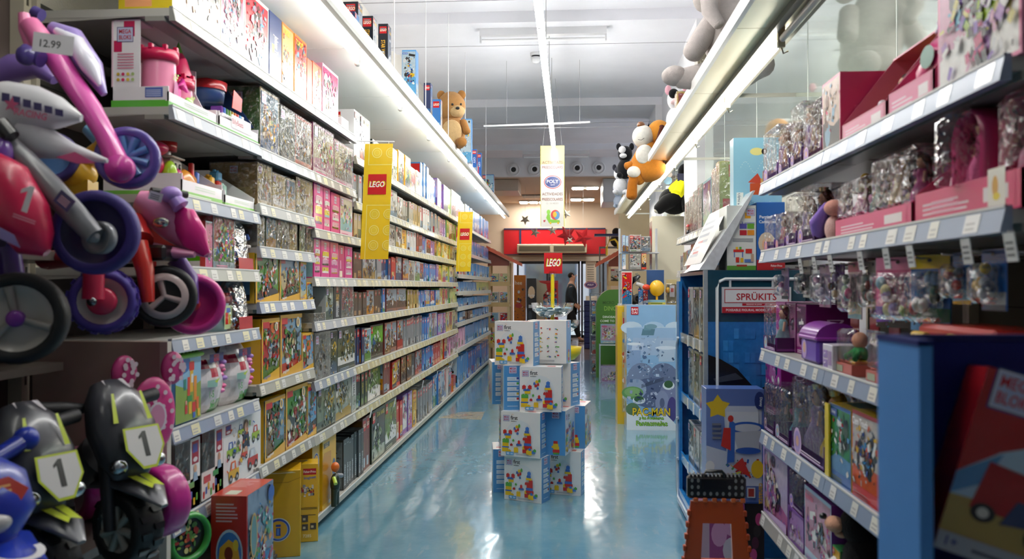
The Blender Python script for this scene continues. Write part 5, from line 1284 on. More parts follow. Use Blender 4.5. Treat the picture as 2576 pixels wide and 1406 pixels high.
b.tube([q(140,76,2.38),q(190,108,2.38),q(228,170,2.38),q(250,215,2.38)],[(.01,.01),(.035,.026),(.034,.026),(.006,.006)],'#e4e2ee','plastic',14);b.obj('windscreen',t,label='shiny white and purple windscreen')
b = MB();b.tube([q(-20,200,2.6),q(40,170,2.6),q(100,165,2.6),q(140,200,2.6)],[(.05,.04),(.05,.045),(.045,.04),(.02,.02)],'#8a70bc','plastic',12);b.obj('seat',t)
b = MB();f = Face(q(80,128,2.27),(1,.1,-.12),(.1,0,1),.11,.055);b.r2(f,0,0,.115,.055,'#e6e4e8');b.t2(f,'12.99',.02,.015,.022,'#4a4a50',.07);b.obj('price_ticket',t)
c = P3(242,585,2.14);rad = .112
t,o = rroot('ride_on_bike','white racing ride-on bike with grey fork and big purple wheel','ride-on toy',(c.x - .05,c.y,c.z - rad))
wheel('front_wheel',t,q(242,585,2.14),rad,.05,'#3c2f7c','#1a1440',(.18,-1,0),.74,0)
wheel('rear_wheel',t,(q(242,585,2.14)[0] - .34,.02,rad),rad,.05,'#3c2f7c','#1a1440',(.18,-1,0),.74,0)
b = MB();b.tube([q(-20,330,2.05),q(60,400,2.05),q(125,470,2.05),q(190,540,2.05),q(240,595,2.05)],[.026,.028,.032,.030,.026],'#77777c','plastic',14)
b.lathe([(0,.01),(.030,.01),(.042,0),(.042,.03),(.03,.035),(0,.035)],'#86868a','plastic',q(240,597,2.06),(.15,1,0),26);b.lathe([(0,0),(.014,0),(.014,-.012),(0,-.016)],'#9a9a9e','plastic',q(240,597,2.05),(.15,1,0),16)
b.obj('fork',t)
b = MB();b.tube([q(0,310,2.02),q(30,345,2.02)],.02,'#1c1c20','plastic',10);b.obj('shock_absorber',t)
b = MB();f = Face(q(133,505,2.012),(.62,0,-.5),(.5,0,.62),.07,.05);b.r2(f,0,0,.048,.036,'#24185c');b.lines2(f,.008,.008,.03,.02,4,'#d8a8b8');b.obj('fork_sticker',t,label='dark purple sticker')
b = MB();b.tube([q(-40,275,2.12),q(20,270,2.12),q(90,275,2.12),q(150,285,2.12),q(205,298,2.12)],[(.05,.065),(.05,.07),(.045,.062),(.035,.042),(.008,.01)],'#e2e0e4','plastic',16)
b.tube([q(60,320,2.12),q(110,360,2.12),q(180,380,2.12),q(270,405,2.12)],[(.035,.05),(.03,.045),(.022,.022),(.006,.006)],'#dedce2','plastic',12)
b.obj('fairing',t)
b = MB();f = Face(q(0,275,2.065),(1,0,-.20),(.20,0,1),.2,.06)
for k in range(6): b.p2(f,[(.0 + .03*k,.022 - .002*k),(.022 + .03*k,.022 - .002*k),(.018 + .03*k,.044 - .003*k),(-.004 + .03*k,.044 - .003*k)],'#352a6c','plastic')
b.t2(f,'RACING',.04,-.006,.018,'#c84878',.16);b.star2(f,.028,.018,.022,'#c84878');b.obj('fairing_sticker',t,label='purple bars and RACING lettering')
b = MB();b.p2(Face(q(140,395,2.07),(1,0,-.1),(.1,0,1),1,1),[(0,0),(.06,-.012),(.11,-.006),(.05,.018)],'#d8508c','plastic');b.obj('pink_flash',t)
c = P3(40,560,1.98)
t,o = rroot('ride_on_bike','glossy red and pink ride-on with a white number one, far left','ride-on toy',(c.x - .06,c.y,1.10))
b = MB();b.tube([q(-40,440,2.0),q(10,470,2.0),q(60,550,2.0),q(90,610,2.0),q(118,636,2.0)],[(.05,.07),(.06,.075),(.055,.07),(.045,.05),(.01,.012)],'#cc2450','plastic',18)
b.obj('fairing',t)
b = MB();f = Face(q(38,525,1.93),(1,0,-.35),(.35,0,1),.1,.1);b.p2(f,[(.016,.0),(.032,.0),(.03,.065),(.018,.065),(.0,.05),(.0,.04),(.016,.05)],'#f4eef0','plastic');b.lines2(f,.0,-.02,.06,.012,2,'#e8a0b8');b.p2(f,[(-.05,-.05),(.02,-.06),(.045,-.085),(-.02,-.08)],'#8a78b8','plastic');b.obj('number_sticker',t,label='white number one and lilac flash')
b = MB();b.ellip(q(5,395,2.02),(.03,.03,.05),'#6a3c98');b.obj('handlebar',t)
wheel('front_wheel',t,q(48,800,2.06),.118,.085,'#141414','#b8b2a8',(.42,-1,0),.72,0,3,'#98948c',('#7a2c98',.25))
b = MB();b.tube([q(20,620,2.1),q(48,800,2.12)],.03,'#4c3478','plastic',10);b.obj('fork',t)
c = P3(262,757,2.40)
t,o = rroot('ride_on_bike','ride-on with a knobbly purple wheel and pink hub','ride-on toy',(c.x - .05,c.y,c.z - .105))
wheel('front_wheel',t,q(262,757,2.44),.096,.10,'#4a3a90','#d8d2c8',(.42,-1,0),.72,16,0,None,('#c82c50',.6))
b = MB();b.tube([q(236,690,2.33),q(234,752,2.33)],[.028,.03],'#c02848','plastic',12);b.lathe([(0,0),(.014,0),(.014,-.01),(0,-.014)],'#7c7c80','chrome',q(234,758,2.315),(.2,1,0),12);b.tube([q(240,640,2.45),q(236,690,2.36)],[.04,.03],'#a8203c','plastic',12);b.obj('fork',t)
b = MB();b.tube([q(120,655,2.55),q(240,640,2.5),q(330,640,2.6)],[(.05,.03)]*3,'#8c1c2c','plastic',12);b.obj('body_shell',t)
c = P3(420,745,2.6)
t,o = rroot('ride_on_bike','red ride-on with black tyre and pale three spoke hub','ride-on toy',(c.x - .05,c.y,c.z - .105))
wheel('front_wheel',t,q(415,745,2.62),.100,.085,'#17181a','#14090a',(.42,-1,0),.74,0,3,'#c8b4b0')
b = MB();b.lathe([(.052,-.045),(.074,-.045),(.074,-.035),(.052,-.035)],'#c8b4b0','plastic',q(415,745,2.62),(-.42,1,0),28);b.obj('hub_ring',t)
b = MB();b.tube([q(345,610,2.52),q(365,680,2.52),q(372,760,2.52)],[(.04,.03),(.035,.025),(.02,.02)],'#c82a20','plastic',12);b.cbox(q(345,640,2.55)[0],q(345,640,2.55)[0] + .09,-.05,.06,q(345,655,2.55)[2],q(345,655,2.55)[2] + .05,'#1c1618','plastic',.01);b.tube([q(330,560,2.6),q(350,610,2.55)],.045,'#b82420','plastic',12);b.obj('fork',t)
c = P3(490,770,2.78)
t,o = rroot('ride_on_scooter','light pink ride-on scooter with hot pink shield and pink wheel','ride-on toy',(c.x - .05,c.y,c.z - .105))
wheel('front_wheel',t,q(487,765,2.76),.104,.075,'#d43c94','#c02878',(.42,-1,0),.72,0,0,None,('#c82c3c',.3))
b = MB();b.tube([q(345,500,2.62),q(390,520,2.64),q(450,570,2.66),q(500,625,2.68),q(528,642,2.68)],[(.035,.03),(.06,.062),(.055,.062),(.03,.03),(.008,.01)],'#e894b8','plastic',18)
b.tube([q(370,620,2.62),q(430,635,2.62),q(490,640,2.62)],[(.03,.018),(.035,.02),(.01,.01)],'#e490b8','plastic',12)
b.obj('body_shell',t)
b = MB();b.tube([q(437,530,2.63),q(460,550,2.625),q(490,600,2.625),q(520,640,2.63)],[(.012,.02),(.024,.048),(.024,.045),(.006,.012)],'#d82c84','plastic',14);b.obj('shield',t,label='hot pink shield')
b = MB();b.ellip(q(405,560,2.585),(.028,.012,.018),'#c8c8bc','chrome');b.obj('headlight',t)
b = MB();b.tube([q(380,480,2.6),q(470,490,2.7)],.012,'#222','rubber',10);b.ellip(q(430,490,2.6),(.035,.03,.028),'#a888d0');b.tube([q(430,490,2.6),q(455,520,2.6)],[.02,.028],'#a888d0','plastic',10);b.obj('handlebar',t,label='lilac handlebar with black grips')
b = MB();f = Face(q(372,500,2.55),(1,0,-.3),(.3,0,1),.05,.03);b.r2(f,0,0,.045,.028,'#e8e6e8');b.lines2(f,.005,.005,.03,.018,3,'#66666a');b.obj('price_ticket',t)
b = MB();b.tube([q(440,650,2.7),q(480,700,2.72),q(487,765,2.72)],[.03,.025,.018],'#7a58a8','plastic',12);b.obj('fork',t)
c = P3(215,345,2.62)
b = MB();b.ellip((0,0,.05),(.06,.05,.05),'#e8b41c');b.ellip((.10,.0,.14),(.045,.04,.035),'#e8bc24');b.tube([(.02,.02,.2),(.09,0,.15)],[.02,.03],'#7ab4d0','plastic',12)
b.tube([(-.02,0,.06),(.10,0,.15)],.03,'#dca81c','plastic',10);b.box(-.05,.05,-.03,.03,-.20,.03,'#c89a1c','plastic')
b.obj('toy_trike',None,(c.x,2.58,1.4705 + .20),**KW('yellow and light blue toy peeking out behind the pink bike','ride-on toy'))
def motorbike(label,loc,rot,sc=1.0):
 t = thing('ride_on_motorbike',label,'ride-on toy',loc,rot);t.scale = (sc,sc,sc)
 wheel('front_wheel',t,(.13,0,.105),.105,.09,'#17181a','#bdb8b0',(0,1,0),.64,14,7,'#a29e96')
 wheel('rear_wheel',t,(-.27,0,.095),.095,.11,'#17181a','#bdb8b0',(0,1,0),.64,14,7,'#a29e96')
 b = MB();b.tube([(-.34,0,.22),(-.2,0,.24),(-.05,0,.25),(.02,0,.30)],[(.05,.03),(.085,.05),(.07,.06),(.06,.07)],'#3a3b40','plastic',16);b.obj('body_shell',t)
 b = MB()
 b.tube([(.14,0,.245),(.135,0,.30),(.10,0,.38),(.06,0,.46),(.03,0,.50)],[(.055,.03),(.092,.055),(.105,.06),(.085,.055),(.05,.03)],'#3d3e44','plastic',20,up=(1,0,.4))
 b.obj('fairing',t)
 b = MB();b.tube([(.02,0,.215),(.12,0,.235),(.22,0,.215),(.28,0,.18)],[(.045,.014),(.062,.02),(.05,.016),(.012,.006)],'#55565c','plastic',14,up=(0,0,1))
 b.obj('mudguard',t)
 b = MB();f = Face((.15,-.045,.262),(-.12,1,0),(-.3,0,1),.09,.1)
 f = Face((.14,0,.262),(0,1,0),(-.95,0,.25),.1,.1)
 b.p2(f,[(-.035,-.0),(-.02,.05),(-.012,.05),(0,-.10),(-.02,-.12)],'#c8d83c','plastic');b.p2(f,[(.035,.0),(.02,.05),(.012,.05),(0,-.10),(.02,-.12)],'#c8d83c','plastic');b.obj('mudguard_sticker',t,label='lime flashes')
 d = Vector((1,0,.38)).normalized();up = Vector((-.38,0,1)).normalized()
 f = Face(Vector((.199,0,.345)),(0,1,0),up,.1,.1)
 b = MB();hexa = lambda k: [(-.052*k,.045*k),(.052*k,.045*k),(.056*k,-.01),(.02*k,-.062*k),(-.02*k,-.062*k),(-.056*k,-.01)]
 b.p2(f,hexa(1.12),'#c8d83c','plastic');f.k += 6;b.p2(f,hexa(1.0),'#e4e2dc','plastic');f.k += 6
 b.p2(f,[(-.007,-.036),(.009,-.036),(.009,.036),(-.001,.036),(-.017,.022),(-.017,.014),(-.007,.02)],'#1a1a1c','plastic');b.obj('number_plate',t,label='white plate with a black number one')
 for s_ in (-1,1):
  b = MB();b.ellip((.172,s_*.062,.288),(.022,.026,.022),'#b8bcc0','chrome');b.obj('headlight',t)
 b = MB()
 for s_ in (-1,1):
  f2 = Face(Vector((.150,s_*.055,.405)),(0,1,0),up,.1,.1);b.p2(f2,[(-.008,0),(.008,0),(.004 - s_*.01,.085),(-.004 - s_*.01,.085)],'#c8d83c','plastic')
 b.obj('fairing_sticker',t,label='lime stripes')
 for s_ in (-1,1):
  b = MB();b.tube([(.03,s_*.07,.44),(.02,s_*.12,.445),(.0,s_*.19,.45)],[.014,.02,.021],'#141416','rubber',12);b.obj('grip',t)
 b = MB();f3 = Face(Vector((.088,-.03,.492)),(0,1,0),(-.8,0,.5),.07,.04);b.r2(f3,0,0,.07,.045,'#dcd6da');b.lines2(f3,.008,.01,.05,.025,3,'#77747c');b.obj('price_ticket',t)
 for s_ in (-1,1):
  b = MB();b.tube([(.10,s_*.05,.30),(.13,s_*.058,.105)],[.022,.016],'#2c2d31','plastic',10);b.obj('fork',t)
 return t
p = P3(262,1060,2.42)
motorbike('dark grey ride-on motorbike with number one, the taller one farther right',(-1.395,2.40,.5605),-.42,1.02)
motorbike('dark grey ride-on motorbike with number one, left one beside blue ride-on',(-1.44,2.07,.5605),-.38,.98)
t = thing('ride_on_bike','royal blue ride-on with a flared mudguard, bottom left corner','ride-on toy',(-1.395,1.82,.5605),-.35)
wheel('front_wheel',t,(.10,0,.10),.10,.09,'#17181a','#b8b4b0',(0,1,0),.64,12,6,'#a09c98')
wheel('rear_wheel',t,(-.26,0,.10),.10,.10,'#17181a','#b8b4b0',(0,1,0),.64)
b = MB();b.tube([(.12,0,.22),(.12,0,.29),(.09,0,.36),(.04,0,.41)],[(.05,.03),(.10,.065),(.10,.06),(.05,.03)],'#2238a8','plastic',20,up=(1,0,.3));b.tube([(-.3,0,.24),(-.1,0,.25),(.06,0,.3)],[(.06,.04),(.08,.05),(.06,.06)],'#1c2e90','plastic',14);b.obj('fairing',t)
b = MB();b.tube([(.0,0,.20),(.12,0,.225),(.24,0,.195)],[(.06,.016),(.10,.022),(.05,.01)],'#2540b8','plastic',16,up=(0,0,1));b.obj('mudguard',t)
b = MB();f = Face((.245,0,.215),(0,1,0),(-1,0,.2),.1,.1)
P = [(.06*math.cos(a),.045 - .06*math.sin(a)) for a in [PI*k/10 for k in range(11)]];Q = [(.042*math.cos(a),.045 - .042*math.sin(a)) for a in [PI*k/10 for k in range(11)]]
for k in range(10): b.add([f.pt(*P[k]),f.pt(*P[k + 1]),f.pt(*Q[k + 1]),f.pt(*Q[k])],[(0,1,2,3)],'#e8e6e8','plastic')
b.obj('mudguard_stripe',t,label='white curved stripe')
b = MB();f = Face((.168,-.07,.325),(0,1,0),(-.35,0,1),.1,.1);b.p2(f,[(0,0),(.10,-.01),(.13,.02),(.09,.055),(.01,.05)],'#a82c20','plastic');b.lines2(f,.02,.01,.07,.035,3,'#d8a868');b.obj('badge_sticker',t,label='red and gold badge')
b = MB();b.ellip((.175,-.03,.285),(.02,.04,.022),'#b4b2b0','plastic');b.obj('headlight',t)
for s_ in (-1,1):
 b = MB();b.tube([(.03,s_*.05,.39),(.0,s_*.16,.42)],[.02,.022],'#1c2e90','plastic',12);b.ellip((.0,s_*.17,.425),(.03,.03,.03),'#2238a8');b.obj('grip',t)
t = thing('ride_on_scooter','pink ride-on with white dotted oval shield and magenta wheel','ride-on toy',(-1.43,2.66,.5605),-.45)
wheel('front_wheel',t,(.13,0,.115),.115,.085,'#c42c8c','#d8c0c8',(0,1,0),.66,0,8,'#c0a8b0')
b = MB();b.tube([(.06,0,.20),(.08,0,.30),(.06,0,.42)],[(.06,.04),(.05,.035),(.03,.03)],'#e898b8','plastic',14);b.tube([(-.3,0,.2),(-.1,0,.22),(.06,0,.25)],[(.07,.05),(.08,.05),(.05,.04)],'#e490b4','plastic',14);b.obj('body_shell',t)
wheel('rear_wheel',t,(-.26,0,.10),.10,.09,'#c42c8c','#d8c0c8',(0,1,0),.66)
def dotted(name,x,y,z,ry,rz):
 b = MB();b.ellip((x,y,z),(.018,ry,rz),'#d8468c','plastic',None,24,12);f = Face((x + .019,y,z),(0,1,0),(0,0,1),1,1)
 rng = random.Random(int(z*1000 + y*100))
 for k in range(16):
  a,r = rng.uniform(0,6.28),rng.uniform(.3,.85);b.e2(f,r*ry*math.cos(a),r*rz*math.sin(a),.008,.008,'#f0dce4','plastic',10)
 b.obj(name,t)
dotted('shield',.10,.0,.385,.085,.125);dotted('dotted_knob',.08,.09,.53,.045,.055);dotted('dotted_knob',.08,-.09,.53,.045,.055)  # the two upper discs are plain dotted knobs standing in for round ear shapes
b = MB();f = Face((.122,0,.385),(0,1,0),(0,0,1),1,1);f.k = 8;b.e2(f,0,-.005,.035,.05,'#f4e8ee','plastic');b.e2(f,0,-.005,.028,.042,'#e8a0c0','plastic');b.obj('shield_sticker',t,label='pale oval sticker')
b = MB();b.tube([(.06,0,.36),(.08,.085,.50)],.012,'#e898b8','plastic',8);b.tube([(.06,0,.36),(.08,-.085,.50)],.012,'#e898b8','plastic',8);b.obj('handlebar',t)
p = P3(485,1345,3.0)
t = thing('toy_racer','green toy racer with a round patterned face, under near shelf','toy car',(p.x - .02,2.98,0),-.5)
zc = p.z
b = MB();b.tube([(-.22,0,zc),(-.1,0,zc),(0,0,zc)],[.05,.075,.085],'#4cae44','plastic',20);b.lathe([(.085,0),(.092,.02),(.085,.04),(.072,.04),(.07,.015)],'#3a9a3c','plastic',(0,0,zc),(1,0,0),28);b.obj('body_shell',t)
b = MB();b.disc((.018,0,zc),(1,0,0),.072,'#241c18','print',28);f = Face((.02,0,zc),(0,1,0),(0,0,1),1,1);rng = random.Random(3)
for k in range(40):
 a,r = rng.uniform(0,6.28),rng.uniform(0,.055);b.e2(f,r*math.cos(a),r*math.sin(a),rng.uniform(.004,.012),rng.uniform(.004,.012),rng.choice(['#c8a83c','#8ab03c','#b83428','#e8d88c','#5a8a3c','#d8702c']),n=7)
b.obj('face_print',t)
b = MB()
for x in (-.18,-.02):
 for s_ in (-1,1): b.lathe([(0,s_*.05),(.06,s_*.05),(.065,s_*.08),(0,s_*.085)],'#2c7a34','plastic',(x,0,.065),(0,1,0),20)
b.box(-.2,0,-.04,.04,.05,zc - .04,'#2f8a38','plastic');b.obj('chassis',t)
# ============================================================ STACK OF BLOCK SET BOXES IN THE AISLE
BW,BH,BD = .265,.284,.125
BRK = [  # brick picture: x, y, w, h, colour  (fractions)
 (.03,.10,.16,.09,'#e8c020'),(.12,.06,.14,.08,'#e8c020'),(.03,.19,.18,.03,'#3f6ab8'),(.04,.22,.16,.08,'#e8c020'),(.04,.30,.17,.08,'#58a844'),(.12,.40,.14,.09,'#e8c020'),(.06,.50,.09,.08,'#c82c28'),(.20,.50,.09,.08,'#c82c28'),(.09,.46,.16,.04,'#3f6ab8'),
 (.36,.55,.06,.05,'#c82c28'),(.33,.60,.05,.05,'#3f6ab8'),(.42,.58,.05,.05,'#c82c28'),(.38,.64,.07,.05,'#e8c020'),(.45,.66,.05,.06,'#58a844'),(.41,.50,.05,.04,'#3f6ab8'),
 (.34,.10,.11,.10,'#e8c020'),(.24,.24,.07,.04,'#b82420'),(.30,.34,.05,.04,'#58a844'),(.40,.25,.14,.04,'#3f6ab8'),(.44,.29,.06,.07,'#c82c28'),
 (.56,.10,.12,.08,'#c82c28'),(.56,.18,.06,.06,'#e8c020'),(.60,.20,.20,.06,'#c82c28'),(.60,.26,.18,.06,'#3f6ab8'),(.62,.32,.16,.10,'#c82c28'),(.57,.38,.12,.05,'#c82c28'),(.68,.42,.10,.07,'#c82c28'),(.60,.49,.15,.05,'#e8c020'),(.62,.54,.11,.05,'#3f6ab8'),(.64,.60,.09,.07,'#3f78c8'),
 (.66,.06,.14,.10,'#e8c020'),(.72,.16,.06,.05,'#3f78c8'),(.80,.10,.08,.06,'#3f78c8'),(.84,.14,.07,.05,'#58a844')]
def first_front(b,f):
 W,Hh = f.w,f.h
 b.r2(f,0,0,W,Hh,'#e9e8e6')
 b.e2(f,W*.48,Hh*.45,W*.36,Hh*.36,'#dfe4e6',n=30);b.r2(f,W*.02,Hh*.04,W*.96,Hh*.22,'#e6e4e2')
 mega_badge(b,f,W*.06,Hh*.78,W*.16)
 b.t2(f,'first',W*.25,Hh*.82,Hh*.09,'#2a2a30',W*.18);b.t2(f,'builders',W*.26,Hh*.775,Hh*.03,'#55555c',W*.14)
 for k in range(5): b.r2(f,W*(.27 + .012*k),Hh*(.925 + .006*(2 - abs(k - 2))),W*.006,Hh*.012,'#e8a030')
 for (x,y,w_,h_,c) in BRK:
  b.r2(f,W*x,Hh*y,W*w_,Hh*h_,c)
  for s_ in ((.15,.55) if w_ > .09 else (.3,)):
   b.r2(f,W*(x + w_*s_),Hh*(y + h_),W*w_*(.26 if w_ > .09 else .4),Hh*.016,c)
 b.r2(f,W*.14,Hh*.035,W*.2,Hh*.075,'#5fa0d4');b.t2(f,'40',W*.16,Hh*.05,Hh*.045,'#f4f6f8',W*.08);b.r2(f,W*.26,Hh*.055,W*.06,Hh*.03,'#a8cce8')
 b.lines2(f,W*.40,Hh*.045,W*.32,Hh*.04,2,'#9a9aa0')
def first_side(b,f,kind):
 W,Hh = f.w,f.h
 b.r2(f,0,0,W,Hh,'#4f93cc');b.r2(f,W*.0,0,W*.03,Hh,'#a8cce4')
 mega_badge(b,f,W*.28,Hh*.82,W*.42)
 if kind == 0:
  for k in range(5):
   y = Hh*(.66 - .115*k);b.r2(f,W*.2,y,W*.6,Hh*.085,'#dce6ee');b.lines2(f,W*.24,y + Hh*.015,W*.36,Hh*.055,3,'#b4c0cc');b.r2(f,W*.68,y + Hh*.03,W*.12,Hh*.05,['#3a4a9c','#58a844','#5a88c8','#d8b83c','#b82c34'][k])
  b.r2(f,W*.2,Hh*.08,W*.55,Hh*.012,'#cfe0ee')
 else:
  for (x,y,w_,h_,c) in ((.36,.02,.32,.05,'#58a844'),(.34,.06,.36,.07,'#c82c28'),(.38,.13,.30,.07,'#e8c020'),(.28,.16,.18,.05,'#e8c020'),(.36,.20,.28,.06,'#e8c020'),(.38,.26,.22,.06,'#c82c28')):
   b.r2(f,W*x,Hh*y,W*w_,Hh*h_,c)
def first_back(b,f):
 W,Hh = f.w,f.h
 b.r2(f,0,0,W,Hh,'#e6e5e2');rng = random.Random(9)
 for i in range(4):
  for j in range(7):
   x,y = W*(.10 + .2*i),Hh*(.14 + .105*j)
   if rng.random() < .8:
    for _ in range(3): b.r2(f,x + W*rng.uniform(0,.07),y + Hh*rng.uniform(0,.04),W*rng.uniform(.02,.06),Hh*rng.uniform(.015,.03),rng.choice(['#c82c28','#e8c020','#3f6ab8','#58a844','#77767a']))
 b.lines2(f,W*.1,Hh*.04,W*.6,Hh*.05,3,'#a0a0a6')
def first_box():
 b = MB();a,c = BW/2,BD/2
 b.cbox(-a,a,-c,c,0,BH,'#e4e3e0','card',.001)
 F = boxfaces(-a,a,-c,c,0,BH)
 first_front(b,F['front']);first_side(b,F['right'],0);first_side(b,F['left'],1);first_back(b,F['back'])
 f = F['top'];b.r2(f,f.w*.1,f.h*.2,f.w*.5,f.h*.3,'#d4dce4');b.r2(f,f.w*.65,f.h*.2,f.w*.2,f.h*.4,'#c85a64')
 return b.obj('block_set_box')
fb = first_box()
def stackbox(pxc,pyb,Y,z,rot,label,first=[True]):
 o = fb if first[0] else fb.copy()
 if not first[0]: C.objects.link(o)
 first[0] = False
 o.location = (XY(pxc,Y),Y,z);o.rotation_euler = (0,0,rot)
 o['label'] = label;o['category'] = 'toy box';o['group'] = 'block set boxes stacked in the aisle'
e = .0005
R_ = R
L0,L1,L2,L3 = [k*(BH + e) + e for k in range(4)]
stackbox(1326,0,5.36,L0,R_(-24),'block set box at the front of the bottom row, picture side out')
stackbox(1262,0,5.66,L0,R_(-84),'block set box at the left of the bottom row showing its blue side')
stackbox(1416,0,5.55,L0,R_(-12),'block set box at the right of the bottom row, partly hidden')
stackbox(1318,0,5.34,L1,R_(-18),'block set box at the front of the second row, picture side out')
stackbox(1411,0,5.48,L1,R_(76),'block set box in the second row showing plain blue side with bricks')
stackbox(1456,0,5.72,L1,R_(80),'block set box at far right of the second row, standing behind')
stackbox(1285,0,5.66,L1,R_(-78),'block set box behind the second row at left, barely showing')
stackbox(1362,0,5.36,L2,R_(-4),'block set box facing straight out in the third row')
stackbox(1287,0,5.50,L2,R_(-82),'block set box left of centre in the third row, blue side out')
stackbox(1256,0,5.76,L2,R_(-80),'block set box at the far left of the third row')
stackbox(1404,0,5.68,L2,R_(-30),'block set box hidden at the back of the third row')
stackbox(1301,0,5.44,L3,R_(-17),'block set box at the top left of the stack, picture side out')
stackbox(1382,0,5.62,L3,R_(166),'block set box at the top right of the stack, back turned out')
# ============================================================ BALL DISPENSER STAND WITH THE RED SIGN
XP = XY(1390,9.9);YP = 9.9
t = thing('bowl_stand','yellow pole stand with clear bowls of foil packs and red sign','display stand',(XP,YP,0))
b = MB();b.lathe([(0,0),(.20,0),(.21,.02),(.12,.05),(.05,.07),(.035,.2),(.03,.42)],'#e8cc14','plastic',(.16,0,0),(0,0,1),28);b.obj('foot',t)
zb = lambda py: ZY(py,YP)
b = MB();b.tube([(.16,0,.4),(.16,0,zb(905))],.035,'#e8cc14','plastic',14)
b.lathe([(.03,0),(.10,.02),(.17,.09),(.185,.17),(.175,.17),(.16,.10),(.09,.035),(0,.02)],'#e8cc14','plastic',(.16,0,zb(908)),(0,0,1),28);b.obj('lower_bowl',t,label='yellow bowl on the stem')
b = MB();b.tube([(.0,0,zb(880)),(0,0,zb(690))],.022,'#e8d014','plastic',14);b.obj('pole',t)
b = MB();b.lathe([(0,zb(832)),(.10,zb(834)),(.17,zb(815)),(.18,zb(805))],'#fff','clear',(.14,0,0),(0,0,1),26);b.obj('clear_bowl',t)
b = MB();b.lathe([(0,zb(798)),(.15,zb(796)),(.24,zb(780)),(.255,zb(762))],'#fff','clear',(0,0,0),(0,0,1),30);b.obj('clear_bowl',t)
rng = random.Random(21)
b = MB()
for k in range(70):
 a,r = rng.uniform(0,6.28),rng.uniform(0,.20);z = zb(790) + rng.uniform(0,.07)*(1 if r < .17 else .6) + .03*(r > .15)
 b.T = Matrix.Translation((r*math.cos(a),r*math.sin(a),z)) @ Matrix.Rotation(rng.uniform(-.6,.6),4,'X') @ Matrix.Rotation(rng.uniform(0,6),4,'Z')
 b.box(-.04,.04,-.025,.025,0,.006,rng.choice(['#b8ccd4','#8fb0c0','#d8e0e4','#6a8898','#c8ccc8']),'print')
for k in range(24):
 a,r = rng.uniform(0,6.28),rng.uniform(0,.13)
 b.T = Matrix.Translation((.14 + r*math.cos(a),r*math.sin(a),zb(825) + rng.uniform(0,.05))) @ Matrix.Rotation(rng.uniform(-.6,.6),4,'X') @ Matrix.Rotation(rng.uniform(0,6),4,'Z')
 b.box(-.035,.035,-.022,.022,0,.006,rng.choice(['#b8ccd4','#8fb0c0','#d8e0e4','#6a8898']),'print')
b.T = None;b.obj('foil_packs',t,kind='stuff')
b = MB();b.box(-.10,.115,-.008,.008,zb(688),zb(636),'#c8101a','plastic')
f = Face((-.10,-.008,zb(688)),(1,0,0),(0,0,1),.215,zb(636) - zb(688))
for (k,c,y) in ((.105,'#1a1414',.33),(.098,'#f2cf1c',.335),(.085,'#ffffff',.345)):
 b.t2(f,'LEGO',f.w*.5,f.h*y,f.h*.36*k/.085*.98,c,f.w*.88*k/.098*.93,al='c',shear=.15)
b.box(-.04,.04,-.02,.02,zb(697),zb(683),'#d8d8d8','clear');b.obj('sign',t,label='red square sign reading LEGO')
# ============================================================ HANGING BANNERS
def brick_banner(px0,px1,py0,py1,Y,sq,label,rot,armpx):
 x0,x1 = XY(px0,Y),XY(px1,Y);z0,z1 = ZY(py1,Y,px0),ZY(py0,Y,px0)
 t = thing('hanging_banner',label,'banner',((x0 + x1)/2,Y,z0));W = x1 - x0;Hh = z1 - z0
 b = MB()
 sl = -.05*W/.18*.6
 P = [(-W/2 + sl,0),(W/2 + sl,0),(W/2,Hh),(-W/2,Hh)]
 b.prism(P,'y',-.003,.003,'#ecc81a','card')
 sh = -sl/Hh
 f = Face((-W/2 + sl,-.003,0),(1,0,0),(0,0,1),W,Hh)
 S = lambda pts: [(x + y*sh,y) for x,y in pts]
 def outline(xa,ya,xb,yb,open_):
  w_ = W*.022;c = '#f2e68c'
  b.p2(f,S([(xa,ya),(xa + w_,ya),(xa + w_,yb),(xa,yb)]),c)
  if open_ != 'top': b.p2(f,S([(xa,yb - w_),(xb,yb - w_),(xb,yb),(xa,yb)]),c)
  if open_ != 'bot': b.p2(f,S([(xa,ya),(xb,ya),(xb,ya + w_),(xa,ya + w_)]),c)
 outline(W*.15,Hh*.815,W,Hh,'top');outline(W*.15,0,W,Hh*.47,'bot')
 for (cx,cy) in ((.45,.92),(.95,.92),(.45,.39),(.95,.39),(.45,.25),(.95,.25),(.45,.12),(.95,.12)):
  r = W*.18
  ra = min(r,W*(1.0 - cx)) if cx > .8 else r
  for rr_,c in ((1,'#f4e88c'),(.88,'#eacb28'),(.62,'#f0dc60'),(.5,'#ecd038')):
   n = 20;pts = []
   for k in range(n):
    a = 2*PI*k/n;x = W*cx + r*rr_*math.cos(a);x = min(x,W*.995);pts.append((x,Hh*cy + r*rr_*math.sin(a)))
   b.p2(f,S(pts),c)
 ya,yb = Hh*sq[0],Hh*sq[1];xa,xb = W*.17,W*.83
 b.p2(f,S([(xa,ya),(xb,ya),(xb,yb),(xa,yb)]),'#c8141c')
 for (k,c) in ((1.12,'#1a1414'),(1.06,'#f2cf1c'),(.92,'#ffffff')):
  b.t2(f,'LEGO',(xa + xb)/2 + ya*sh,ya + (yb - ya)*(.36 - .03*(k - .92)),(yb - ya)*.30*k,c,(xb - xa)*.84*k,al='c',shear=.18)
 b.obj('board',t,(0,0,0),rot)
 xs = -1.40 - (x0 + x1)/2
 b = MB();b.tube([(xs,0,Hh + .02),(W/2 + .01,0,Hh + .012)],.004,'#e8e8e8','metal',8);b.obj('arm',t)
 for x in (-W*.35,W*.35): b = MB();b.tube([(x,0,Hh - .02),(x,0,Hh + .016)],.002,'#ddd','metal',5);b.obj('hook',t)
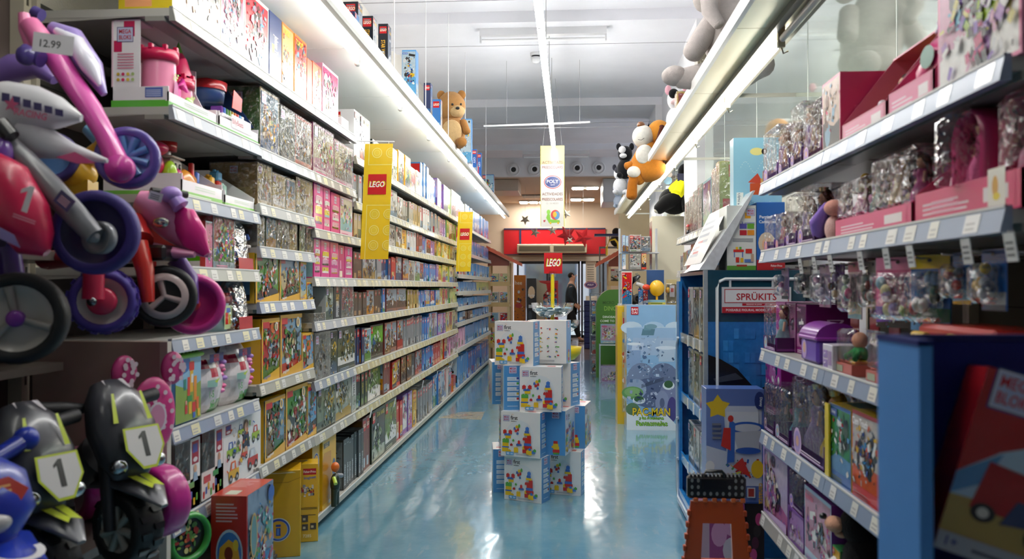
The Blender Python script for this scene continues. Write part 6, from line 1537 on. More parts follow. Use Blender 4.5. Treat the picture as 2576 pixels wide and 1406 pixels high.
brick_banner(918,988,362,652,5.42,(.56,.735),'tall yellow hanging banner with red logo square, the nearer larger one',0,873)
brick_banner(1153,1190,533,683,10.3,(.53,.72),'small yellow hanging banner with red logo square, the farther one',0,1140)
Yb = 10.75
x0,x1 = XY(1359.5,Yb),XY(1420,Yb);z0,z1 = ZY(570,Yb),ZY(366,Yb)
t = thing('hanging_banner','white preschool banner with cream top hanging at the lamp strip end','banner',((x0 + x1)/2,Yb,z0));W = x1 - x0;Hh = z1 - z0
b = MB();b.box(-W/2,W/2,-.003,.003,0,Hh,'#e9e6de');f = Face((-W/2,-.003,0),(1,0,0),(0,0,1),W,Hh)
b.r2(f,0,Hh*.77,W,Hh*.23,'#e2d494');b.r2(f,0,0,W*.02,Hh,'#d8c83c');b.r2(f,W*.975,0,W*.025,Hh*.8,'#d8d04c')
for (s_,y,h_,c) in (('ACTIVITATS',.775,.035,'#7a4a3c'),('PREESCOLARS',.715,.035,'#8a4c40'),('12 - 36 MESOS',.672,.020,'#c4c0b8'),('ACTIVIDADES',.385,.035,'#7a4a3c'),('PREESCOLARES',.32,.035,'#8a4c40'),('12 - 36 MESES',.278,.020,'#c4c0b8')):
 b.t2(f,s_,W*.5,Hh*y,Hh*h_,c,W*.86 if h_ > .03 else W*.56,al='c')
b.e2(f,W*.51,Hh*.55,W*.36,Hh*.082,'#b81c34',n=30);b.e2(f,W*.51,Hh*.55,W*.33,Hh*.073,'#e8e8ee',n=30);b.e2(f,W*.51,Hh*.55,W*.31,Hh*.067,'#263c86',n=30)
b.t2(f,'POLY',W*.51,Hh*.535,Hh*.045,'#f4f4f8',W*.5,al='c');b.t2(f,'Juguetes',W*.51,Hh*.508,Hh*.016,'#f0f0f4',W*.24,al='c')
b.e2(f,W*.62,Hh*.145,W*.19,Hh*.062,'#d84a44',n=18);b.e2(f,W*.68,Hh*.14,W*.12,Hh*.05,'#5fa0d0',n=16);b.e2(f,W*.6,Hh*.15,W*.08,Hh*.035,'#e8c030',n=14)
b.p2(f,[(W*.24,Hh*.11),(W*.3,Hh*.16),(W*.4,Hh*.15),(W*.42,Hh*.09),(W*.8,Hh*.08),(W*.82,Hh*.05),(W*.36,Hh*.045)],'#8ccc44')
b.e2(f,W*.34,Hh*.18,W*.08,Hh*.03,'#94d44c');b.e2(f,W*.42,Hh*.045,W*.04,Hh*.015,'#e8c030');b.e2(f,W*.74,Hh*.045,W*.04,Hh*.015,'#e8c030');b.p2(f,[(W*.12,Hh*.08),(W*.22,Hh*.085),(W*.2,Hh*.06),(W*.14,Hh*.055)],'#c85a60')
b.obj('board',t)
b = MB()
for x in (-W*.4,W*.4): b.tube([(x,0,Hh - .01),(x*.3,0,4.05 - z0)],.0022,'#aaa','metal',5)
b.obj('hanging_wire',t)
# ============================================================ TALL BOX DISPLAY AND TABLE OF TOYS, RIGHT MIDDLE
Y0 = 8.0
xa,xb = XY(1576,Y0),XY(1700,Y0);zt = ZY(768,Y0,1640)
def deco_pm(b,F):
 f = F['front'];W,Hh = f.w,f.h
 b.r2(f,0,0,W,Hh,'#8fb8dc')
 for k in range(7): b.e2(f,W*(.1 + .15*k),Hh*(.82 - .04*(k % 3)),W*.22,Hh*.05,'#b4d0e8' if k % 2 else '#c8dcec')
 b.r2(f,0,Hh*.72,W,Hh*.10,'#9cbcdc')
 for (x,y,w_,h_,c) in ((.05,.60,.9,.14,'#a8c0dc'),(.30,.76,.28,.05,'#5f8494'),(.35,.80,.16,.04,'#6f98a8'),(.0,.50,.3,.2,'#8ea8cc'),(.65,.55,.35,.17,'#b8cce0'),(.1,.64,.25,.06,'#c4d4e8')):
  b.p2(f,[(W*x,Hh*y),(W*(x + w_*.9),Hh*y),(W*(x + w_),Hh*(y + h_)),(W*(x + w_*.1),Hh*(y + h_))],c)
 for (x,y,rx,ry,c) in ((.5,.83,.12,.02,'#7aa0b0'),(.15,.69,.14,.012,'#e4ecf4'),(.8,.66,.22,.015,'#dce8f4'),(.3,.40,.3,.14,'#7c8aa8'),(.75,.42,.3,.12,'#6a7898'),(.5,.30,.45,.12,'#5a6688'),(.2,.33,.2,.08,'#98a8c4'),(.85,.25,.2,.14,'#8088ac'),
         (.12,.30,.22,.05,'#6a9c5c'),(.12,.305,.17,.036,'#86b070'),(.85,.36,.12,.035,'#e4ecf0'),(.85,.37,.09,.03,'#39603c'),(.25,.24,.13,.03,'#dce4ec'),(.25,.25,.1,.025,'#3c643e'),(.72,.22,.14,.1,'#9098b8'),(.72,.22,.05,.04,'#5c6484'),(.92,.17,.1,.1,'#4c4484')):
  b.e2(f,W*x,Hh*y,W*rx,Hh*ry,c,n=20)
 for k in range(3): b.p2(f,[(W*.3,Hh*(.36 - .01*k)),(W*.75,Hh*(.42 - .01*k)),(W*.75,Hh*(.425 - .01*k)),(W*.3,Hh*(.365 - .01*k))],'#404a60')
 for y_,cs_ in ((.66,['#8098b8','#dce8f4','#6a84a8','#a8bcd8']),(.5,['#8ea4c4','#5c7498','#c8d8ec','#3f5474']),(.28,['#5a6488','#9aa4c4','#3c4668','#c0c8dc'])): detail(b,f,0,Hh*(y_ - .12),W,Hh*.24,cs_,random.Random(int(y_*100)),50)
 b.p2(f,[(0,0),(W,0),(W,Hh*.05),(W*.8,Hh*.13),(W*.5,Hh*.10),(0,Hh*.21)],'#e8ebf0');b.e2(f,W*.12,Hh*.17,W*.14,Hh*.05,'#5a7a58')
 b.r2(f,W*.09,Hh*.925,W*.15,Hh*.062,'#c8181c');b.t2(f,'BAN',W*.165,Hh*.957,Hh*.02,'#fff',W*.12,al='c');b.t2(f,'DAI',W*.165,Hh*.932,Hh*.02,'#fff',W*.12,al='c')
 for dx,dy,c in ((.006,-.004,'#3a2a14'),(-.006,.004,'#3a2a14'),(0,0,'#ecc820')):
  b.t2(f,'PAC-MAN',W*(.5 + dx),Hh*(.118 + dy),Hh*.062,c,W*.76,al='c',sx=1.2)
 for dx,dy,c in ((.008,-.003,'#1c4a1c'),(-.006,.003,'#1c4a1c'),(0,0,'#9cd048')):
  b.t2(f,'y las Aventuras',W*(.5 + dx),Hh*(.082 + dy),Hh*.03,c,W*.7,al='c');b.t2(f,'Fantasmales',W*(.51 + dx),Hh*(.038 + dy),Hh*.038,c,W*.72,al='c')
 g = F['left'];b.r2(g,0,0,g.w,g.h,'#a4bcd8')
 rng = random.Random(4)
 for k in range(9): b.e2(g,g.w*rng.uniform(.2,.8),g.h*(.1 + .09*k),g.w*.3,g.h*.03,rng.choice(['#d8a83c','#5a88b8','#e8e4dc','#5f7a54','#c85a3c']))
rawbox('standee_box','tall printed carton of sky and ships with yellow and green lettering','display box',xa,xb,Y0,Y0 + .34,0,zt,'#8fb0d4',deco_pm)
def deco_lb(b,F):
 f = F['front'];W,Hh = f.w,f.h;b.r2(f,0,0,W,Hh,'#e8bc24')
 b.r2(f,W*.25,Hh*.1,W*.7,Hh*.85,'#c8b07a');b.r2(f,W*.3,Hh*.78,W*.6,Hh*.12,'#c8141c');b.r2(f,W*.3,Hh*.82,W*.5,Hh*.03,'#f8f4f0')
 rng = random.Random(5)
 for k in range(40): b.e2(f,W*rng.uniform(.35,.95),Hh*rng.uniform(.12,.72),W*.12,Hh*.02,rng.choice(['#5a88b8','#e8e4dc','#c85a3c','#e8942c','#3a3a44','#d8b83c','#f4f0e8']),n=7)
rawbox('standee_box','yellow display carton peeking out left of the ships carton','display box',XY(1553,8.36),XY(1600,8.36),8.36,8.7,0,ZY(770,8.36),'#d8aa18',deco_lb)
# ============================================================ PERSON AT THE DOOR
YPn = 20.7
def person():
 px = XY(1437,YPn)
 k = .967
 t = thing('person','man in a dark jacket and trousers standing in profile by the door','person',(px,YPn,0),0)
 def skin(name,V,E,rad,col,m,parent=t,root=0,**kw):
  me = bpy.data.meshes.new(name);me.from_pydata([tuple(c*k for c in v) for v in V],E,[]);me.materials.append(solid(m,col))
  o = bpy.data.objects.new(name,me);C.objects.link(o);o.parent = parent
  md = o.modifiers.new('skin','SKIN');md.use_smooth_shade = True
  for i,r in enumerate(rad): me.skin_vertices[0].data[i].radius = (r*k,r*k) if not isinstance(r,tuple) else (r[0]*k,r[1]*k)
  me.skin_vertices[0].data[root].use_root = True
  s2 = o.modifiers.new('sub','SUBSURF');s2.levels = 2;s2.render_levels = 2
  for a,b_ in kw.items(): o[a] = b_
  return o
 V = [(0,0,.92),(0,0,1.10),(.01,0,1.30),(.0,0,1.45),(.02,0,1.55),(.03,0,1.62),(.035,0,1.72),
   (0,-.17,1.42),(-.04,-.22,1.15),(.10,-.21,.95),(.15,-.20,.89),(0,.17,1.42),(-.02,.22,1.15),(.12,.20,.97),(.17,.18,.92),
   (0,-.09,.86),(.08,-.10,.47),(.22,-.10,.08),(.32,-.10,.04),(0,.09,.86),(-.05,.10,.47),(-.14,.10,.09),(-.03,.10,.04)]
 E = [(0,1),(1,2),(2,3),(3,4),(4,5),(5,6),(3,7),(7,8),(8,9),(9,10),(3,11),(11,12),(12,13),(13,14),(0,15),(15,16),(16,17),(17,18),(0,19),(19,20),(20,21),(21,22)]
 rad = [.14,.13,.15,.10,.055,.085,.085,.07,.055,.04,.035,.07,.055,.04,.035,.09,.065,.045,.035,.09,.065,.045,.035]
 skin('body',V,E,rad,'#c89a80','skin')
 skin('jacket',[(0,0,.86),(0,0,1.0),(0,0,1.25),(0,0,1.42),(.01,0,1.50),(0,-.19,1.41),(-.04,-.245,1.15),(.09,-.22,.965),(0,.19,1.41),(-.02,.245,1.15),(.11,.21,.985)],
   [(0,1),(1,2),(2,3),(3,4),(3,5),(5,6),(6,7),(3,8),(8,9),(9,10)],[.165,.165,.17,.13,.075,.085,.072,.055,.085,.072,.055],'#2b333a','cloth',label='dark slate jacket')
 skin('trousers',[(0,0,.90),(0,-.09,.84),(.08,-.10,.47),(.21,-.10,.12),(0,.09,.84),(-.05,.10,.47),(-.14,.10,.12)],[(0,1),(1,2),(2,3),(0,4),(4,5),(5,6)],[.145,.105,.08,.07,.105,.08,.07],'#23262a','cloth')
 for s_,V2 in (('shoe',[(.17,-.10,.045),(.24,-.10,.05),(.36,-.10,.035)]),('shoe',[(-.18,.10,.045),(-.10,.10,.05),(.03,.10,.035)])):
  skin(s_,V2,[(0,1),(1,2)],[.045,.05,.035],'#5a4a3c','plastic',label='brown shoe')
 skin('hair',[(-.045,0,1.63),(-.01,0,1.71),(.05,0,1.765)],[(0,1),(1,2)],[.07,.095,.06],'#1f1814','cloth')
 b = MB();b.ellip((.125,0,1.645),(.022,.014,.018),'#c89a80','skin',None,8,6);b.obj('nose',t)
 for s_ in (-1,1): b = MB();b.ellip((.03,s_*.085,1.64),(.02,.012,.03),'#c08c74','skin',None,8,6);b.obj('ear',t)
 b = MB()
 for s_ in (-1,1): b.lathe([(.022,-.002),(.026,-.002),(.026,.002),(.022,.002)],'#222','plastic',(.115,s_*.038,1.665),(1,0,0),12);b.tube([(.11,s_*.062,1.667),(.03,s_*.088,1.667)],.003,'#222','plastic',5);b.ellip((.106,s_*.036,1.665),(.008,.012,.008),'#30241c','plastic',None,8,6)
 b.obj('glasses',t)
 b = MB();b.ellip((.108,0,1.59),(.01,.026,.006),'#8c4c40','skin',None,8,6);b.obj('mouth',t)
 for s_,(hx,hy,hz) in ((-1,(.15,-.20,.885)),(1,(.17,.18,.915))):
  b = MB();b.tube([(hx - .03,hy,hz + .05),(hx,hy,hz),(hx + .02,hy,hz - .035)],[(.028,.018),(.04,.018),(.038,.015)],'#c89a80','skin',10)
  for q_ in range(4):
   L = (.055,.065,.06,.045)[q_];a = (q_ - 1.5)*.02
   b.tube([(hx + .02 + a*.8,hy + a*.2,hz - .03),(hx + .03 + a*.9,hy - s_*.01 + a*.2,hz - .03 - L*.55),(hx + .02 + a,hy - s_*.025 + a*.2,hz - .03 - L)],[.009,.0085,.007],'#c89a80','skin',7)
  b.tube([(hx + .01,hy - s_*.02,hz + .0),(hx + .05,hy - s_*.03,hz - .015),(hx + .06,hy - s_*.03,hz - .045)],[.011,.01,.008],'#c89a80','skin',7)
  b.obj('hand',t)
_sol = {}
def solid(m,col):
 """plain coloured version of a finish for meshes grown by modifiers"""
 key = (m,col)
 if key in _sol: return _sol[key]
 n = M[m].copy();nt = n.node_tree
 for nd in nt.nodes:
  if nd.type == 'ATTRIBUTE':
   rgb = nt.nodes.new('ShaderNodeRGB');rgb.outputs[0].default_value = (*H(col),1)
   for l in list(nt.links):
    if l.from_node == nd: nt.links.new(rgb.outputs[0],l.to_socket)
 _sol[key] = n
 return n
person()
# ============================================================ FAR LEFT: PLAYHOUSE SHELF, STANDEES
def playhouse(label,x0,x1,y0,y1,zr0,zr1,ridge_left):
 t = thing('playhouse_shelf',label,'display shelf',((x0 + x1)/2,(y0 + y1)/2,0));a = (x1 - x0)/2;c = (y1 - y0)/2
 for x in (-a,a - .04):
  for y in (-c,c - .04):
   b = MB();b.box(x,x + .04,y,y + .04,0,zr0,'#cdb183','wood');b.obj('post',t)
 for z in (.25,.62,1.0,1.38):
  b = MB();b.box(-a,a,-c,c,z,z + .02,'#d8bd8e','wood');b.box(-a,a,-c - .012,-c,z,z + .08,'#c8a670','wood');b.obj('shelf',t)
 b = MB();s_ = 1 if ridge_left else -1
 P = [(-s_*(a + .02),zr1),(s_*(a + .2),zr0 - .06),(s_*(a + .2),zr0 + .0),(-s_*(a + .02),zr1 + .07)]
 b.prism(P if s_ > 0 else P[::-1],'y',-c - .1,c + .1,'#c85a3c','wood')
 G = [(-s_*a,zr0 - .06),(s_*a,zr0 - .06),(s_*a,zr0 + .02),(-s_*a,zr1)]
 b.prism(G if s_ > 0 else G[::-1],'y',-c - .02,-c,'#7c3826','wood')
 for k in range(6): b.prism([(-s_*(a + .02) + s_*(2*a + .24)*q,zr1 + .07 + (zr0 - .07 - zr1)*q + dz) for q,dz in ((k/6,0),(k/6 + .01,.008),(k/6 + .01,0))],'y',-c - .1,c + .1,'#a84830','wood')
 b.obj('roof',t,label='orange red sloping roof')
 return t,a,c
x0,x1 = XY(1228,15.3),XY(1282,15.3)
playhouse('wooden house shaped shelf with red roof beyond the left shelving',x0,x1,15.25,15.8,ZY(660,15.3),ZY(628,15.3),True)
cx = (x0 + x1)/2
for k,(z,st,lb) in enumerate(((.27,'peppa','lowest'),(.64,'cars','middle'),(1.02,'white','upper'),(1.40,'multi','top'))):
 for j in range(2):
  o = printed_box('game_box','pale printed box on the %s level of the left house shelf, %s one' % (lb,('left','right')[j]),'toy box',.17,.24 if k < 3 else .2,.2,st if k != 1 else 'white',(cx - .10 + .2*j,15.45,z + .0105),0,12,False,300 + k*2 + j)
x0,x1 = XY(1530,14.2),XY(1566,14.2)
playhouse('wooden house shaped shelf with red roof at the right of the doors',x0,x1,14.1,14.7,ZY(662,14.2),ZY(634,14.2),False)
for k,(z,st) in enumerate(((.27,'red'),(.64,'blue'),(1.02,'grey'),(1.40,'cars'))):
 printed_box('game_box','printed box on the %s level of the right house shelf' % ('lowest','second','third','top')[k],'toy box',.18,.26,.2,st,((x0 + x1)/2,14.3,z + .0105),0,10,False,320 + k)
def standee(name,label,px0,px1,py0,py1,Y,col,deco,d_=.3,z0=0,cat='display stand'):
 xa,xb = XY(px0,Y),XY(px1,Y);zt = ZY(py0,Y)
 return rawbox(name,label,cat,xa,xb,Y,Y + d_,z0,zt,col,deco)
def dec_or(b,F):
 f = F['front'];rng = random.Random(12);W,Hh = f.w,f.h
 art(b,f,0,0,W,Hh,['#d8642c','#e8942c','#b83c24','#f2c030','#e8782c','#5a2c1c'],rng,22)
 b.t2(f,'hee',W*.1,Hh*.88,Hh*.05,'#f8e0c0',W*.6);b.r2(f,W*.1,Hh*.1,W*.8,Hh*.06,'#e8c430');b.e2(f,W*.4,Hh*.62,W*.3,Hh*.03,'#c83c34')
 f = F['left'];b.r2(f,0,0,f.w,f.h,'#d8b82c')
standee('product_standee','orange and yellow product stand beyond the left shelving',1293,1322,692,0,16.6,'#d87a2c',dec_or)
def dec_fur(b,F):
 f = F['front'];W,Hh = f.w,f.h
 b.r2(f,0,0,W,Hh,'#14161a');b.e2(f,W*.5,Hh*.82,W*.36,Hh*.08,'#e8c8a0');b.t2(f,'Furby',W*.5,Hh*.75,Hh*.05,'#f4f0ee',W*.7,al='c');b.e2(f,W*.5,Hh*.3,W*.42,Hh*.15,'#8aa0b0')
 b.e2(f,W*.35,Hh*.52,W*.2,Hh*.06,'#3a4048');b.e2(f,W*.65,Hh*.2,W*.2,Hh*.06,'#5fb0b0');b.r2(f,W*.2,Hh*.62,W*.6,Hh*.04,'#c8ccd0')
t = standee('product_standee','black rounded product stand beside the orange stand',1325,1349,700,0,16.4,'#17191d',dec_fur)
def dec_rd(b,F):
 f = F['front'];W,Hh = f.w,f.h;rng = random.Random(31)
 for k,(z0,z1) in enumerate(((.66,.97),(.36,.63),(.04,.33))): art(b,f,W*.05,Hh*z0,W*.9,Hh*(z1 - z0),['#c83a34','#e8d8d0','#5a88b8','#e8b83c','#d84a40','#3a4658','#9ad0d8'],rng,22)
standee('product_standee','red and grey product stand behind the red sign pole',1352,1404,706,0,17.3,'#b8302c',dec_rd)
b = MB();P = [(-.12,0),(.12,0),(.12,1.2),(.2,1.3),(.18,1.42),(.06,1.45),(0,1.52),(-.08,1.44),(-.16,1.4),(-.14,1.28)]
b.prism(P,'y',0,.02,'#b8ac90','matte');b.obj('card_cutout',None,(XY(1352,17.0),17.0,.0),**KW('beige scalloped cardboard cutout behind the black stand','cutout'))
t = None
for k in range(9):
 b = MB();a,h_ = .13,.115
 b.box(-a,a,-a,a,0,.01,'#1b2a6c','plastic')
 for (x0,x1,y0,y1) in ((-a,a,-a,-a + .01),(-a,a,a - .01,a),(-a,-a + .01,-a,a),(a - .01,a,-a,a)): b.box(x0,x1,y0,y1,0,h_,'#1b2a6c','plastic')
 b.box(-a - .008,a + .008,-a - .008,-a,h_ - .02,h_,'#22347c','plastic')
 b.obj('shopping_basket',None,(XY(1484,18.6),18.6,.001 + k*.118),**KW('dark blue basket, %s from the bottom of the stack by the doors' % ordn(k + 1),'basket','stacked blue baskets'))
t = thing('door_poster','oval red and blue shop poster on the right glass door','poster',(XY(1486,YB),YB + .02,ZY(728,YB)))
b = MB();f = Face((-.2,-.001,0),(1,0,0),(0,0,1),.4,.24);b.e2(f,.2,.12,.175,.10,'#b81c34',n=28);b.e2(f,.2,.12,.16,.088,'#e4e4ea',n=28);b.e2(f,.2,.12,.15,.08,'#5a3c74',n=28);b.t2(f,'POLY',.2,.10,.05,'#f0e8f0',.2,al='c');b.obj('sheet',t)
b = MB();f = Face((-.1,0,0),(1,0,0),(0,0,1),.3,.6);b.r2(f,0,0,.3,.22,'#dcd2c0');b.r2(f,0,.5,.28,.7,'#d8ccb8');b.lines2(f,.04,.6,.18,.5,8,'#8a8478');b.obj('door_notice',None,(XY(1483,YB),YB + .02,ZY(765,YB)),**KW('beige paper notices stuck on the right glass door','notice'))
# ============================================================ FAR RIGHT: DINOSAUR STANDEE, PINK TOY BOXES, GLASS CASE
Yd = 12.6
xa = XY(1508,Yd)
t = thing('product_standee','green arched dinosaur product stand with white lettering','display stand',(xa + .19,Yd,0))
zA,zB = ZY(812,Yd),ZY(728,Yd)
b = MB();P = [(.28,0),(.28,zB)] + [(-.02 + .22*math.cos(a) ,zB - .22 + .22*math.sin(a)) for a in [PI/2 + PI/2*k/8 for k in range(9)]] + [(-.24,0)]
P = [(.28,0),(.28,zB - .02),(.1,zB)] + [(-.0 + .24*math.cos(a),zB - .28 + .28*math.sin(a)) for a in [PI*.55 + PI*.45*k/8 for k in range(9)]] + [(-.24,0)]
b.prism(P[::-1],'y',0,.3,'#4a7a2c','card');f = Face((-.24,-.001,0),(1,0,0),(0,0,1),.52,zB)
b.t2(f,'MICRO',.10,zB - .22,.045,'#33551c',.17);b.t2(f,'DINOSAURS',.12,zB - .32,.07,'#8cb84c',.40);b.t2(f,'DINOSAURS',.10,zB - .43,.035,'#e8f0e0',.3);b.t2(f,'COME TO LIFE',.06,zB - .49,.035,'#e8f0e0',.34);b.lines2(f,.1,zB - .58,.3,.05,3,'#a8c890')
b.obj('panel',t)
for k,(py0,py1,st,lb) in enumerate(((815,862,'peppa','upper'),(866,907,'lav','lower'))):
 z0 = max(.002,ZY(py1,12.1));z1 = ZY(py0,12.1)
 printed_box('figure_box','%s pink and blue figure box standing under the dinosaur stand' % lb,'toy box',.30,z1 - z0 - (.0 if k else .0),.2,st,(XY(1537,12.1),12.1,z0 if k == 0 else .001),0,24,True,400 + k,film=True)
b = MB();a0 = ZY(864,12.1)
b.box(-.17,.17,-.12,.12,a0 - .018,a0 - .004,'#c8ccd0','plastic');b.box(-.17,-.155,-.12,.12,0,a0 - .018,'#9aa4ac','plastic');b.box(.155,.17,-.12,.12,0,a0 - .018,'#9aa4ac','plastic')
b.obj('low_shelf',None,(XY(1537,12.1),12.1,0),**KW('low pale shelf between the two pink and blue figure boxes','shelf'))
t = thing('glass_case','narrow clear display case left of the dinosaur stand','display case',(XY(1500,13.2),13.2,0))
b = MB()
for x in (-.1,.09):
 for y in (-.15,.14): b.box(x,x + .012,y,y + .012,0,1.27,'#8a98a4','metal')
for z in (0,.3,.6,.9,1.25): b.box(-.1,.102,-.15,.152,z,z + .012,'#98a4b0','metal')
b.obj('frame',t)
b = MB();b.box(-.1,.1,-.153,-.15,0,1.26,'#fff','clear');b.obj('pane',t)
for k in range(4):
 printed_box('figure_box','small dark figure box inside the narrow display case, %s level' % ('bottom','second','third','top')[k],'toy box',.14,.2,.12,('dblue','grey','green','blue')[k],(XY(1500,13.2),13.2,(.0,.3,.6,.9)[k] + .013),0,10,False,420 + k)
t = thing('slide_toy','yellow curved tube toy hanging at the far right above the shelf','toy',(XY(1534,16.5),16.5,ZY(640,16.5)))
b = MB();b.tube([(-.06,0,-.02),(-.06,0,.15),(0,0,.28),(.10,0,.3),(.16,0,.22),(.17,0,.1)],.022,'#e8b824','plastic',12);b.tube([(.17,0,.12),(.24,0,.0)],.018,'#e8b824','plastic',10);b.obj('tube',t)
b = MB();b.box(-.3,.5,-.1,.2,.36,.40,'#1c2448','metal');b.tube([(0.0,0,.28),(0,0,.37)],.008,'#222','metal',6);b.tube([(0.2,0,.38),(.2,0,4.05 - ZY(640,16.5))],.004,'#888','metal',6);b.obj('rail',t)
b = MB();b.box(-.35,.35,0,.3,0,.03,'#6a6258','wood');b.box(-.35,-.33,0,.3,-1.2,0,'#6a6258','wood');b.box(.33,.35,0,.3,-1.2,0,'#6a6258','wood')
b.obj('wall_shelf',None,(XY(1548,18.2),18.0,2.2),**KW('dark wall shelf at the far right behind the yellow tube','shelf'))
b = MB();b.ellip((0,0,.14),(.13,.1,.14),'#3a3028','plush');b.ellip((0,0,.32),(.09,.08,.09),'#2c241e','plush');b.obj('plush_toy',None,(XY(1550,18.2),18.15,2.231),**KW('dark plush toy sitting on the far right wall shelf','plush toy'))
b = MB();b.box(XY(1558,13.3),XR,13.25,13.4,0,2.9,'#d8c09a','matte');b.wobj('pillar',kind='structure')
cz = ZY(745,8.9)
YC = 8.75
def deskbox(style,px0,px1,py0,py1,label,Y=YC,d_=.2,name='toy_box',z=None,film=False,n=22,rot=0,cat='toy box'):
 xa,xb = XY(px0,Y),XY(px1,Y);z0 = ZY(py1,Y) if z is None else z;z1 = ZY(py0,Y)
 return printed_box(name,label,cat,xb - xa,z1 - z0,d_,style,((xa + xb)/2,Y + d_/2,z0),rot,n,True,int(px0 + py0),film=film)
xa,xb = XY(1563,YC),XY(1700,YC);zc0 = ZY(766,YC)
t = thing('display_counter','blue counter behind the tall cartons carrying boxed toys','counter',((xa + xb)/2,YC + .25,0))
a = (xb - xa)/2
b = MB();b.box(-a,a,-.2,.25,0,zc0 - .02,'#3a6ca8','metal');b.obj('body',t)
b = MB();b.box(-a - .01,a + .01,-.22,.26,zc0 - .02,zc0,'#c8ccd0','metal');b.obj('top',t)
b = MB();b.box(-a,-a + .02,.2,.25,zc0,2.0,'#b8bcc0','metal');b.box(a - .16,a - .14,.2,.25,zc0,2.0,'#b8bcc0','metal');b.box(-a,a - .14,.0,.25,ZY(680,YC),ZY(680,YC) + .012,'#d8dce0','metal');b.box(-a,a - .14,.0,.25,ZY(635,YC),ZY(635,YC) + .012,'#d8dce0','metal');b.obj('rack',t)
zsh = ZY(680,YC) + .0125
Z2 = ZY(635,YC) + .0125
deskbox('ltblue',1566,1573,592,634,'thin light blue box at the left end of the upper rack',YC + .1,.14,z=Z2);deskbox('ltblue',1574,1581,594,634,'second thin light blue box on the upper rack',YC + .1,.14,z=Z2)
deskbox('ltblue',1566,1574,640,679,'light blue box at the left end of the middle rack',YC + .1,.14,z=zsh);deskbox('white',1584,1612,592,634,'clear box of white robot toys on the upper rack',YC + .1,.14,z=Z2,film=True,n=34);deskbox('grey',1613,1636,596,634,'grey and blue boxed toy on the upper rack',YC + .1,.14,z=Z2,film=True)
deskbox('silver',1584,1612,640,679,'clear box with a small red toy on the middle rack',YC + .1,.14,z=zsh,film=True);deskbox('red',1614,1626,638,679,'narrow red box on the middle rack',YC + .1,.14,z=zsh)
zc1 = zc0 + .0005
deskbox('white',1564,1590,683,765,'pale box with a red strip at the left of the counter',YC + .02,.15,z=zc1)
t = thing('toy_racer','black and white curved toy car parts leaning on the counter','toy',(XY(1606,YC),YC + .06,zc1))
b = MB();b.tube([(-.07,0,.04),(-.09,0,.15),(-.03,0,.27),(.02,-.01,.30)],[.03,.035,.03,.015],'#20242a','plastic',12)
b.tube([(.06,0,.03),(.08,0,.12),(.04,0,.2),(-.02,0,.22)],[.02,.025,.025,.02],'#c8ccd0','plastic',12);b.tube([(.02,.02,.03),(.05,.02,.1),(.02,.02,.17)],[.02,.02,.02],'#2c3c90','plastic',12);b.ellip((-.04,0,.05),(.06,.03,.05),'#16181c')
b.obj('body_shell',t)
b = MB();b.lathe([(.03,-.01),(.055,-.012),(.055,.012),(.03,.01)],'#26282c','rubber',(.0,-.03,.06),(0,1,0),18);b.obj('wheel',t)
deskbox('dblue',1606,1617,728,765,'small dark blue card pack standing on the counter',YC - .1,.03,z=zc1);deskbox('dblue',1618,1630,730,765,'second small dark blue pack beside the yellow ball toy',YC - .1,.03,z=zc1)
t = thing('ball_toy','round yellow toy with a red glove in an open blue box','toy',(XY(1650,YC),YC + .0,zc1))
b = MB();b.box(-.09,.09,.06,.07,.05,.36,'#2a4c80');b.box(-.09,.09,-.06,.07,0,.05,'#d8c84c');f = Face((-.09,-.0605,0),(1,0,0),(0,0,1),.18,.05);b.r2(f,0,.025,.18,.025,'#8ab8c8');b.r2(f,.03,.008,.12,.012,'#7a8a2c');b.obj('open_box',t)
b = MB();b.ellip((.01,0,.17),(.078,.06,.085),'#e8b420');b.tube([(.01,0,.05),(.01,0,.1)],.012,'#e8b420','plastic',8);b.obj('ball',t)
b = MB();b.ellip((-.10,-.01,.18),(.04,.03,.032),'#d8401c');b.tube([(-.07,0,.18),(-.03,0,.17)],.012,'#e8b420','plastic',8);b.obj('glove',t)
t = thing('toy_pack','clear pack with small yellow toys at the right of the counter','toy pack',(XY(1688,YC),YC + .02,zc1),-.2)
b = MB();b.box(-.05,.06,.03,.034,0,.26,'#b8a878');b.obj('card',t)
b = MB();b.ellip((-.03,0,.15),(.025,.02,.03),'#e8b41c');b.ellip((-.04,-.01,.14),(.015,.015,.012),'#e07020');b.box(-.01,.04,-.01,.0,.08,.2,'#c8c4c4');b.r2(Face((-.01,-.0105,.08),(1,0,0),(0,0,1),.05,.12),.01,.05,.03,.04,'#c85a54');b.obj('toy_figure',t)
b = MB();b.cbox(-.05,.06,-.03,.03,.02,.22,'#fff','clear',.01);b.obj('clear_shell',t)
b = MB();b.box(-.012,.012,-.02,.02,0,.34,'#8a8678','card');b.obj('slim_box',None,(XY(1622,YC + .12),YC + .14,zc1),(0,-.25,0),**KW('slim grey box leaning left above the counter','toy box'))
b = MB();b.box(-.02,.02,-.015,.015,0,.27,'#e8c41c','card');b.obj('slim_box',None,(XY(1632,YC + .12),YC + .14,zc1),(0,.04,0),**KW('slim bright yellow box standing behind the yellow ball toy','toy box'))
YG = 9.3
xa,xb = XY(1641,YG),XY(1800,YG)
t = thing('gondola_end','tall cream gondola end panel right of the counter','shelving',((xa + xb)/2,YG + .3,0));a = .19
t.location.x = xa + a
ztop = ZY(545,YG)
b = MB();b.box(-a,a,-.3,.02,0,ztop,'#ded8c2','matte');b.obj('panel',t)
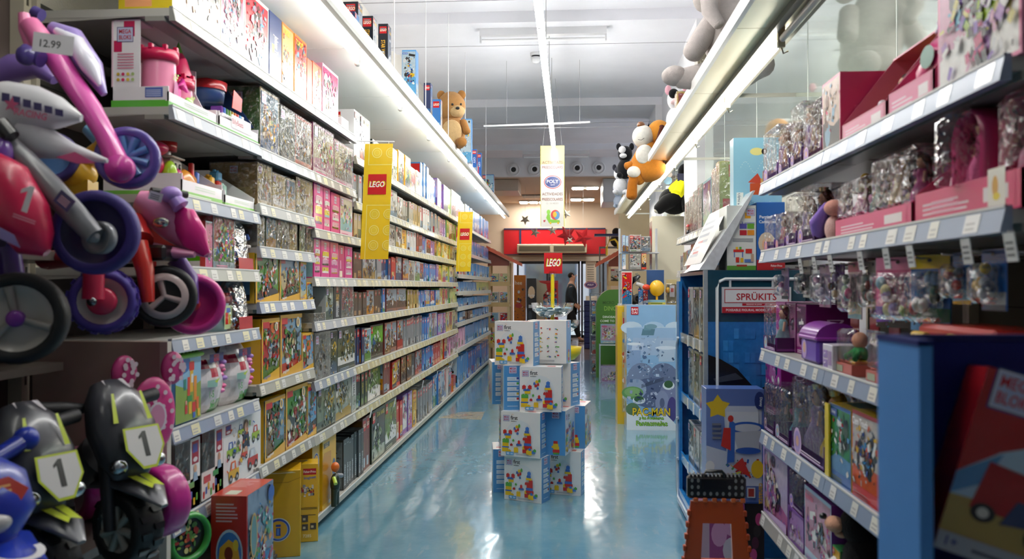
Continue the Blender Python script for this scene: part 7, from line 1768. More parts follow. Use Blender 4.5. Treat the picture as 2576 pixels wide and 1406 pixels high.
b = MB();f = Face((-a - .001,.02,1.1),(0,-1,0),(0,0,1),.32,ztop - 1.15);b.r2(f,.02,0,.28,f.h,'#2c1c24');art(b,f,.03,.15,.26,f.h - .2,['#5a2c38','#8a4a54','#3c2430','#b87a7c','#1c141c'],random.Random(2),20);b.obj('poster',t,label='dark red poster on the side')
t = thing('plush_toy','large black plush with yellow shirt on the cream gondola end','plush toy',(XY(1699,9.2),9.12,ztop))
b = MB();b.ellip((-.02,0,.15),(.17,.14,.15),'#0c0c0d','plush');b.tube([(-.02,-.05,.16),(-.12,-.1,.12),(-.2,-.12,.05)],[.1,.08,.06],'#0c0c0d','plush',14);b.tube([(.1,-.05,.16),(.12,-.12,.1),(.1,-.16,.05)],[.09,.08,.06],'#0c0c0d','plush',14);b.obj('body',t)
b = MB();b.tube([(-.02,0,.17),(.05,0,.27),(.09,0,.37)],[(.13,.14),(.12,.13),(.07,.08)],'#e4e020','cloth',16,up=(0,1,0));b.tube([(.05,-.08,.33),(-.01,-.14,.22)],[.05,.045],'#e4e020','cloth',10);b.obj('shirt',t,label='bright yellow shirt')
b = MB();b.ellip((.10,0,.46),(.08,.08,.095),'#0e0d0e','plush');b.ellip((.13,0,.54),(.045,.04,.05),'#0e0d0e','plush');b.obj('head',t)
b = MB();b.ellip((-.215,-.12,.035),(.035,.035,.03),'#b8b4a8','plush');b.obj('foot',t)
b = MB();b.cbox(-.0,.09,-.11,-.10,.35,.43,'#1a1c3c','card',.004);b.cbox(.1,.17,-.11,-.10,.38,.44,'#b83a34','card',.004);b.obj('hang_tag',t,label='navy and red tags')
b = MB();b.disc((-.10,-.10,.36),(0,-1,0),.045,'#9cc4d8','card',20);b.disc((-.08,-.102,.42),(0,-1,0),.028,'#e8d8c8','card',16);b.tube([(-.10,-.09,.36),(.03,-.05,.40)],.003,'#bbb','card',5);b.obj('round_tag',t,label='round pale blue tag')
# ============================================================ RIGHT SHELVING, NEAR
XRF = .83
RY = [1.643,2.767,3.667]
ZR = [.39,.74,1.09,1.51,1.80]
rb = ['#9a9a94','#8494ac','#8494ac','#8c9cb4','#8c9cb4']
for i,nm in enumerate(('nearest bay of the right shelving with pink toys','second bay of the right shelving with purple toys')):
 shelf_unit(nm,None,XRF,XR,RY[i],RY[i + 1],ZR,1.9,rb,rng=rs,back='#5c5a4c',ticketcol=['#e4e4e0','#dcdcd4','#e8e6da'],pitch=.16,baseh=.1,plinth='#5a6a5c',shelfcol='#aaa9a2')
XR2 = .83
shelf_unit('short upper shelves behind the blue display stand',None,.87,XR,4.62,6.75,[1.48,1.74],1.9,['#a8a8a2','#a8a8a2'],zf=1.40,rng=rs,tickets=False,pitch=.14,back='#c8c8be')
def putr(style,p0,p1,z,h_,label,cat='toy box',name='toy_box',depth=.22,xf=.85,mode='f',n=26,film=False,near=True,dz=0,rot=0):
 """box on the right shelving; p0 is the farther column, p1 the nearer one"""
 y1,y0 = YX(p0,xf),YX(p1,xf)
 SEED[0] += 1
 return printed_box(name,label,cat,max(.012,y1 - y0 - .005),h_,depth,style,(xf + depth/2,(y0 + y1)/2,z + .0005 + dz),-PI/2 + rot,n,near,SEED[0],None,mode,film)
putr('mink',2362,2576,1.80,.30,'large pink and green playhouse box at the near end of top shelf',n=60,depth=.26)
def rtray(p0,p1,z,label,wall,back,h_=.07,d_=.26,backh=.22,xf=.85,strip=None,name='open_tray_box'):
 y1,y0 = YX(p0,xf),YX(p1,xf);w_ = y1 - y0 - .008
 t = thing(name,label,'toy box',(xf + d_/2,(y0 + y1)/2,z + .0005),-PI/2)
 b = MB();b.box(-w_/2,w_/2,-d_/2,d_/2,0,.006,wall)
 for x in (-w_/2,w_/2 - .005):
  b.prism([(-d_/2,0),(d_/2,0),(d_/2,backh),(d_*.15,backh),(-d_/2,h_)],'x',x,x + .005,wall)
 b.box(-w_/2,w_/2,-d_/2,-d_/2 + .005,.006,h_,wall)
 b.box(-w_/2,w_/2,d_/2 - .006,d_/2,0,backh,back);b.box(-w_/2,w_/2,d_*.15,d_/2,backh,backh + .005,wall)
 f = Face((-w_/2,-d_/2 - .0002,0),(1,0,0),(0,0,1),w_,h_)
 b.r2(f,w_*.05,h_*.1,w_*.9,h_*.8,strip or wall);b.lines2(f,w_*.1,h_*.25,w_*.5,h_*.45,3,'#f4d8e4',random.Random(1));b.r2(f,w_*.7,h_*.3,w_*.2,h_*.4,'#f0e8e8')
 b.obj('carton',t)
 return t,w_,d_
t,w_,d_ = rtray(2235,2352,1.80,'open pink and olive box holding a pink toy car, top right shelf','#d85c88','#a8a020',.07,.24,.24,strip='#e06a98')
b = MB();b.tube([(-.10,-.02,.05),(-.07,-.02,.10),(0,-.02,.13),(.06,-.02,.11),(.09,-.02,.05)],[(.03,.03),(.055,.05),(.06,.06),(.055,.05),(.03,.03)],'#e02c80','plastic',18);b.obj('toy_car',t,label='hot pink rounded toy car')
b = MB();f = Face((-.02,-.083,.10),(1,0,0),(0,0,1),.1,.06);b.e2(f,.035,.03,.04,.028,'#2c7a64',n=20);b.obj('car_window',t,label='green oval window');b = MB();b.ellip((-.085,-.06,.07),(.012,.012,.012),'#f0b820');b.obj('headlight',t)
for x in (-.06,.06): b = MB();b.lathe([(0,0),(.028,0),(.028,-.02),(0,-.02)],'#4a3078','plastic',(x,-.07,.04),(0,1,0),18);b.obj('wheel',t)
b = MB()
for s_ in (-1,1): b.ellip((.01 + s_*.028,-.02,.215),(.03,.02,.024),'#6a4aa8','cloth')
b.ellip((.01,-.03,.21),(.012,.015,.014),'#5a3a98','cloth')
for (x,z) in ((-.02,.225),(.035,.22),(-.03,.205),(.05,.205),(.01,.212)): b.ellip((x,-.04,z),(.006,.004,.006),'#f0e8f4','cloth',None,8,6)
b.obj('dotted_bow',t,label='purple bow with white dots')
t,w_,d_ = rtray(2118,2232,1.80,'open pink box with an olive inside and small doll, top right shelf','#d8708c','#a09a24',.06,.24,.26,strip='#e88aac')
def doll(parent,x,y,z,s_,dress,hair,skin_='#e0b090',nm='doll',crown=None):
 b = MB();b.lathe([(.030*s_,0),(.026*s_,.03*s_),(.012*s_,.062*s_),(.014*s_,.08*s_),(.010*s_,.09*s_)],dress,'cloth',(x,y,z),(0,0,1),14)
 b.tube([(x - .016*s_,y,z + .082*s_),(x - .024*s_,y - .006*s_,z + .055*s_)],.004*s_,skin_,'skin',6);b.tube([(x + .016*s_,y,z + .082*s_),(x + .024*s_,y - .006*s_,z + .055*s_)],.004*s_,skin_,'skin',6)
 b.ellip((x,y,z + .105*s_),(.013*s_,.013*s_,.016*s_),skin_,'skin',None,10,8)
 b.ellip((x,y + .006*s_,z + .112*s_),(.017*s_,.014*s_,.017*s_),hair,'cloth',None,10,8);b.tube([(x,y + .012*s_,z + .11*s_),(x,y + .014*s_,z + .07*s_)],.012*s_,hair,'cloth',8)
 for e_ in (-1,1): b.ellip((x + e_*.005*s_,y - .0125*s_,z + .107*s_),(.002*s_,.001*s_,.002*s_),'#2a2020','skin',None,6,5)
 if crown: b.lathe([(.010*s_,.122*s_),(.012*s_,.132*s_)],crown,'chrome',(x,y,z),(0,0,1),10)
 b.obj(nm,parent)
doll(t,.05,-.02,.01,1.2,'#d84a80','#3a2a24');b = MB();b.ellip((-.06,-.04,.10),(.014,.014,.014),'#e0d8e0');b.tube([(-.02,.02,.14),(-.03,.04,.2)],.003,'#8a88a0','plastic',6);b.obj('accessory',t);b = MB();b.ellip((-.05,-.04,.03),(.02,.03,.03),'#d8407c');b.obj('accessory',t)
putr('princ',2070,2116,1.80,.235,'slim rose pink box with round pictures, top right shelf',n=12)
def blister(p0,p1,z,h_,label,box,back,dress,hair,xf=.85,d_=.12,round_=0,dz=0,name='doll_box',cat='doll box',nd=1,film='film',sc=1.0,foot=.16):
 y1,y0 = YX(p0,xf),YX(p1,xf);w_ = y1 - y0 - .008
 t = thing(name,label,cat,(xf + d_/2,(y0 + y1)/2,z + .0005 + dz),-PI/2)
 b = MB();b.box(-w_/2,w_/2,d_/2 - .005,d_/2,0,h_,back,'print');b.box(-w_/2,w_/2,-d_/2,d_/2,0,h_*.02,box)
 b.box(-w_/2,w_/2,-d_/2,-d_/2 + .004,0,h_*foot,box);b.box(-w_/2,-w_/2 + .003,-d_/2,d_/2,0,h_*.3,box);b.box(w_/2 - .003,w_/2,-d_/2,d_/2,0,h_*.3,box)
 f = Face((-w_/2,-d_/2 - .0003,0),(1,0,0),(0,0,1),w_,h_)
 b.lines2(f,w_*.3,h_*foot*.25,w_*.6,h_*foot*.4,2,'#e8d0ec');b.e2(f,w_*.2,h_*foot,w_*.13,w_*.13,'#d8b8dc',n=14);b.e2(f,w_*.2,h_*foot,w_*.1,w_*.1,dress,n=14);b.e2(f,w_*.2,h_*foot*1.05,w_*.05,w_*.05,'#e0b090',n=10)
 f = Face((-w_/2,d_/2 - .0055,0),(1,0,0),(0,0,1),w_,h_);rng = random.Random(int(p0 + z*100))
 for k in range(8): b.e2(f,w_*rng.uniform(.1,.9),h_*rng.uniform(.3,.9),w_*.08,h_*.05,rng.choice(['#c8a0d8','#e8c8e4','#f0e0c0',dress]),n=9)
 b.obj('carton',t)
 for k in range(nd):
  s_ = min(h_/.13,w_/(nd*.062))*.92*sc
  doll(t,(k - (nd - 1)/2)*w_/nd,0,h_*.03,s_,dress if k == 0 else '#e8c84a',hair if k == 0 else '#e0b85c',crown='#e8d8a0')
 b = MB()
 if round_:
  n = 10;P = [(-w_/2,0),(-w_/2,h_ - w_/2)] + [(-w_/2*math.cos(PI*k/n),h_ - w_/2 + w_/2*math.sin(PI*k/n)) for k in range(n + 1)] + [(w_/2,0)]
  b.prism(P,'y',-d_/2,d_/2 - .006,'#fff',film)
 else: b.cbox(-w_/2,w_/2,-d_/2,d_/2 - .006,h_*.03,h_ - .002,'#fff',film,.008)
 b.obj('clear_cover',t)
 return t
blister(2020,2068,1.80,.21,'magenta edged clear doll box beside the rose pink box','#7a1868','#7a2a80','#b07ad0','#6a3c24')
blister(1988,2018,1.80,.245,'tall clear box with a doll and dark purple top, top right shelf','#5a2878','#3c2c54','#8a6ac8','#3a2418')
blister(1958,1986,1.80,.20,'clear box showing small purple shoes, top right shelf','#8a68b8','#4c5c84','#8a6ac8','#7a4a2c')
blister(1920,1956,1.80,.23,'clear lavender doll box at the far end of the top right shelf','#8a5ab0','#b8a0cc','#a880d4','#a8582c')
t,w_,d_ = rtray(2300,2576,1.51,'long pink tray of boxed dolls at the near end, second shelf','#dc3c74','#8a2c5a',.075,.24,.20)
def arch(parent,x,wd,z0,z1,col,wide=.012,y=-.08,nm='arch_frame'):
 n = 14;b = MB();pts = [(x - wd/2,y,z0)] + [(x - wd/2*math.cos(PI*k/n),y,z1 - wd/2 + wd/2*math.sin(PI*k/n)) for k in range(n + 1)] + [(x + wd/2,y,z0)]
 b.tube(pts,[(wide,.05)]*len(pts),col,'plastic',8,up=(0,1,0));b.obj(nm,parent)
arch(t,w_*.30,.17,.05,.27,'#d4246c',.010,-.02);arch(t,-w_*.05,.13,.05,.235,'#c83c74',.008,-.05)
doll(t,w_*.30,-.03,.07,1.5,'#e8a8c0','#3a2a24');doll(t,-w_*.05,-.06,.07,1.25,'#e878a8','#5a3c2c');doll(t,-w_*.28,-.05,.07,1.1,'#f0c8d8','#c89850')
b = MB();b.tube([(-w_*.05,-.105,.07),(-w_*.05,-.105,.2),(-w_*.05,-.08,.235)],[(.06,.012),(.06,.02),(.03,.01)],'#fff','film',14,up=(1,0,0));b.obj('clear_cover',t);b = MB();b.cbox(w_*.2,w_*.4,-.10,.0,.07,.24,'#fff','film',.02);b.obj('clear_cover',t)
b = MB();f = Face((-w_/2,-d_/2 - .0008,0),(1,0,0),(0,0,1),w_,.075);b.r2(f,w_*.74,.012,w_*.14,.075,'#f0ece0');b.e2(f,w_*.8,.05,.012,.022,'#d8a03c');b.e2(f,w_*.81,.03,.014,.008,'#e8d02c');b.lines2(f,w_*.2,.02,w_*.3,.035,3,'#f0b8cc',random.Random(6));b.obj('print',t,label='pale printed panel')
t,w_,d_ = rtray(2100,2296,1.51,'pink tray of crinkly clear doll packs, second right shelf','#e04a80','#c880a0',.06,.22,.17)
for k in range(4):
 doll(t,w_*(-.36 + .24*k),-.05,.06,1.1 - .05*(k % 2),['#e8a0c8','#a8d0c8','#f0d8a8','#d878b0'][k],['#e0b85c','#8a5a34','#c87a3c','#5a3c2c'][k])
b = MB();b.cbox(-w_*.49,-.004,-.108,.06,.055,.175,'#fff','film',.014);b.obj('clear_cover',t)
b = MB();b.cbox(.004,w_*.49,-.108,.06,.055,.21,'#fff','film',.014);b.obj('clear_cover',t)
rng = random.Random(14);b = MB()
for k in range(60): b.ellip((w_*rng.uniform(-.45,.45),rng.uniform(-.07,.03),rng.uniform(.07,.16)),(rng.uniform(.006,.016),.008,rng.uniform(.006,.016)),rng.choice(['#e8a8c4','#a8d8c8','#f0e0a8','#d878b0','#b8a0d8','#f4f0f4']),'plastic',None,7,5)
b.obj('accessories',t,kind='stuff')
b = MB();b.ellip((0,0,.045),(.03,.03,.045),'#e8c0b8','plush');b.ellip((.0,-.01,.115),(.035,.035,.028),'#e8a898','plush');b.obj('plush_toy',None,(.89,YX(2098,.89),1.5105),**KW('pale pink plush toy squeezed beside the doll packs','plush toy'))
b = MB();b.tube([(0,0,.03),(-.02,-.05,.07),(.0,-.10,.13)],[(.022,.02),(.026,.022),(.012,.01)],'#9a7ad0','cloth',10);b.obj('fabric_bag',None,(.87,YX(2060,.87),1.5105),**KW('shiny purple fabric bag leaning between packs on second shelf','bag'))
for i,(a,c,h_,bx,bk,dr,hr,lb) in enumerate(((2005,2050,.235,'#5a2878','#3c2450','#8a6ac8','#5a3420','tall dark purple clear doll box on the second right shelf'),
  (1976,2003,.225,'#7a48a0','#8c7ca8','#a890d8','#a8582c','clear purple doll box, middle of the three on second shelf'),(1950,1974,.17,'#8a5ab0','#b8b0cc','#e08090','#8a4a2c','short clear doll box with pink dress, second right shelf'),(1922,1948,.175,'#8a5ab0','#c8c0d8','#d86a80','#a8582c','clear doll box at the far end of the second right shelf'))):
 blister(a,c,1.51,h_ - .02,lb,bx,bk,dr,hr,d_=.13)
hp = [(1975,.0,.11,.13,'lav'),(2030,.02,.10,.12,'grey'),(2075,-.01,.12,.15,'lav'),(2112,.01,.09,.14,'sofia'),(2150,.0,.12,.18,'pinkh'),(2198,.02,.09,.16,'silver'),(2260,-.02,.17,.19,'mink'),(2340,.0,.13,.19,'club'),(2420,.01,.09,.12,'city'),(2500,.0,.10,.13,'city')]
colw = ['lavender','grey','pale lilac','purple','pink','silvery','pink and green','blue card','small blue','last small blue']
for i,(px,dx,w_,h_,st) in enumerate(hp):
 X = .90 + dx;Y = YX(px,X)
 t = thing('hanging_pack','%s blister pack hanging from a hook under second right shelf' % colw[i],'blister pack',(X,Y,1.44 - h_),-PI/2 + (.35 if i in (6,7) else .0))
 S_ = ST[st];rng = random.Random(i)
 b = MB();b.box(-w_/2,w_/2,0,.003,0,h_,S_['bg'],'print');f = Face((-w_/2,-.0002,0),(1,0,0),(0,0,1),w_,h_);b.r2(f,0,h_*.82,w_,h_*.18,S_['side']);art(b,f,0,0,w_,h_*.3,S_['pal'],rng,8);b.e2(f,w_/2,h_*.93,.008,.005,'#222')
 b.obj('card',t)
 b = MB()
 for k in range(7): b.ellip((w_*rng.uniform(-.3,.3),-.02,h_*rng.uniform(.25,.7)),(w_*.1,.012,h_*.1),rng.choice(S_['pal']),'plastic',None,9,6)
 b.obj('toy_pieces',t)
 b = MB();b.cbox(-w_*.42,w_*.42,-.042,0,h_*.12,h_*.78,'#fff','film',.012);b.obj('clear_cover',t)
 b = MB();b.tube([(0,.36 - dx,h_*.955),(0,-.03,h_*.955),(0,-.045,h_*.97)],.003,'#c8c8c8','chrome',6);b.obj('hook',t)
for i,px in enumerate((2010,2045,2085,2160,2225,2285,2425,2535)):
 Y = YX(px,.82)
 b = MB();b.box(-.001,.001,-.02,.02,-.055,0,'#d4d6d4','card');f = Face((-.0011,.02,-.055),(0,-1,0),(0,0,1),.04,.055);b.lines2(f,.005,.01,.028,.035,3,'#77777a');b.box(-.001,.01,-.002,.002,-.002,.004,'#c0c0c0','metal')
 b.obj('price_tag',None,(.822,Y,1.462),(0,-.15,0),**KW('white price tag hanging under the second right shelf, %s from the far end' % ordn(i + 1),'price tag','tags under the second right shelf'))
blister(1920,1950,1.09,.20,'purple arched doll box at the far end of the third right shelf','#6a1f74','#7a5a94','#9ad0d8','#5a3420',round_=0)
for i,(a,c) in enumerate(((1952,1976),(1978,2002),(2004,2028))):
 putr('magen',a,c,1.09,.205 - .002*i,'plain magenta box, %s of three in a row' % ('farthest','middle','nearest')[i],xf=.93,depth=.2,n=6)
def chest():
 y = YX(2062,.90);t = thing('toy_chest','purple toy trunk with a rounded lid, third right shelf','toy chest',(.93,y,1.0905),-PI/2)
 b = MB();b.cbox(-.10,.10,-.07,.07,0,.085,'#6a48b0','plastic',.01);b.obj('base',t)
 b = MB();n = 12;P = [(-.075*math.cos(PI*k/n),.09 + .055*math.sin(PI*k/n)) for k in range(n + 1)]
 b.prism(P,'x',-.105,.105,'#8c2ca0','plastic',True);b.cbox(-.108,.108,-.078,.078,.082,.098,'#a03cb0','plastic',.006);b.obj('lid',t,label='magenta rounded lid')
 b = MB();f = Face((-.10,-.0705,0),(1,0,0),(0,0,1),.2,.085);b.e2(f,.05,.045,.03,.035,'#c8a8dc');b.e2(f,.05,.05,.015,.02,'#e0b090');f = Face((-.1005,.07,0),(0,-1,0),(0,0,1),.14,.085);b.r2(f,.02,.01,.1,.07,'#b8b8d8');b.obj('sticker',t)
 b = MB();b.tube([(-.112,-.03,.05),(-.125,0,.06),(-.112,.03,.05)],.008,'#e070a8','plastic',8);b.obj('handle',t)
chest()
y = YX(2085,.84)
t = thing('drawer_toy','small white and purple box picturing drawers, third right shelf','toy box',(.862,y - .01,1.0905),-PI/2)
b = MB();b.cbox(-.05,.05,-.03,.06,0,.085,'#dcd4e0','card',.002)
for k in range(2): b.box(-.04,.0,-.0315,-.03,.012 + .03*k,.036 + .03*k,'#a080c0');b.ellip((-.02,-.033,.024 + .03*k),(.004,.003,.004),'#e8e0f0','plastic',None,8,6)
b.box(.01,.04,-.0315,-.03,.02,.065,'#a888b8');b.obj('carton',t)
def babyfig(px,label,cloth_,z=1.0905):
 y = YX(px,.88);t = thing('doll_box',label,'doll box',(.895,y,z),-PI/2)
 b = MB();b.box(-.075,.075,-.05,.05,0,.035,'#c86458');f = Face((-.075,-.0505,0),(1,0,0),(0,0,1),.15,.035);b.r2(f,.01,.008,.06,.02,'#a8b090');b.box(-.075,.075,.046,.05,0,.135,'#8aa0b8');b.obj('carton',t)
 b = MB();b.ellip((0,0,.105),(.024,.024,.026),'#e8a888','skin');b.ellip((0,-.022,.103),(.004,.004,.004),'#d89078','skin');b.ellip((0,0,.062),(.03,.024,.028),cloth_,'cloth');b.tube([(-.02,-.01,.07),(-.045,-.03,.05)],.009,cloth_,'cloth',8);b.tube([(.02,-.01,.07),(.045,-.03,.05)],.009,cloth_,'cloth',8);b.obj('doll',t)
 b = MB();b.ellip((0,-.005,.035),(.045,.03,.015),'#e8c020');b.obj('toy_tractor',t)
 b = MB();b.cbox(-.075,.075,-.05,.045,.034,.14,'#fff','clear',.012);b.obj('clear_cover',t)
babyfig(2150,'clear box with a baby doll in green, third right shelf','#2f9a54')
babyfig(2235,'clear box with a pink clothed baby doll behind the blue stand','#e888b0')
for i,px in enumerate((2150,2200,2250)):
 b = MB();b.box(-.002,.002,-.04,.04,0,.17,'#b8403c','card');b.obj('backing_card',None,(1.0,YX(px,1.0),1.0905),**KW('red backing card behind the baby doll boxes, %s one' % ('far','middle','near')[i],'card'))
t = thing('toy_case','red toy case with yellow handles behind the blue stand','toy case',(.93,YX(2470,.93),1.0905),-PI/2)
b = MB();b.cbox(-.20,.17,-.06,.10,0,.18,'#b82c20','plastic',.01);b.obj('case_body',t)
b = MB();f = Face((-.2,-.0605,0),(1,0,0),(0,0,1),.37,.18);b.r2(f,.03,.05,.12,.06,'#a8c8dc');b.r2(f,.17,.05,.16,.06,'#9ac0dc');b.e2(f,.1,.08,.02,.02,'#5a3a2c');b.obj('print',t)
b = MB();b.tube([(-.19,-.07,.15),(-.10,-.08,.15)],.012,'#e8bc1c','plastic',10);b.obj('handle',t);b = MB();b.tube([(0.0,-.07,.15),(.02,-.08,.155),(.15,-.08,.15)],.012,'#e8bc1c','plastic',10);b.obj('handle',t)
b = MB();b.prism([(-.06,0),(.04,0),(.02,.13),(-.03,.10)],'y',-.002,.002,'#d8d0c0','card');b.obj('card_flap',None,(.86,YX(2340,.86),1.0905),-PI/2,**KW('pale pointed card standing left of the red toy case','card'))
putr('magen',1925,1965,.74,.30,'dark magenta box with a round yellow seal, fourth shelf',xf=.98,n=8,depth=.15)
for i,(a,c,h_,bx,bk,dr,hr,nd,lb) in enumerate(((1920,1946,.21,'#5a2878','#8a9098','#3c3c48','#3a2c24',1,'clear purple box with accessories at the far end, fourth shelf'),(1948,1984,.215,'#5a2878','#a8a8b8','#7ab8c8','#5a3420',1,'clear purple box with blue figures, fourth right shelf'),
  (1990,2072,.285,'#6a3c90','#9890b0','#a890d0','#6a3c24',2,'large clear box of two dolls in yellow and lilac, fourth shelf'))):
 blister(a,c,.74,h_,lb,bx,bk,dr,hr,d_=.14,nd=nd,sc=.95)
putr('club',2086,2140,.74,.245,'blue box with a dark green window and red foot, fourth shelf',n=16)
b = MB();b.box(-.003,.003,-.01,.03,0,.24,'#e8cc1c','card');b.obj('box_flap',None,(.843,YX(2083,.843),.7405),**KW('tall yellow strip standing beside the blue windowed box','card'))
putr('redgam',2142,2215,.74,.255,'red and yellow game box on the fourth right shelf','game box','game_box',n=34)
putr('redgam',2218,2300,.74,.25,'second red game box mostly behind the blue stand','game box','game_box',n=20)
putr('lav',1922,1980,.39,.295,'purple craft set box with a smiling child, lowest right shelf',n=44)
putr('sofia',1982,2020,.39,.13,'small purple box under a clear pack, lowest right shelf',n=14)
blister(1982,2020,.39,.14,'clear purple pack resting on the small purple box','#5a2878','#7a5a94','#8a6ac8','#6a3c24',dz=.132)
putr('skyb',2022,2090,.39,.26,'pale blue craft box with red lettering, lowest right shelf','craft box','craft_box',n=26)
t = thing('plush_toy','black plush with a peach muzzle and white glove, lowest right shelf','plush toy',(.90,YX(2150,.90),.3905),0)
b = MB();b.ellip((.02,-.02,.10),(.07,.08,.10),'#0e0e10','plush');b.ellip((.02,-.0,.22),(.065,.07,.07),'#0e0e10','plush');b.obj('body',t)
b = MB();b.ellip((-.055,.03,.215),(.03,.04,.025),'#d8a488','plush');b.ellip((-.035,.03,.185),(.02,.03,.012),'#e0b090','plush');b.obj('muzzle',t,label='peach muzzle')
b = MB();b.ellip((-.085,.05,.235),(.012,.012,.01),'#141414','plastic');b.obj('nose',t)
b = MB()
for k in range(4): b.tube([(-.05,.03 + .012*k,.09),(-.075,.035 + .012*k,.08)],.007,'#e4e2e0','plush',8)
b.ellip((-.04,.045,.09),(.025,.028,.02),'#e4e2e0','plush');b.obj('glove',t,label='white glove')
putr('green',2092,2112,.39,.14,'green card box behind the black plush toy',n=8)
putr('red',2206,2290,.39,.22,'red box at the near end of the lowest right shelf',n=20)
# ============================================================ SECOND RIGHT UNIT BEHIND (upper shelves)
def put2(style,p0,p1,z,h_,label,**kw):
 return putr(style,p0,p1,z,h_,label,xf=.89,depth=.18,**kw)
def deco_bh(b,F):
 f = F['front'];W,Hh = f.w,f.h;b.r2(f,0,0,W,Hh,'#8cc2d8')
 b.e2(f,W*.48,Hh*.82,W*.14,Hh*.05,'#e4dc8c');b.e2(f,W*.64,Hh*.82,W*.06,Hh*.04,'#1c2028');b.p2(f,[(W*.3,Hh*.42),(W*.62,Hh*.40),(W*.5,Hh*.54)],'#c84a34')
 b.r2(f,W*.34,Hh*.26,W*.24,Hh*.15,'#c8542c');b.r2(f,W*.56,Hh*.28,W*.40,Hh*.05,'#d8a868');b.r2(f,W*.56,Hh*.42,W*.40,Hh*.05,'#d8a868');b.r2(f,W*.60,Hh*.28,W*.05,Hh*.28,'#c8965c');b.r2(f,W*.86,Hh*.28,W*.05,Hh*.28,'#c8965c')
 b.r2(f, W * .06, Hh * .05, W * .14, Hh * .24, '#dce4e0'); b.t2(f, 'Ben & Holly\u2019s', W * .15, Hh * .06, W * .07, '#3a5a78', Hh * .22, rot=PI / 2)
 for k in range(26): b.e2(f,W*(.15 + .03*k),Hh*(.62 + .07*math.sin(k*.5)),W*.008,Hh*.004,'#e8f0e4',n=6)
 for k in range(14): b.e2(f,W*(.3 + .045*k),Hh*(.12 + .05*math.sin(k*.8)),W*.008,Hh*.004,'#e8f0e4',n=6)
yb_ = YX(1846,.87)
rawbox('game_box','large sky blue castle game box on the upper shelf','game box',.87,1.12,yb_,yb_ + .10,1.74,ZY(352,yb_),'#9ccbdc',deco_bh)
put2('junior',1769,1789,1.74,.31,'teal box with a purple and wood coloured picture, upper shelf',n=10)
put2('silver',1791,1801,1.74,.34,'clear pink and green pack between teal and blue boxes',n=12,film=True)
put2('multi',1802,1811,1.74,.36,'clear green pack beside the sky blue castle box',n=12,film=True)
for i,(a,c) in enumerate(((1724,1733),(1734,1743),(1744,1755),(1756,1767))): put2('silver',a,c,1.74,.25 + .02*i,'tall clear pack, %s of four at the far end of upper shelf' % ordn(i + 1),n=12,film=True)
for i,(a,c,st,h_) in enumerate(((1712,1718,'white',.13),(1719,1727,'silver',.15),(1728,1736,'white',.16),(1738,1747,'brown',.19),(1749,1758,'red',.18),(1760,1780,'pinkh',.2),(1782,1800,'blue',.2))):
 put2(st,a,c,1.48,h_,'%s box on the lower short shelf, %s from its far end' % (ST[st]['say'],ordn(i + 1)),n=8)
b = MB()
b.ellip((0,0,.02),(.015,.015,.02),'#20242c');b.ellip((0,0,.055),(.012,.012,.016),'#d8a080');b.lathe([(.018,.065),(.012,.08),(0,.085)],'#b81c20','plastic',(0,0,0),(0,0,1),12);b.obj('toy_figure',None,(.885,6.25,1.7405),**KW('tiny figure in a red hat at the far end of upper shelf','toy figure'))
# ============================================================ BLUE DISPLAY STAND
xa,xb = .70,1.18;ya,yb = 4.26,5.30;zt = 1.445
t = thing('display_stand','dark blue cardboard stand with white sign and sloping header','display stand',(xa,ya,0))
b = MB();W = xb - xa;D = yb - ya
b.box(0,W,0,.02,.1,zt,'#123c50','print')
f = Face((0,-.0005,0),(1,0,0),(0,0,1),W,zt)
b.r2(f,0,.1,W,zt - .1,'#123f52','print');b.r2(f,0,.1,W,zt - .1 - .26,'#2470b4','print')
rng = random.Random(41)
for i in range(16):
 for j in range(9):
  if rng.random() < .5: b.r2(f,W*(.1 + .056*i),.62 + .06*j,W*.05,.052,rng.choice(['#2c7cc4','#1f68a8','#3488cc','#2a74b8']),'print')
b.p2(f,[(0,.62),(W,.62),(W,.80),(W*.7,.90),(W*.5,.84),(W*.3,.95),(W*.12,1.0),(0,1.02)],'#0b0c11','print')
b.p2(f,[(W*.05,.90),(W*.28,.93),(W*.36,.90),(W*.08,.88)],'#3a3f48','print')
b.obj('end_board',t)
b = MB()
b.tube([(.045,-.006,.55),(.045,-.006,zt - .09),(.06,-.006,zt - .055),(.085,-.006,zt - .045),(W,-.006,zt - .045)],.008,'#c8d0d4','plastic',8);b.tube([(.11,-.006,zt - .09),(.11,-.006,zt - .045)],.006,'#c8d0d4','plastic',8)
b.tube([(.32,-.006,zt - .09),(.32,-.006,zt - .045)],.006,'#c8d0d4','plastic',8);b.obj('printed_frame',t,label='pale pipe frame')
b = MB();f = Face((.068,-.012,zt - .215),(1,0,0),(0,0,1),.34,.13)
b.box(.068,.408,-.012,-.002,zt - .215,zt - .085,'#c8ccd0','card')
b.r2(f,.012,.05,.316,.07,'#a8242c');b.r2(f,.016,.054,.308,.062,'#dcdee0');b.t2(f,'SPRÜKITS',.17,.064,.042,'#b0202c',.285,al='c');b.r2(f,.10,.036,.20,.012,'#b0202c');b.t2(f,'DESIGNED IN JAPAN',.12,.038,.008,'#f0e8e8',.16);b.r2(f,0,0,.34,.03,'#b0202c');b.t2(f,'POSEABLE FIGURAL MODEL KIT',.02,.009,.012,'#f0ecec',.31)
b.obj('sign',t,label='white and red lettered sign')
b = MB();b.box(0,W,D - .02,D,0,zt,'#2a70b0','print');b.box(W*.9,W*.93,.02,D - .02,0,zt,'#1c5a94','print');b.box(0,W,.02,D - .02,0,.10,'#2a78bc','print');b.box(0,W,.02,D - .02,zt - .02,zt,'#1a2a3c','print');b.obj('carcass',t)
b = MB()   # aisle-side frame of the stand
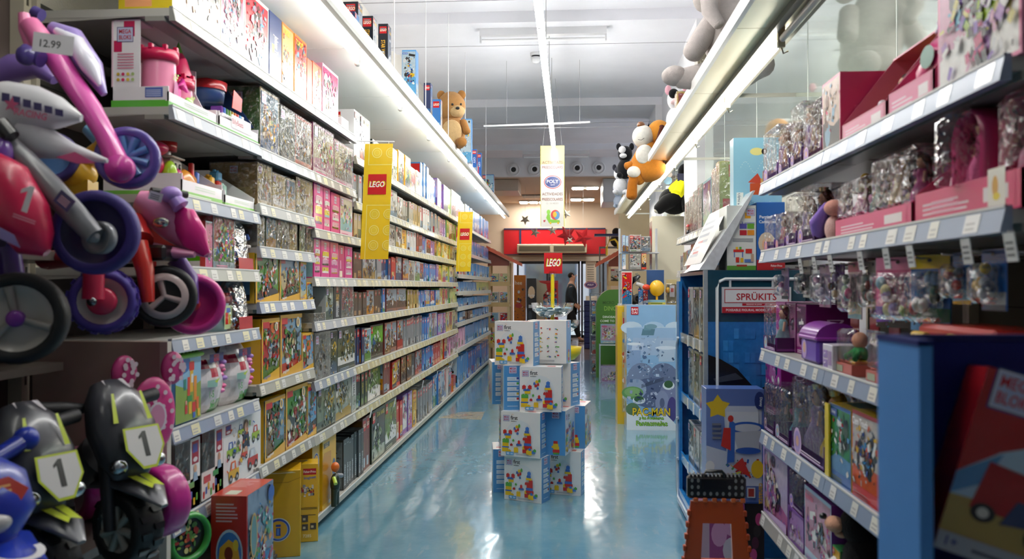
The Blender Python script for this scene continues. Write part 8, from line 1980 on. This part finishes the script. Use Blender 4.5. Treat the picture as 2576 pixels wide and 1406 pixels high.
b.box(-.02,0,D - .09,D + .02,.02,zt - .05,'#2e86cc','print');b.box(-.02,0,0,.03,.02,zt,'#98a2a8','print')
b.box(-.02,0,.03,D - .09,.02,.12,'#2e86cc','print');b.obj('side_frame',t)
b = MB();y_ = D - .045;b.tube([(-.026,.2,.07),(-.026,D - .09,.07),(-.026,y_,.11),(-.026,y_,1.0),(-.026,D - .09,1.05)],.009,'#c0ccd4','plastic',8)
for z in (.3,.55,.78): b.tube([(-.026,y_,z),(-.026,y_ - .04,z)],.008,'#c0ccd4','plastic',6)
b.obj('printed_frame',t,label='pale pipe frame on the aisle side')
for k,z in enumerate((.33,.70,1.06)):
 b = MB();b.box(.0,.30,.03,D - .09,z - .02,z,'#2e86cc','print');b.box(-.012,0,.03,D - .09,z - .035,z + .02,'#2e86cc' if k < 2 else '#98a2a8','print')
 s_ = b.obj('shelf',t)
 for q_ in range(3):
  b = MB();b.box(-.016,-.012,.15 + q_*.22,.19 + q_*.22,z - .04,z + .02,'#e4e6e4','card');b.obj('price_ticket',s_)
b = MB()
for k in range(6):
 o = .012*k;b.prism([(-.04 + o,0),(.04 + o,0),(.24 + o*.6,.40 - .03*k),(.23 + o*.6,.40 - .03*k)][:4],'y',.02 + .12*k,.14 + .12*k + .3,['#c8ccd0','#dcdee0','#b8c4d4','#e0dcd4','#d0d4d8','#c4ccd4'][k],'print')
b.T = Matrix.Translation((0,0,zt));b.T = None
o = b.obj('header_sheets',t,(0,0,zt + .002),label='white sloping header sheets with grey print')
b = MB();f = Face((-.03,D*.75,zt + .012),(0,-1,0),(.42,0,.86),D*.7,.38)
b.r2(f,.04,.03,D*.6,.34,'#e6e6e4');b.lines2(f,.10,.08,D*.45,.25,6,'#a8b0bc',random.Random(3));b.lines2(f,.16,.10,D*.25,.1,3,'#b83a44',random.Random(4));b.obj('header_print',t)
for k,(z,h_) in enumerate(((.33,.24),(.70,.30),(1.06,.30))):
 for j in range(3):
  y_ = ya + .12 + j*.22 + .1
  printed_box('kit_box','boxed model kit, %s on the %s shelf of blue stand' % (('nearest','middle','farthest')[j],('lowest','middle','top')[k]),'toy box',.19,h_,.06,('halo','grey','halo')[(j + k) % 3],(xa + .045 + .0,y_ + .03,z + .0005),-PI/2,22,True,700 + k*3 + j)
def deco_mb(b,F):
 f = F['front'];W,Hh = f.w,f.h
 b.r2(f,0,0,W,Hh,'#d8dcd8');b.r2(f,0,0,W,Hh*.07,'#5f9a3c');b.r2(f,W*.33,Hh*.055,W*.36,Hh*.03,'#a8342c');b.r2(f,W*.62,Hh*.80,W*.2,Hh*.09,'#e8a82c');mega_badge(b,f,W*.68,Hh*.84,W*.28)
 b.t2(f,'3',W*.5,Hh*.70,Hh*.05,'#3a50a0',W*.1);b.lines2(f,W*.6,Hh*.70,W*.36,Hh*.05,2,'#7a88b8')
 for (i,j,c) in ((0,1,'#5a5aa8'),(1,1,'#6aa83c'),(0,0,'#b82c38'),(1,0,'#e0902c')): b.r2(f,W*(.44 + .26*i),Hh*(.54 + .10*j),W*.24,Hh*.08,c)
 b.lines2(f,W*.2,Hh*.44,W*.7,Hh*.06,3,'#8a9098')
 for (x,y,w_,h_,c) in ((.22,.28,.36,.04,'#c83028'),(.24,.20,.03,.08,'#3f6ac0'),(.52,.20,.03,.08,'#3f6ac0'),(.3,.32,.08,.04,'#e8c030'),(.42,.32,.08,.04,'#5fae4a'),(.64,.26,.22,.07,'#c83028'),(.30,.12,.12,.08,'#c83a2c'),(.46,.12,.1,.07,'#e8b82c'),(.6,.12,.3,.05,'#5a78b8'),(.82,.13,.1,.12,'#b8a088')): b.r2(f,W*x,Hh*y,W*w_,Hh*h_,c)
xq0,xq1 = XY(1829,4.3),XY(1902,4.3)
rawbox('block_set_box','white and green block set box standing on the blue display stand','toy box',xq0,xq1,4.30,4.52,zt,ZY(520,4.3),'#c8ccc0',deco_mb)
def deco_fp(b,F):
 f = F['front'];W,Hh = f.w,f.h
 b.r2(f,0,0,W,Hh*.15,'#b0242c');b.t2(f,'Fisher-Price',W*.5,Hh*.05,Hh*.03,'#f0e8e8',W*.4);b.e2(f,W*.35,Hh*.40,W*.3,Hh*.16,'#d8c8b0');b.e2(f,W*.38,Hh*.38,W*.2,Hh*.1,'#e8b890');b.t2(f,'Perrito',W*.1,Hh*.76,Hh*.045,'#e8eef4',W*.6);b.t2(f,'Canciones',W*.08,Hh*.69,Hh*.045,'#e8eef4',W*.6)
rawbox('playset_box','bright blue box with a red foot beside the block set box','toy box',xq1 + .004,XY(1975,4.3),4.30,4.50,zt,ZY(512,4.3),'#2a64b0',deco_fp)
def deco_bk(b,F):
 rng_ = random.Random(4)
 f = F['front'];W,Hh = f.w,f.h
 b.r2(f,0,0,W,Hh,'#5c74b4');b.r2(f,0,Hh*.15,W*.96,Hh*.7,'#c8d0e0');b.p2(f,[(0,Hh*.5),(W*.35,Hh*.45),(W*.3,Hh*.85),(0,Hh*.85)],'#6a84c0')
 b.star2(f,W*.2,Hh*.84,W*.22,'#e8c420',q=.6);detail(b,f,W*.05,Hh*.1,W*.9,Hh*.3,['#e8c020','#c83428','#2c64b8','#d8dce4','#1c2030','#5a9c54'],random.Random(5),40)
 for k in range(12): b.p2(f,[(W*(.48 + .04*k),Hh*.635),(W*(.485 + .04*k),Hh*.635),(W*(.53 + .033*k),Hh*.47),(W*(.525 + .033*k),Hh*.47)],'#8a90a0')
 for k in range(14): b.r2(f,W*rng_.uniform(.45,.92),Hh*rng_.uniform(.655,.675),W*.02,Hh*.012,'#e8c020');b.r2(f,W*.35,Hh*.45,W*.55,Hh*.35,'#d8dce4');b.lines2(f,W*.1,Hh*.56,W*.15,Hh*.16,4,'#7a808c')
 b.e2(f,W*.7,Hh*.66,W*.30,Hh*.055,'#2a5ab0',n=24);b.e2(f,W*.7,Hh*.66,W*.24,Hh*.035,'#c8ccd4',n=24)
 b.p2(f,[(W*.45,Hh*.62),(W*.95,Hh*.64),(W*.9,Hh*.48),(W*.55,Hh*.46)],'#b8bcc4');b.e2(f,W*.72,Hh*.46,W*.22,Hh*.03,'#2a5ab0',n=20);b.p2(f,[(W*.35,Hh*.35),(W*.48,Hh*.36),(W*.5,Hh*.7),(W*.4,Hh*.74)],'#2c64b8')
 b.p2(f,[(W*.25,Hh*.50),(W*.42,Hh*.46),(W*.42,Hh*.66),(W*.3,Hh*.66)],'#c82c20');b.e2(f,W*.42,Hh*.74,W*.05,Hh*.03,'#c82c20');b.p2(f,[(W*.45,Hh*.32),(W*.78,Hh*.22),(W*.62,Hh*.40)],'#c83428')
 b.p2(f,[(W*.3,Hh*.24),(W*.6,Hh*.28),(W*.55,Hh*.22)],'#d8d028');b.e2(f,W*.88,Hh*.30,W*.11,Hh*.08,'#e8c020');b.e2(f,W*.06,Hh*.32,W*.08,Hh*.05,'#e8e8e8')
 b.e2(f,W*.92,Hh*.9,W*.09,Hh*.08,'#2a3a78');b.t2(f,'Disney',W*.91,Hh*.93,.015,'#e8ecf4',.09,rot=-PI/2);b.r2(f,W*.70,Hh*.05,W*.14,Hh*.09,'#c8ccd0');b.r2(f,W*.72,Hh*.06,W*.10,Hh*.07,'#a83a34');b.t2(f,'canasta',W*.90,Hh*.18,.02,'#d8a42c',.14,rot=-PI/2);b.r2(f,0,0,W*.9,Hh*.012,'#2a4a8c')
xq0,xq1 = XY(1776,3.92),XY(1921,3.92)
zlo = ZY(1258,3.92)
rawbox('playset_box','large blue basketball hoop set box standing before the blue stand','toy box',xq0,xq1,3.92,4.06,zlo,ZY(975,3.92),'#4f6cae',deco_bk)
def deco_pk(b,F):
 f = F['front'];W,Hh = f.w,f.h
 b.r2(f,0,0,W,Hh,'#a04a84');b.r2(f,0,0,W*.2,Hh,'#c8a8b8');b.e2(f,W*.42,Hh*.62,W*.18,Hh*.16,'#d89ac0');b.e2(f,W*.68,Hh*.72,W*.14,Hh*.12,'#d89ac0');b.e2(f,W*.7,Hh*.42,W*.2,Hh*.16,'#d8c8d4')
rawbox('playset_box','pink boxed toy on the floor seen through the orange stool','toy box',xq0 - .03,xq0 + .17,3.90,4.08,0,zlo - .001,'#8a3c70',deco_pk)
b = MB();b.box(xq0 + .18,xq1,3.92,4.07,0,zlo - .002,'#2c2428','card');f = Face((xq0 + .18,3.9195,0),(1,0,0),(0,0,1),xq1 - xq0 - .18,zlo);rng = random.Random(3)
for k in range(5): b.e2(f,f.w*(.3 + .1*k),f.h*(.2 + .15*k),f.w*.2,f.h*.08,['#8a3c60','#d0508c','#5a2c44','#3c3438','#c04880'][k])
b.wobj('playset_box',**KW('dark box with pink shapes on the floor under the basketball set','toy box'))
# ============================================================ FOLDED STEP STOOL
Ys = 3.30;sx0,sx1 = XY(1727,Ys),XY(1874,Ys)
zt_,zm_ = ZY(1186,Ys),ZY(1246,Ys)
t = thing('step_stool','folded orange step stool with dotted black top, leaning in the aisle','step stool',((sx0 + sx1)/2,Ys,0),(R(-0),0,0));hw = (sx1 - sx0)/2
b = MB();b.cbox(-hw,hw,-.02,.02,zm_,zt_ - .008,'#17181a','plastic',.008)
for k in range(14): b.box(-hw + .01 + k*(2*hw - .02)/14,-hw + .018 + k*(2*hw - .02)/14,-.018,.018,zt_ - .01,zt_,'#17181a','plastic')
f = Face((-hw,-.0205,zm_),(1,0,0),(0,0,1),2*hw,zt_ - zm_)
for j in range(3):
 for i in range(9):
  if j == 2 and 1 < i < 7: continue
  b.e2(f,f.w*(.075 + .106*i),f.h*(.22 + .27*j),f.w*.026,f.h*.085,'#8a8c88',n=12)
b.obj('top_panel',t,label='black top panel with grey dots')
b = MB();b.tube([(-.05,-.012,zt_ - .05),(-.05,-.012,zt_ + .0),(-.042,-.012,zt_ + .012),(.02,-.012,zt_ + .012),(.03,-.012,zt_),(.03,-.012,zt_ - .05)],.007,'#111214','plastic',8);b.box(-.055,.035,-.026,-.018,zt_ - .055,zt_ - .02,'#0e0f10','plastic');b.obj('handle',t)
bw = hw*1.45;H0 = zm_ - .01
org = '#c8501c'
b = MB()
tl = lambda z: hw * .88 + (bw - hw * .88) * (1 - z / H0)   # half width at height z
def strip(xa0,xa1,za,xb0,xb1,zb_): b.prism([(xa0,za),(xa1,za),(xb1,zb_),(xb0,zb_)],'y',-.016,.004,org,'plastic')
zA,zB,zC_,zD,zE = H0,H0 - .085,H0 - .085,H0 - .225,0
strip(-tl(zB), tl(zB), zB, -tl(zA), tl(zA), zA)            # top band
strip(-tl(zD),-tl(zD) + .065,zD,-tl(zB),-tl(zB) + .055,zB)
strip(tl(zD) - .065,tl(zD),zD,tl(zB) - .055,tl(zB),zB)
zF = zD - .015;zG = zD - .085
strip(-tl(zF),tl(zF),zF,-tl(zD),tl(zD),zD)
def holeplate(z0,z1,hx,r):
 zc = (z0 + z1)/2;n = 16
 for s_ in (-1,1):
  ring = [(s_*hx + r*math.cos(2*PI*k/n + PI/4),zc + r*math.sin(2*PI*k/n + PI/4)) for k in range(n)]
  e = (z1 - z0)/2
  sq = []
  for k in range(n):
   a = 2*PI*k/n + PI/4;c_,d_ = math.cos(a),math.sin(a);q_ = e/max(abs(c_),abs(d_));sq.append((s_*hx + q_*c_,zc + q_*d_))
  for k in range(n):
   k2 = (k + 1) % n
   b.prism([ring[k],sq[k],sq[k2],ring[k2]],'y',-.016,.004,org,'plastic')
 e = (z1 - z0)/2
 strip(-hx + e,hx - e,z0,-hx + e,hx - e,z1);strip(-tl(z0),-hx - e,z0,-tl(z1),-hx - e,z1);strip(hx + e,tl(z0),z0,hx + e,tl(z1),z1)
holeplate(zG,zF,.062,.026)
strip(-tl(0),-tl(0) + .08,0,-tl(zG),-tl(zG) + .08,zG);strip(tl(0) - .08,tl(0),0,tl(zG) - .08,tl(zG),zG);strip(-tl(zG),tl(zG),zG - .03,-tl(zG),tl(zG),zG)
for s_ in (-1,1):
 for k in range(11):
  z = .02 + k*(H0 - .03)/11;x = s_*(tl(z) - .006)
  b.cbox(min(x,x + s_*.014),max(x,x + s_*.014),-.026,-.004,z,z + .022,'#b84818','plastic',.003)
for k in range(6): b.cbox(-hw*.8 + k*hw*.32,-hw*.8 + k*hw*.32 + .018,-.024,-.0,zm_ - .014,zm_ + .004,'#d86a34','plastic',.003)
b.obj('leg_panel',t)
for s_ in (-1,1): b = MB();b.tube([(s_*(tl(0) - .02),.02,0),(s_*(tl(H0) - .02),.012,H0)],.012,'#b04616','plastic',8);b.obj('rear_leg',t)
# ============================================================ BLUE BIN AT THE NEAR RIGHT WITH THE RED BOX
Yc = 1.20
x0 = XY(2312,Yc);Yf = YX(2207,x0);zt = ZY(866,Yc,2312);D = Yf - Yc
t = thing('display_bin','blue open display bin at the near right holding red box','display stand',(x0,Yc,0))
b = MB();b.box(0,.018,0,D,0,zt,'#5896dc','matte');b.obj('side_panel',t,label='light blue side panel')
b = MB();b.box(.018,.50,D - .018,D,0,zt - .004,'#16226c','matte');b.box(.482,.50,0,D - .018,0,zt - .004,'#16226c','matte');b.obj('back_wall',t,label='navy blue inside wall')
b = MB();b.box(.018,.482,.0,D - .018,.80,.82,'#0c1448','matte');b.box(.018,.482,0,.018,0,.82,'#16246c','matte');b.obj('deck',t)
b = MB();b.box(0,.50,D - .02,D,zt - .003,zt + .006,'#1a2460','matte');b.box(-.002,.02,0,D,zt - .003,zt + .006,'#1c2a70','matte');b.obj('rim',t)
def deco_rd2(b,F):
 f = F['front'];W,Hh = f.w,f.h
 b.r2(f,0,0,W,Hh,'#b01a1c');b.p2(f,[(0,Hh*.1),(W,Hh*.1),(W,Hh*.68),(W*.7,Hh*.73),(W*.45,Hh*.70),(W*.2,Hh*.58),(0,Hh*.42)],'#b8d0e4');b.p2(f,[(0,Hh*.1),(W,Hh*.1),(W,Hh*.34),(0,Hh*.30)],'#b09450');b.p2(f,[(W*.0,Hh*.42),(W*.22,Hh*.58),(W*.16,Hh*.40),(0,Hh*.3)],'#5a90c4')
 mega_badge(b,f,W*.05,Hh*.79,W*.28)
 b.p2(f,[(W*.12,Hh*.26),(W*.42,Hh*.26),(W*.42,Hh*.50),(W*.16,Hh*.52)],'#a81820');b.e2(f,W*.2,Hh*.25,W*.07,Hh*.05,'#1a1414',n=20);b.e2(f,W*.2,Hh*.25,W*.035,Hh*.028,'#d8d0c8',n=16)
 b.p2(f,[(W*.5,Hh*.36),(W*.82,Hh*.34),(W*.84,Hh*.58),(W*.52,Hh*.60)],'#9cc03c');b.p2(f,[(W*.46,Hh*.36),(W*.54,Hh*.34),(W*.6,Hh*.52),(W*.52,Hh*.56)],'#6a6878');b.e2(f,W*.68,Hh*.68,W*.11,Hh*.075,'#d8a888',n=22);b.e2(f,W*.66,Hh*.73,W*.12,Hh*.045,'#b07c48',n=18)
 b.e2(f,W*.72,Hh*.675,W*.012,Hh*.008,'#3a2820');b.e2(f,W*.78,Hh*.675,W*.012,Hh*.008,'#3a2820');b.p2(f,[(W*.7,Hh*.645),(W*.78,Hh*.645),(W*.74,Hh*.635)],'#a84c3c')
 b.p2(f,[(W*.3,Hh*.22),(W*.62,Hh*.26),(W*.6,Hh*.38),(W*.36,Hh*.36)],'#2f3f6c');b.p2(f,[(W*.5,Hh*.22),(W*.95,Hh*.14),(W*1.0,Hh*.36),(W*.66,Hh*.38)],'#b81c1c');b.e2(f,W*.56,Hh*.20,W*.12,Hh*.085,'#14100f',n=24);b.e2(f,W*.56,Hh*.20,W*.055,Hh*.04,'#c8c0bc',n=20);b.p2(f,[(W*.72,Hh*.10),(W*1.0,Hh*.08),(W*1.0,Hh*.26),(W*.76,Hh*.28)],'#4a4648');b.r2(f,W*.85,Hh*.15,W*.07,Hh*.05,'#e8a82c');b.r2(f,W*.56,Hh*.33,W*.08,Hh*.04,'#e0982c')
 b.r2(f,0,0,W,Hh*.10,'#a8aab4');b.t2(f,'1+',W*.05,Hh*.03,Hh*.05,'#1c2c84',W*.1);b.lines2(f,W*.2,Hh*.035,W*.6,Hh*.035,1,'#3a3c50');b.t2(f,'1',W*.44,Hh*.60,Hh*.03,'#c03028')
 f = F['top'];b.r2(f,0,0,f.w,f.h,'#b83a38');b.lines2(f,f.w*.3,f.h*.3,f.w*.6,f.h*.3,3,'#d8a8b0')
o = rawbox('block_set_box','tilted red box picturing a child on a toy truck in blue bin','toy box',0,.24,0,.10,0,.27,'#a8181c',deco_rd2)
o.location = (x0 + .155,Yc + .07,.95);o.rotation_euler = (R(-4),R(17),R(-10))
for i,(dx,dz,c) in enumerate(((.13,.83,'#e8b81c'),(.21,.82,'#e0b020'))):
 b = MB();b.ellip((0,0,.03),(.04,.03,.028),c);b.ellip((.01,-.01,.055),(.025,.02,.02),c);b.obj('plastic_duck',None,(x0 + dx - .05,Yc + .05,.8205),**KW('round yellow plastic toy under the red box, %s one' % ('left','right')[i],'toy'))
# ============================================================ THINGS STANDING ON THE CANOPIES
ZTOP = LCZ + .021
def cbox_(style,p0,p1,pyt,Y,label,mode='s',d_=.1,n=14,z=ZTOP,name='boxed_set',x_off=0,cat='boxed set'):
 xa,xb = XY(p0,Y),XY(p1,Y);h_ = ZY(pyt,Y,p0) - z
 return printed_box(name,label,cat,xb - xa,h_,d_,style,((xa + xb)/2 + x_off,Y,z),0,n,True,int(p0),None,mode)
cbox_('wars',868,905,12,4.72,'black boxed set with red square badge, tallest and nearest on canopy')
cbox_('dblue',869,897,36,4.60,'dark blue boxed set leaning before the nearest black one')
cbox_('wars',913,942,47,5.0,'black boxed set with white vertical lettering on the left canopy')
cbox_('wars',955,979,66,5.4,'slim black boxed set with gold lettering on the left canopy')
cbox_('ltblue',1014,1049,131,6.1,'sky blue boxed house set standing on the left canopy','f',n=30)
cbox_('dblue',1068,1085,212,7.3,'slim dark blue boxed set before the plush bear')
cbox_('blue',1088,1110,253,7.7,'blue boxed set next to the plush bear on the canopy')
cbox_('ltblue',1160,1187,301,9.1,'light blue boxed set with round red figures on canopy','f',n=16)
cbox_('city',1188,1200,377,10.2,'dark blue boxed set right of the light blue one, canopy')
cbox_('city',1201,1212,386,10.9,'bright blue upright boxed set on the left canopy')
cbox_('blue',1213,1243,440,12.9,'blue boxed vehicle set at the far end of left canopy','f',n=24)
cbox_('white',1173,1188,402,9.9,'small boxed set with a red picture under the dark blue one','f',n=12)
def bear(label,px,pytop,Y,size,cols):
 x = XY(px,Y);t = thing('plush_toy',label,'plush toy',(x,Y,ZTOP));a,c,d_ = cols;s = size
 b = MB();b.ellip((0,0,.30*s),(.24*s,.2*s,.30*s),a,'plush');b.ellip((.03*s,-.17*s,.28*s),(.17*s,.06*s,.20*s),c,'plush');b.obj('body',t)
 b = MB();b.ellip((0,0,.72*s),(.24*s,.22*s,.26*s),a,'plush');b.ellip((.12*s,-.15*s,.62*s),(.13*s,.10*s,.10*s),c,'plush');b.obj('head',t)
 for q_ in (-1,1):
  b = MB();b.ellip((q_*.17*s,0,.92*s),(.07*s,.04*s,.08*s),d_,'plush');b.obj('ear',t)
  b = MB();b.tube([(q_*.15*s,-.1*s,.1*s),(q_*.22*s,-.3*s,.09*s)],[.09*s,.08*s],d_,'plush',12);b.obj('leg',t)
  b = MB();b.tube([(q_*.2*s,-.05*s,.45*s),(q_*.28*s,-.16*s,.28*s)],[.07*s,.06*s],d_,'plush',12);b.obj('arm',t)
  b = MB();b.ellip((.12*s + q_*.07*s,-.22*s,.72*s),(.018*s,.012*s,.02*s),'#141210','plastic');b.obj('eye',t)
 b = MB();b.ellip((.14*s,-.25*s,.65*s),(.035*s,.02*s,.025*s),'#141210','plastic');b.obj('nose',t)
 return t
bear('golden brown plush animal sitting high on the left canopy',1135,235,8.25,.60,('#a87c4c','#c8a878','#a0703c'))
# ============================================================ PLUSH ON THE RIGHT CANOPY
RZT = RCZ + .0185
Ye = 4.75
xe = .90
t = thing('plush_elephant','large grey plush elephant slumped over the right canopy edge','plush toy',(xe,Ye,RZT));t.scale = (1.12,1.12,1.12)
g = '#b4aca8'
b = MB();b.tube([(.05,0,.10),(.03,0,.22),(.0,0,.36),(.01,0,.46)],[(.13,.13),(.15,.15),(.13,.13),(.08,.08)],g,'plush',18,up=(0,1,0));b.ellip((.04,0,.12),(.15,.15,.12),g,'plush');b.obj('body',t)
b = MB();b.ellip((.02,-.02,.56),(.13,.13,.13),g,'plush',None,20,12);b.tube([(-.06,-.08,.54),(-.12,-.13,.46),(-.12,-.15,.34),(-.08,-.17,.27)],[.055,.05,.04,.03],g,'plush',12);b.obj('head',t)
b = MB();b.ellip((-.10,-.02,.50),(.075,.03,.13),'#c0b8b2','plush',Matrix.Rotation(.35,3,'Y'),18,12);b.obj('ear',t)
b = MB();b.ellip((.15,-.04,.52),(.075,.03,.13),'#c0b8b2','plush',Matrix.Rotation(-.35,3,'Y'),18,12);b.obj('ear',t)
b = MB();b.tube([(-.07,-.04,.35),(-.13,-.06,.25),(-.19,-.06,.16)],[.05,.055,.05],g,'plush',12);b.obj('arm',t)
b = MB();b.tube([(.15,-.04,.35),(.18,-.1,.22)],[.05,.05],g,'plush',12);b.obj('arm',t)
b = MB();b.tube([(-.02,-.02,.08),(-.15,.0,.055),(-.24,.0,.05)],[.07,.065,.05],g,'plush',14);b.ellip((-.27,.0,.065),(.065,.065,.05),g,'plush');b.obj('leg',t)
b = MB();b.tube([(.1,-.08,.08),(.12,-.2,.06)],[.07,.06],g,'plush',14);b.obj('leg',t)
b = MB();b.ellip((-.07,-.12,.60),(.012,.008,.014),'#141414','plastic');b.obj('eye',t)
def rbox(style,p0,p1,pyt,Y,label,mode='f',d_=.12,n=14,film=False):
 xa,xb = XY(p0,Y),XY(p1,Y);h_ = max(.06,ZY(pyt,Y,p0) - RZT)
 return printed_box('toy_box',label,'toy box',xb - xa,h_,d_,style,((xa + xb)/2,Y,RZT),0,n,True,int(p0) + 9,None,mode,film)
rbox('silver',1752,1782,105,5.15,'pale blue bordered box behind the plush elephant',n=10)
rbox('imag',1702,1738,236,5.8,'yellow box in clear wrap behind elephant foot on the canopy',film=True,n=10)
def smallplush(label,px,pytop,Y,s,a,c,ears,snout):
 x = XY(px,Y)
 t = thing('plush_toy',label,'plush toy',(x,Y,RZT))
 b = MB();b.ellip((0,0,.25*s),(.2*s,.18*s,.25*s),a,'plush');b.ellip((0,0,.62*s),(.18*s,.18*s,.2*s),a,'plush');b.obj('body',t)
 b = MB();b.ellip((-.08*s,-.15*s,.70*s),(.09*s,.08*s,.09*s),c,'plush');b.obj('patch',t)
 for q_ in (-1,1): b = MB();b.ellip((q_*.16*s,0,.80*s),(.06*s,.03*s,.09*s),ears,'plush');b.obj('ear',t)
 b = MB();b.ellip((-.06*s,-.18*s,.55*s),(.09*s,.08*s,.06*s),snout,'plush');b.obj('snout',t)
 for q_ in (-1,1): b = MB();b.tube([(q_*.12*s,-.1*s,.07*s),(q_*.16*s,-.26*s,.07*s)],[.07*s,.065*s],a,'plush',10);b.obj('leg',t)
 return t
smallplush('white and black plush cow behind the yellow wrapped box',1704,205,6.15,.40,'#e4e2e4','#161618','#e0a8b4','#e8c8c8')
Yg = 7.4;xd = .76
t = thing('plush_dog','big brown and white plush dog leaning over the canopy edge','plush toy',(xd,Yg,RZT))
br,wh,dk = '#c47c2c','#e2ded4','#4a2014'
sc = Yg / FPX   # metres per pixel here
def L(px, py, dy=0): # place relative to the dog's base using the photo's silhouette plane
 p = PY(px,py,Yg);return (p.x - xd,dy,p.z - RZT)
b = MB();b.tube([L(1640,430),L(1625,400),L(1632,372)],[(.13,.13),(.135,.14),(.09,.1)],br,'plush',18,up=(0,1,0));b.tube([L(1606,418),L(1600,440),L(1612,455)],[(.06,.07),(.075,.08),(.04,.05)],br,'plush',14,up=(0,1,0));b.ellip((.06,.02,.10),(.12,.12,.11),br,'plush');b.obj('body',t)
b = MB();b.ellip(L(1658,335),(.105,.12,.115),'#c88430','plush',None,20,14);b.obj('head',t)
b = MB();b.ellip(L(1617,345,-.03),(.095,.10,.10),wh,'plush',None,20,14);b.tube([L(1602,357,-.125),L(1610,359,-.13),L(1617,354,-.13)],.002,'#3a3028','plush',5);b.obj('muzzle',t,label='white muzzle')
b = MB();b.ellip(L(1611,317,-.05),(.035,.035,.03),'#7c4c28','plastic');b.obj('nose',t)
b = MB();b.tube([L(1662,325,-.11),L(1656,350,-.13),L(1648,372,-.12)],[(.03,.02),(.05,.025),(.03,.02)],dk,'plush',12);b.obj('ear',t,label='dark brown ear')
b = MB();b.tube([L(1650,308,.05),L(1640,318,.03),L(1634,330,.02)],[(.03,.02),(.035,.02),(.02,.015)],dk,'plush',10);b.obj('ear',t,label='dark brown ear')
b = MB();b.ellip(L(1618,393,-.11),(.075,.05,.085),wh,'plush',Matrix.Rotation(.25,3,'Y'),18,12);b.ellip(L(1593,435,-.07),(.06,.04,.05),wh,'plush');b.obj('belly',t,label='white belly and foot pad')
b = MB();b.tube([L(1597,440,-.02),L(1590,465,-.04),L(1588,495,-.05)],[(.045,.05),(.042,.045),(.048,.045)],'#a8641c','plush',14,up=(0,1,0));b.obj('leg',t)
b = MB();b.tube([L(1592,412,0),L(1577,418,0)],[.03,.035],'#b47028','plush',12);b.obj('arm',t)
b = MB();b.ellip(L(1672,342,-.10),(.028,.028,.028),'#f0eeec','plush');b.obj('pompom',t,label='white ball')
smallplush('black and white plush animal beyond the big dog',1573,400,8.7,.42,'#1a1a1e','#e8e6e8','#1a1a1e','#e8e6e8')
smallplush('grey and white plush animal with dark ears near canopy end',1560,430,10.2,.42,'#d8d8dc','#3a3a40','#2c2c34','#e8e8ec')
smallplush('pale blue and white plush at the far end of right canopy',1556,470,11.9,.36,'#c8d4e8','#e8e8f0','#9ab0d8','#f0f0f4')
rbox('ltblue',1580,1592,452,9.6,'small white and blue box between plush toys on the canopy',n=6)
# ============================================================ SMALL THINGS ON THE FLOOR, LAST TOUCHES
def onfloor(px,py):
 d = ray(px,py);t_ = -EYE/d.z;return Vector((d.x*t_,d.y*t_,0))
P = [onfloor(*q_) for q_ in ((1102,1051),(1210,1056),(1219,1036),(1160,1036))]
c = sum(P,Vector())/4
b = MB();b.prism([(p.x - c.x,p.y - c.y) for p in P],'z',0,.0015,'#a8a088','print')
f = Face((-.25,-.3,.0016),(1,0,0),(0,1,0),.5,.6);rng = random.Random(2)
for k in range(10): b.p2(f,[(rng.uniform(.12,.35),rng.uniform(.2,.4)) for _ in range(3)],rng.choice(['#b8a070','#8a9088','#c0b494','#b08868']),'print')
b.obj('floor_sticker',None,c,**KW('worn faded paper sticker stuck on the blue floor','floor sticker'))
for i,(px,py,z) in enumerate(((931,1105,.57),(991,1008,.53),(1062,957,.53),(1098,937,.53),(1135,909,.53),(1160,893,.53))):
 y = YX(px,XF - -.02)
 b = MB();b.box(-.001,.001,-.018,.018,0,.07,'#e8e8e6','card')
 b.obj('shelf_tag',None,(XF + .02,y,z - .12),(0,.2,0),**KW('little white tag hanging from the second lowest left shelf, %s from near' % ordn(i + 1),'price tag','white tags on the low left shelves'))
for i,(z,c_) in enumerate(((.0705,'#c82c28'),(.2075,'#d86a9c'))):
 y = YX(1143,-1.42) - .35
 t = thing('storage_bucket','%s storage bucket with studs on the bottom left shelf' % ('red','pink')[i],'toy tub',(-1.50,y - .0,z))
 b = MB();b.cbox(-.08,.08,-.09,.09,0,.10,c_,'plastic',.01);b.obj('tub',t)
 b = MB();b.cbox(-.085,.085,-.095,.095,.10,.125,c_,'plastic',.006)
 for q_ in range(4): b.lathe([(.012,.125),(.012,.134),(0,.134)],c_,'plastic',(-.05 + .1*(q_ % 2),-.05 + .1*(q_ // 2),0),(0,0,1),10)
 b.obj('lid',t)
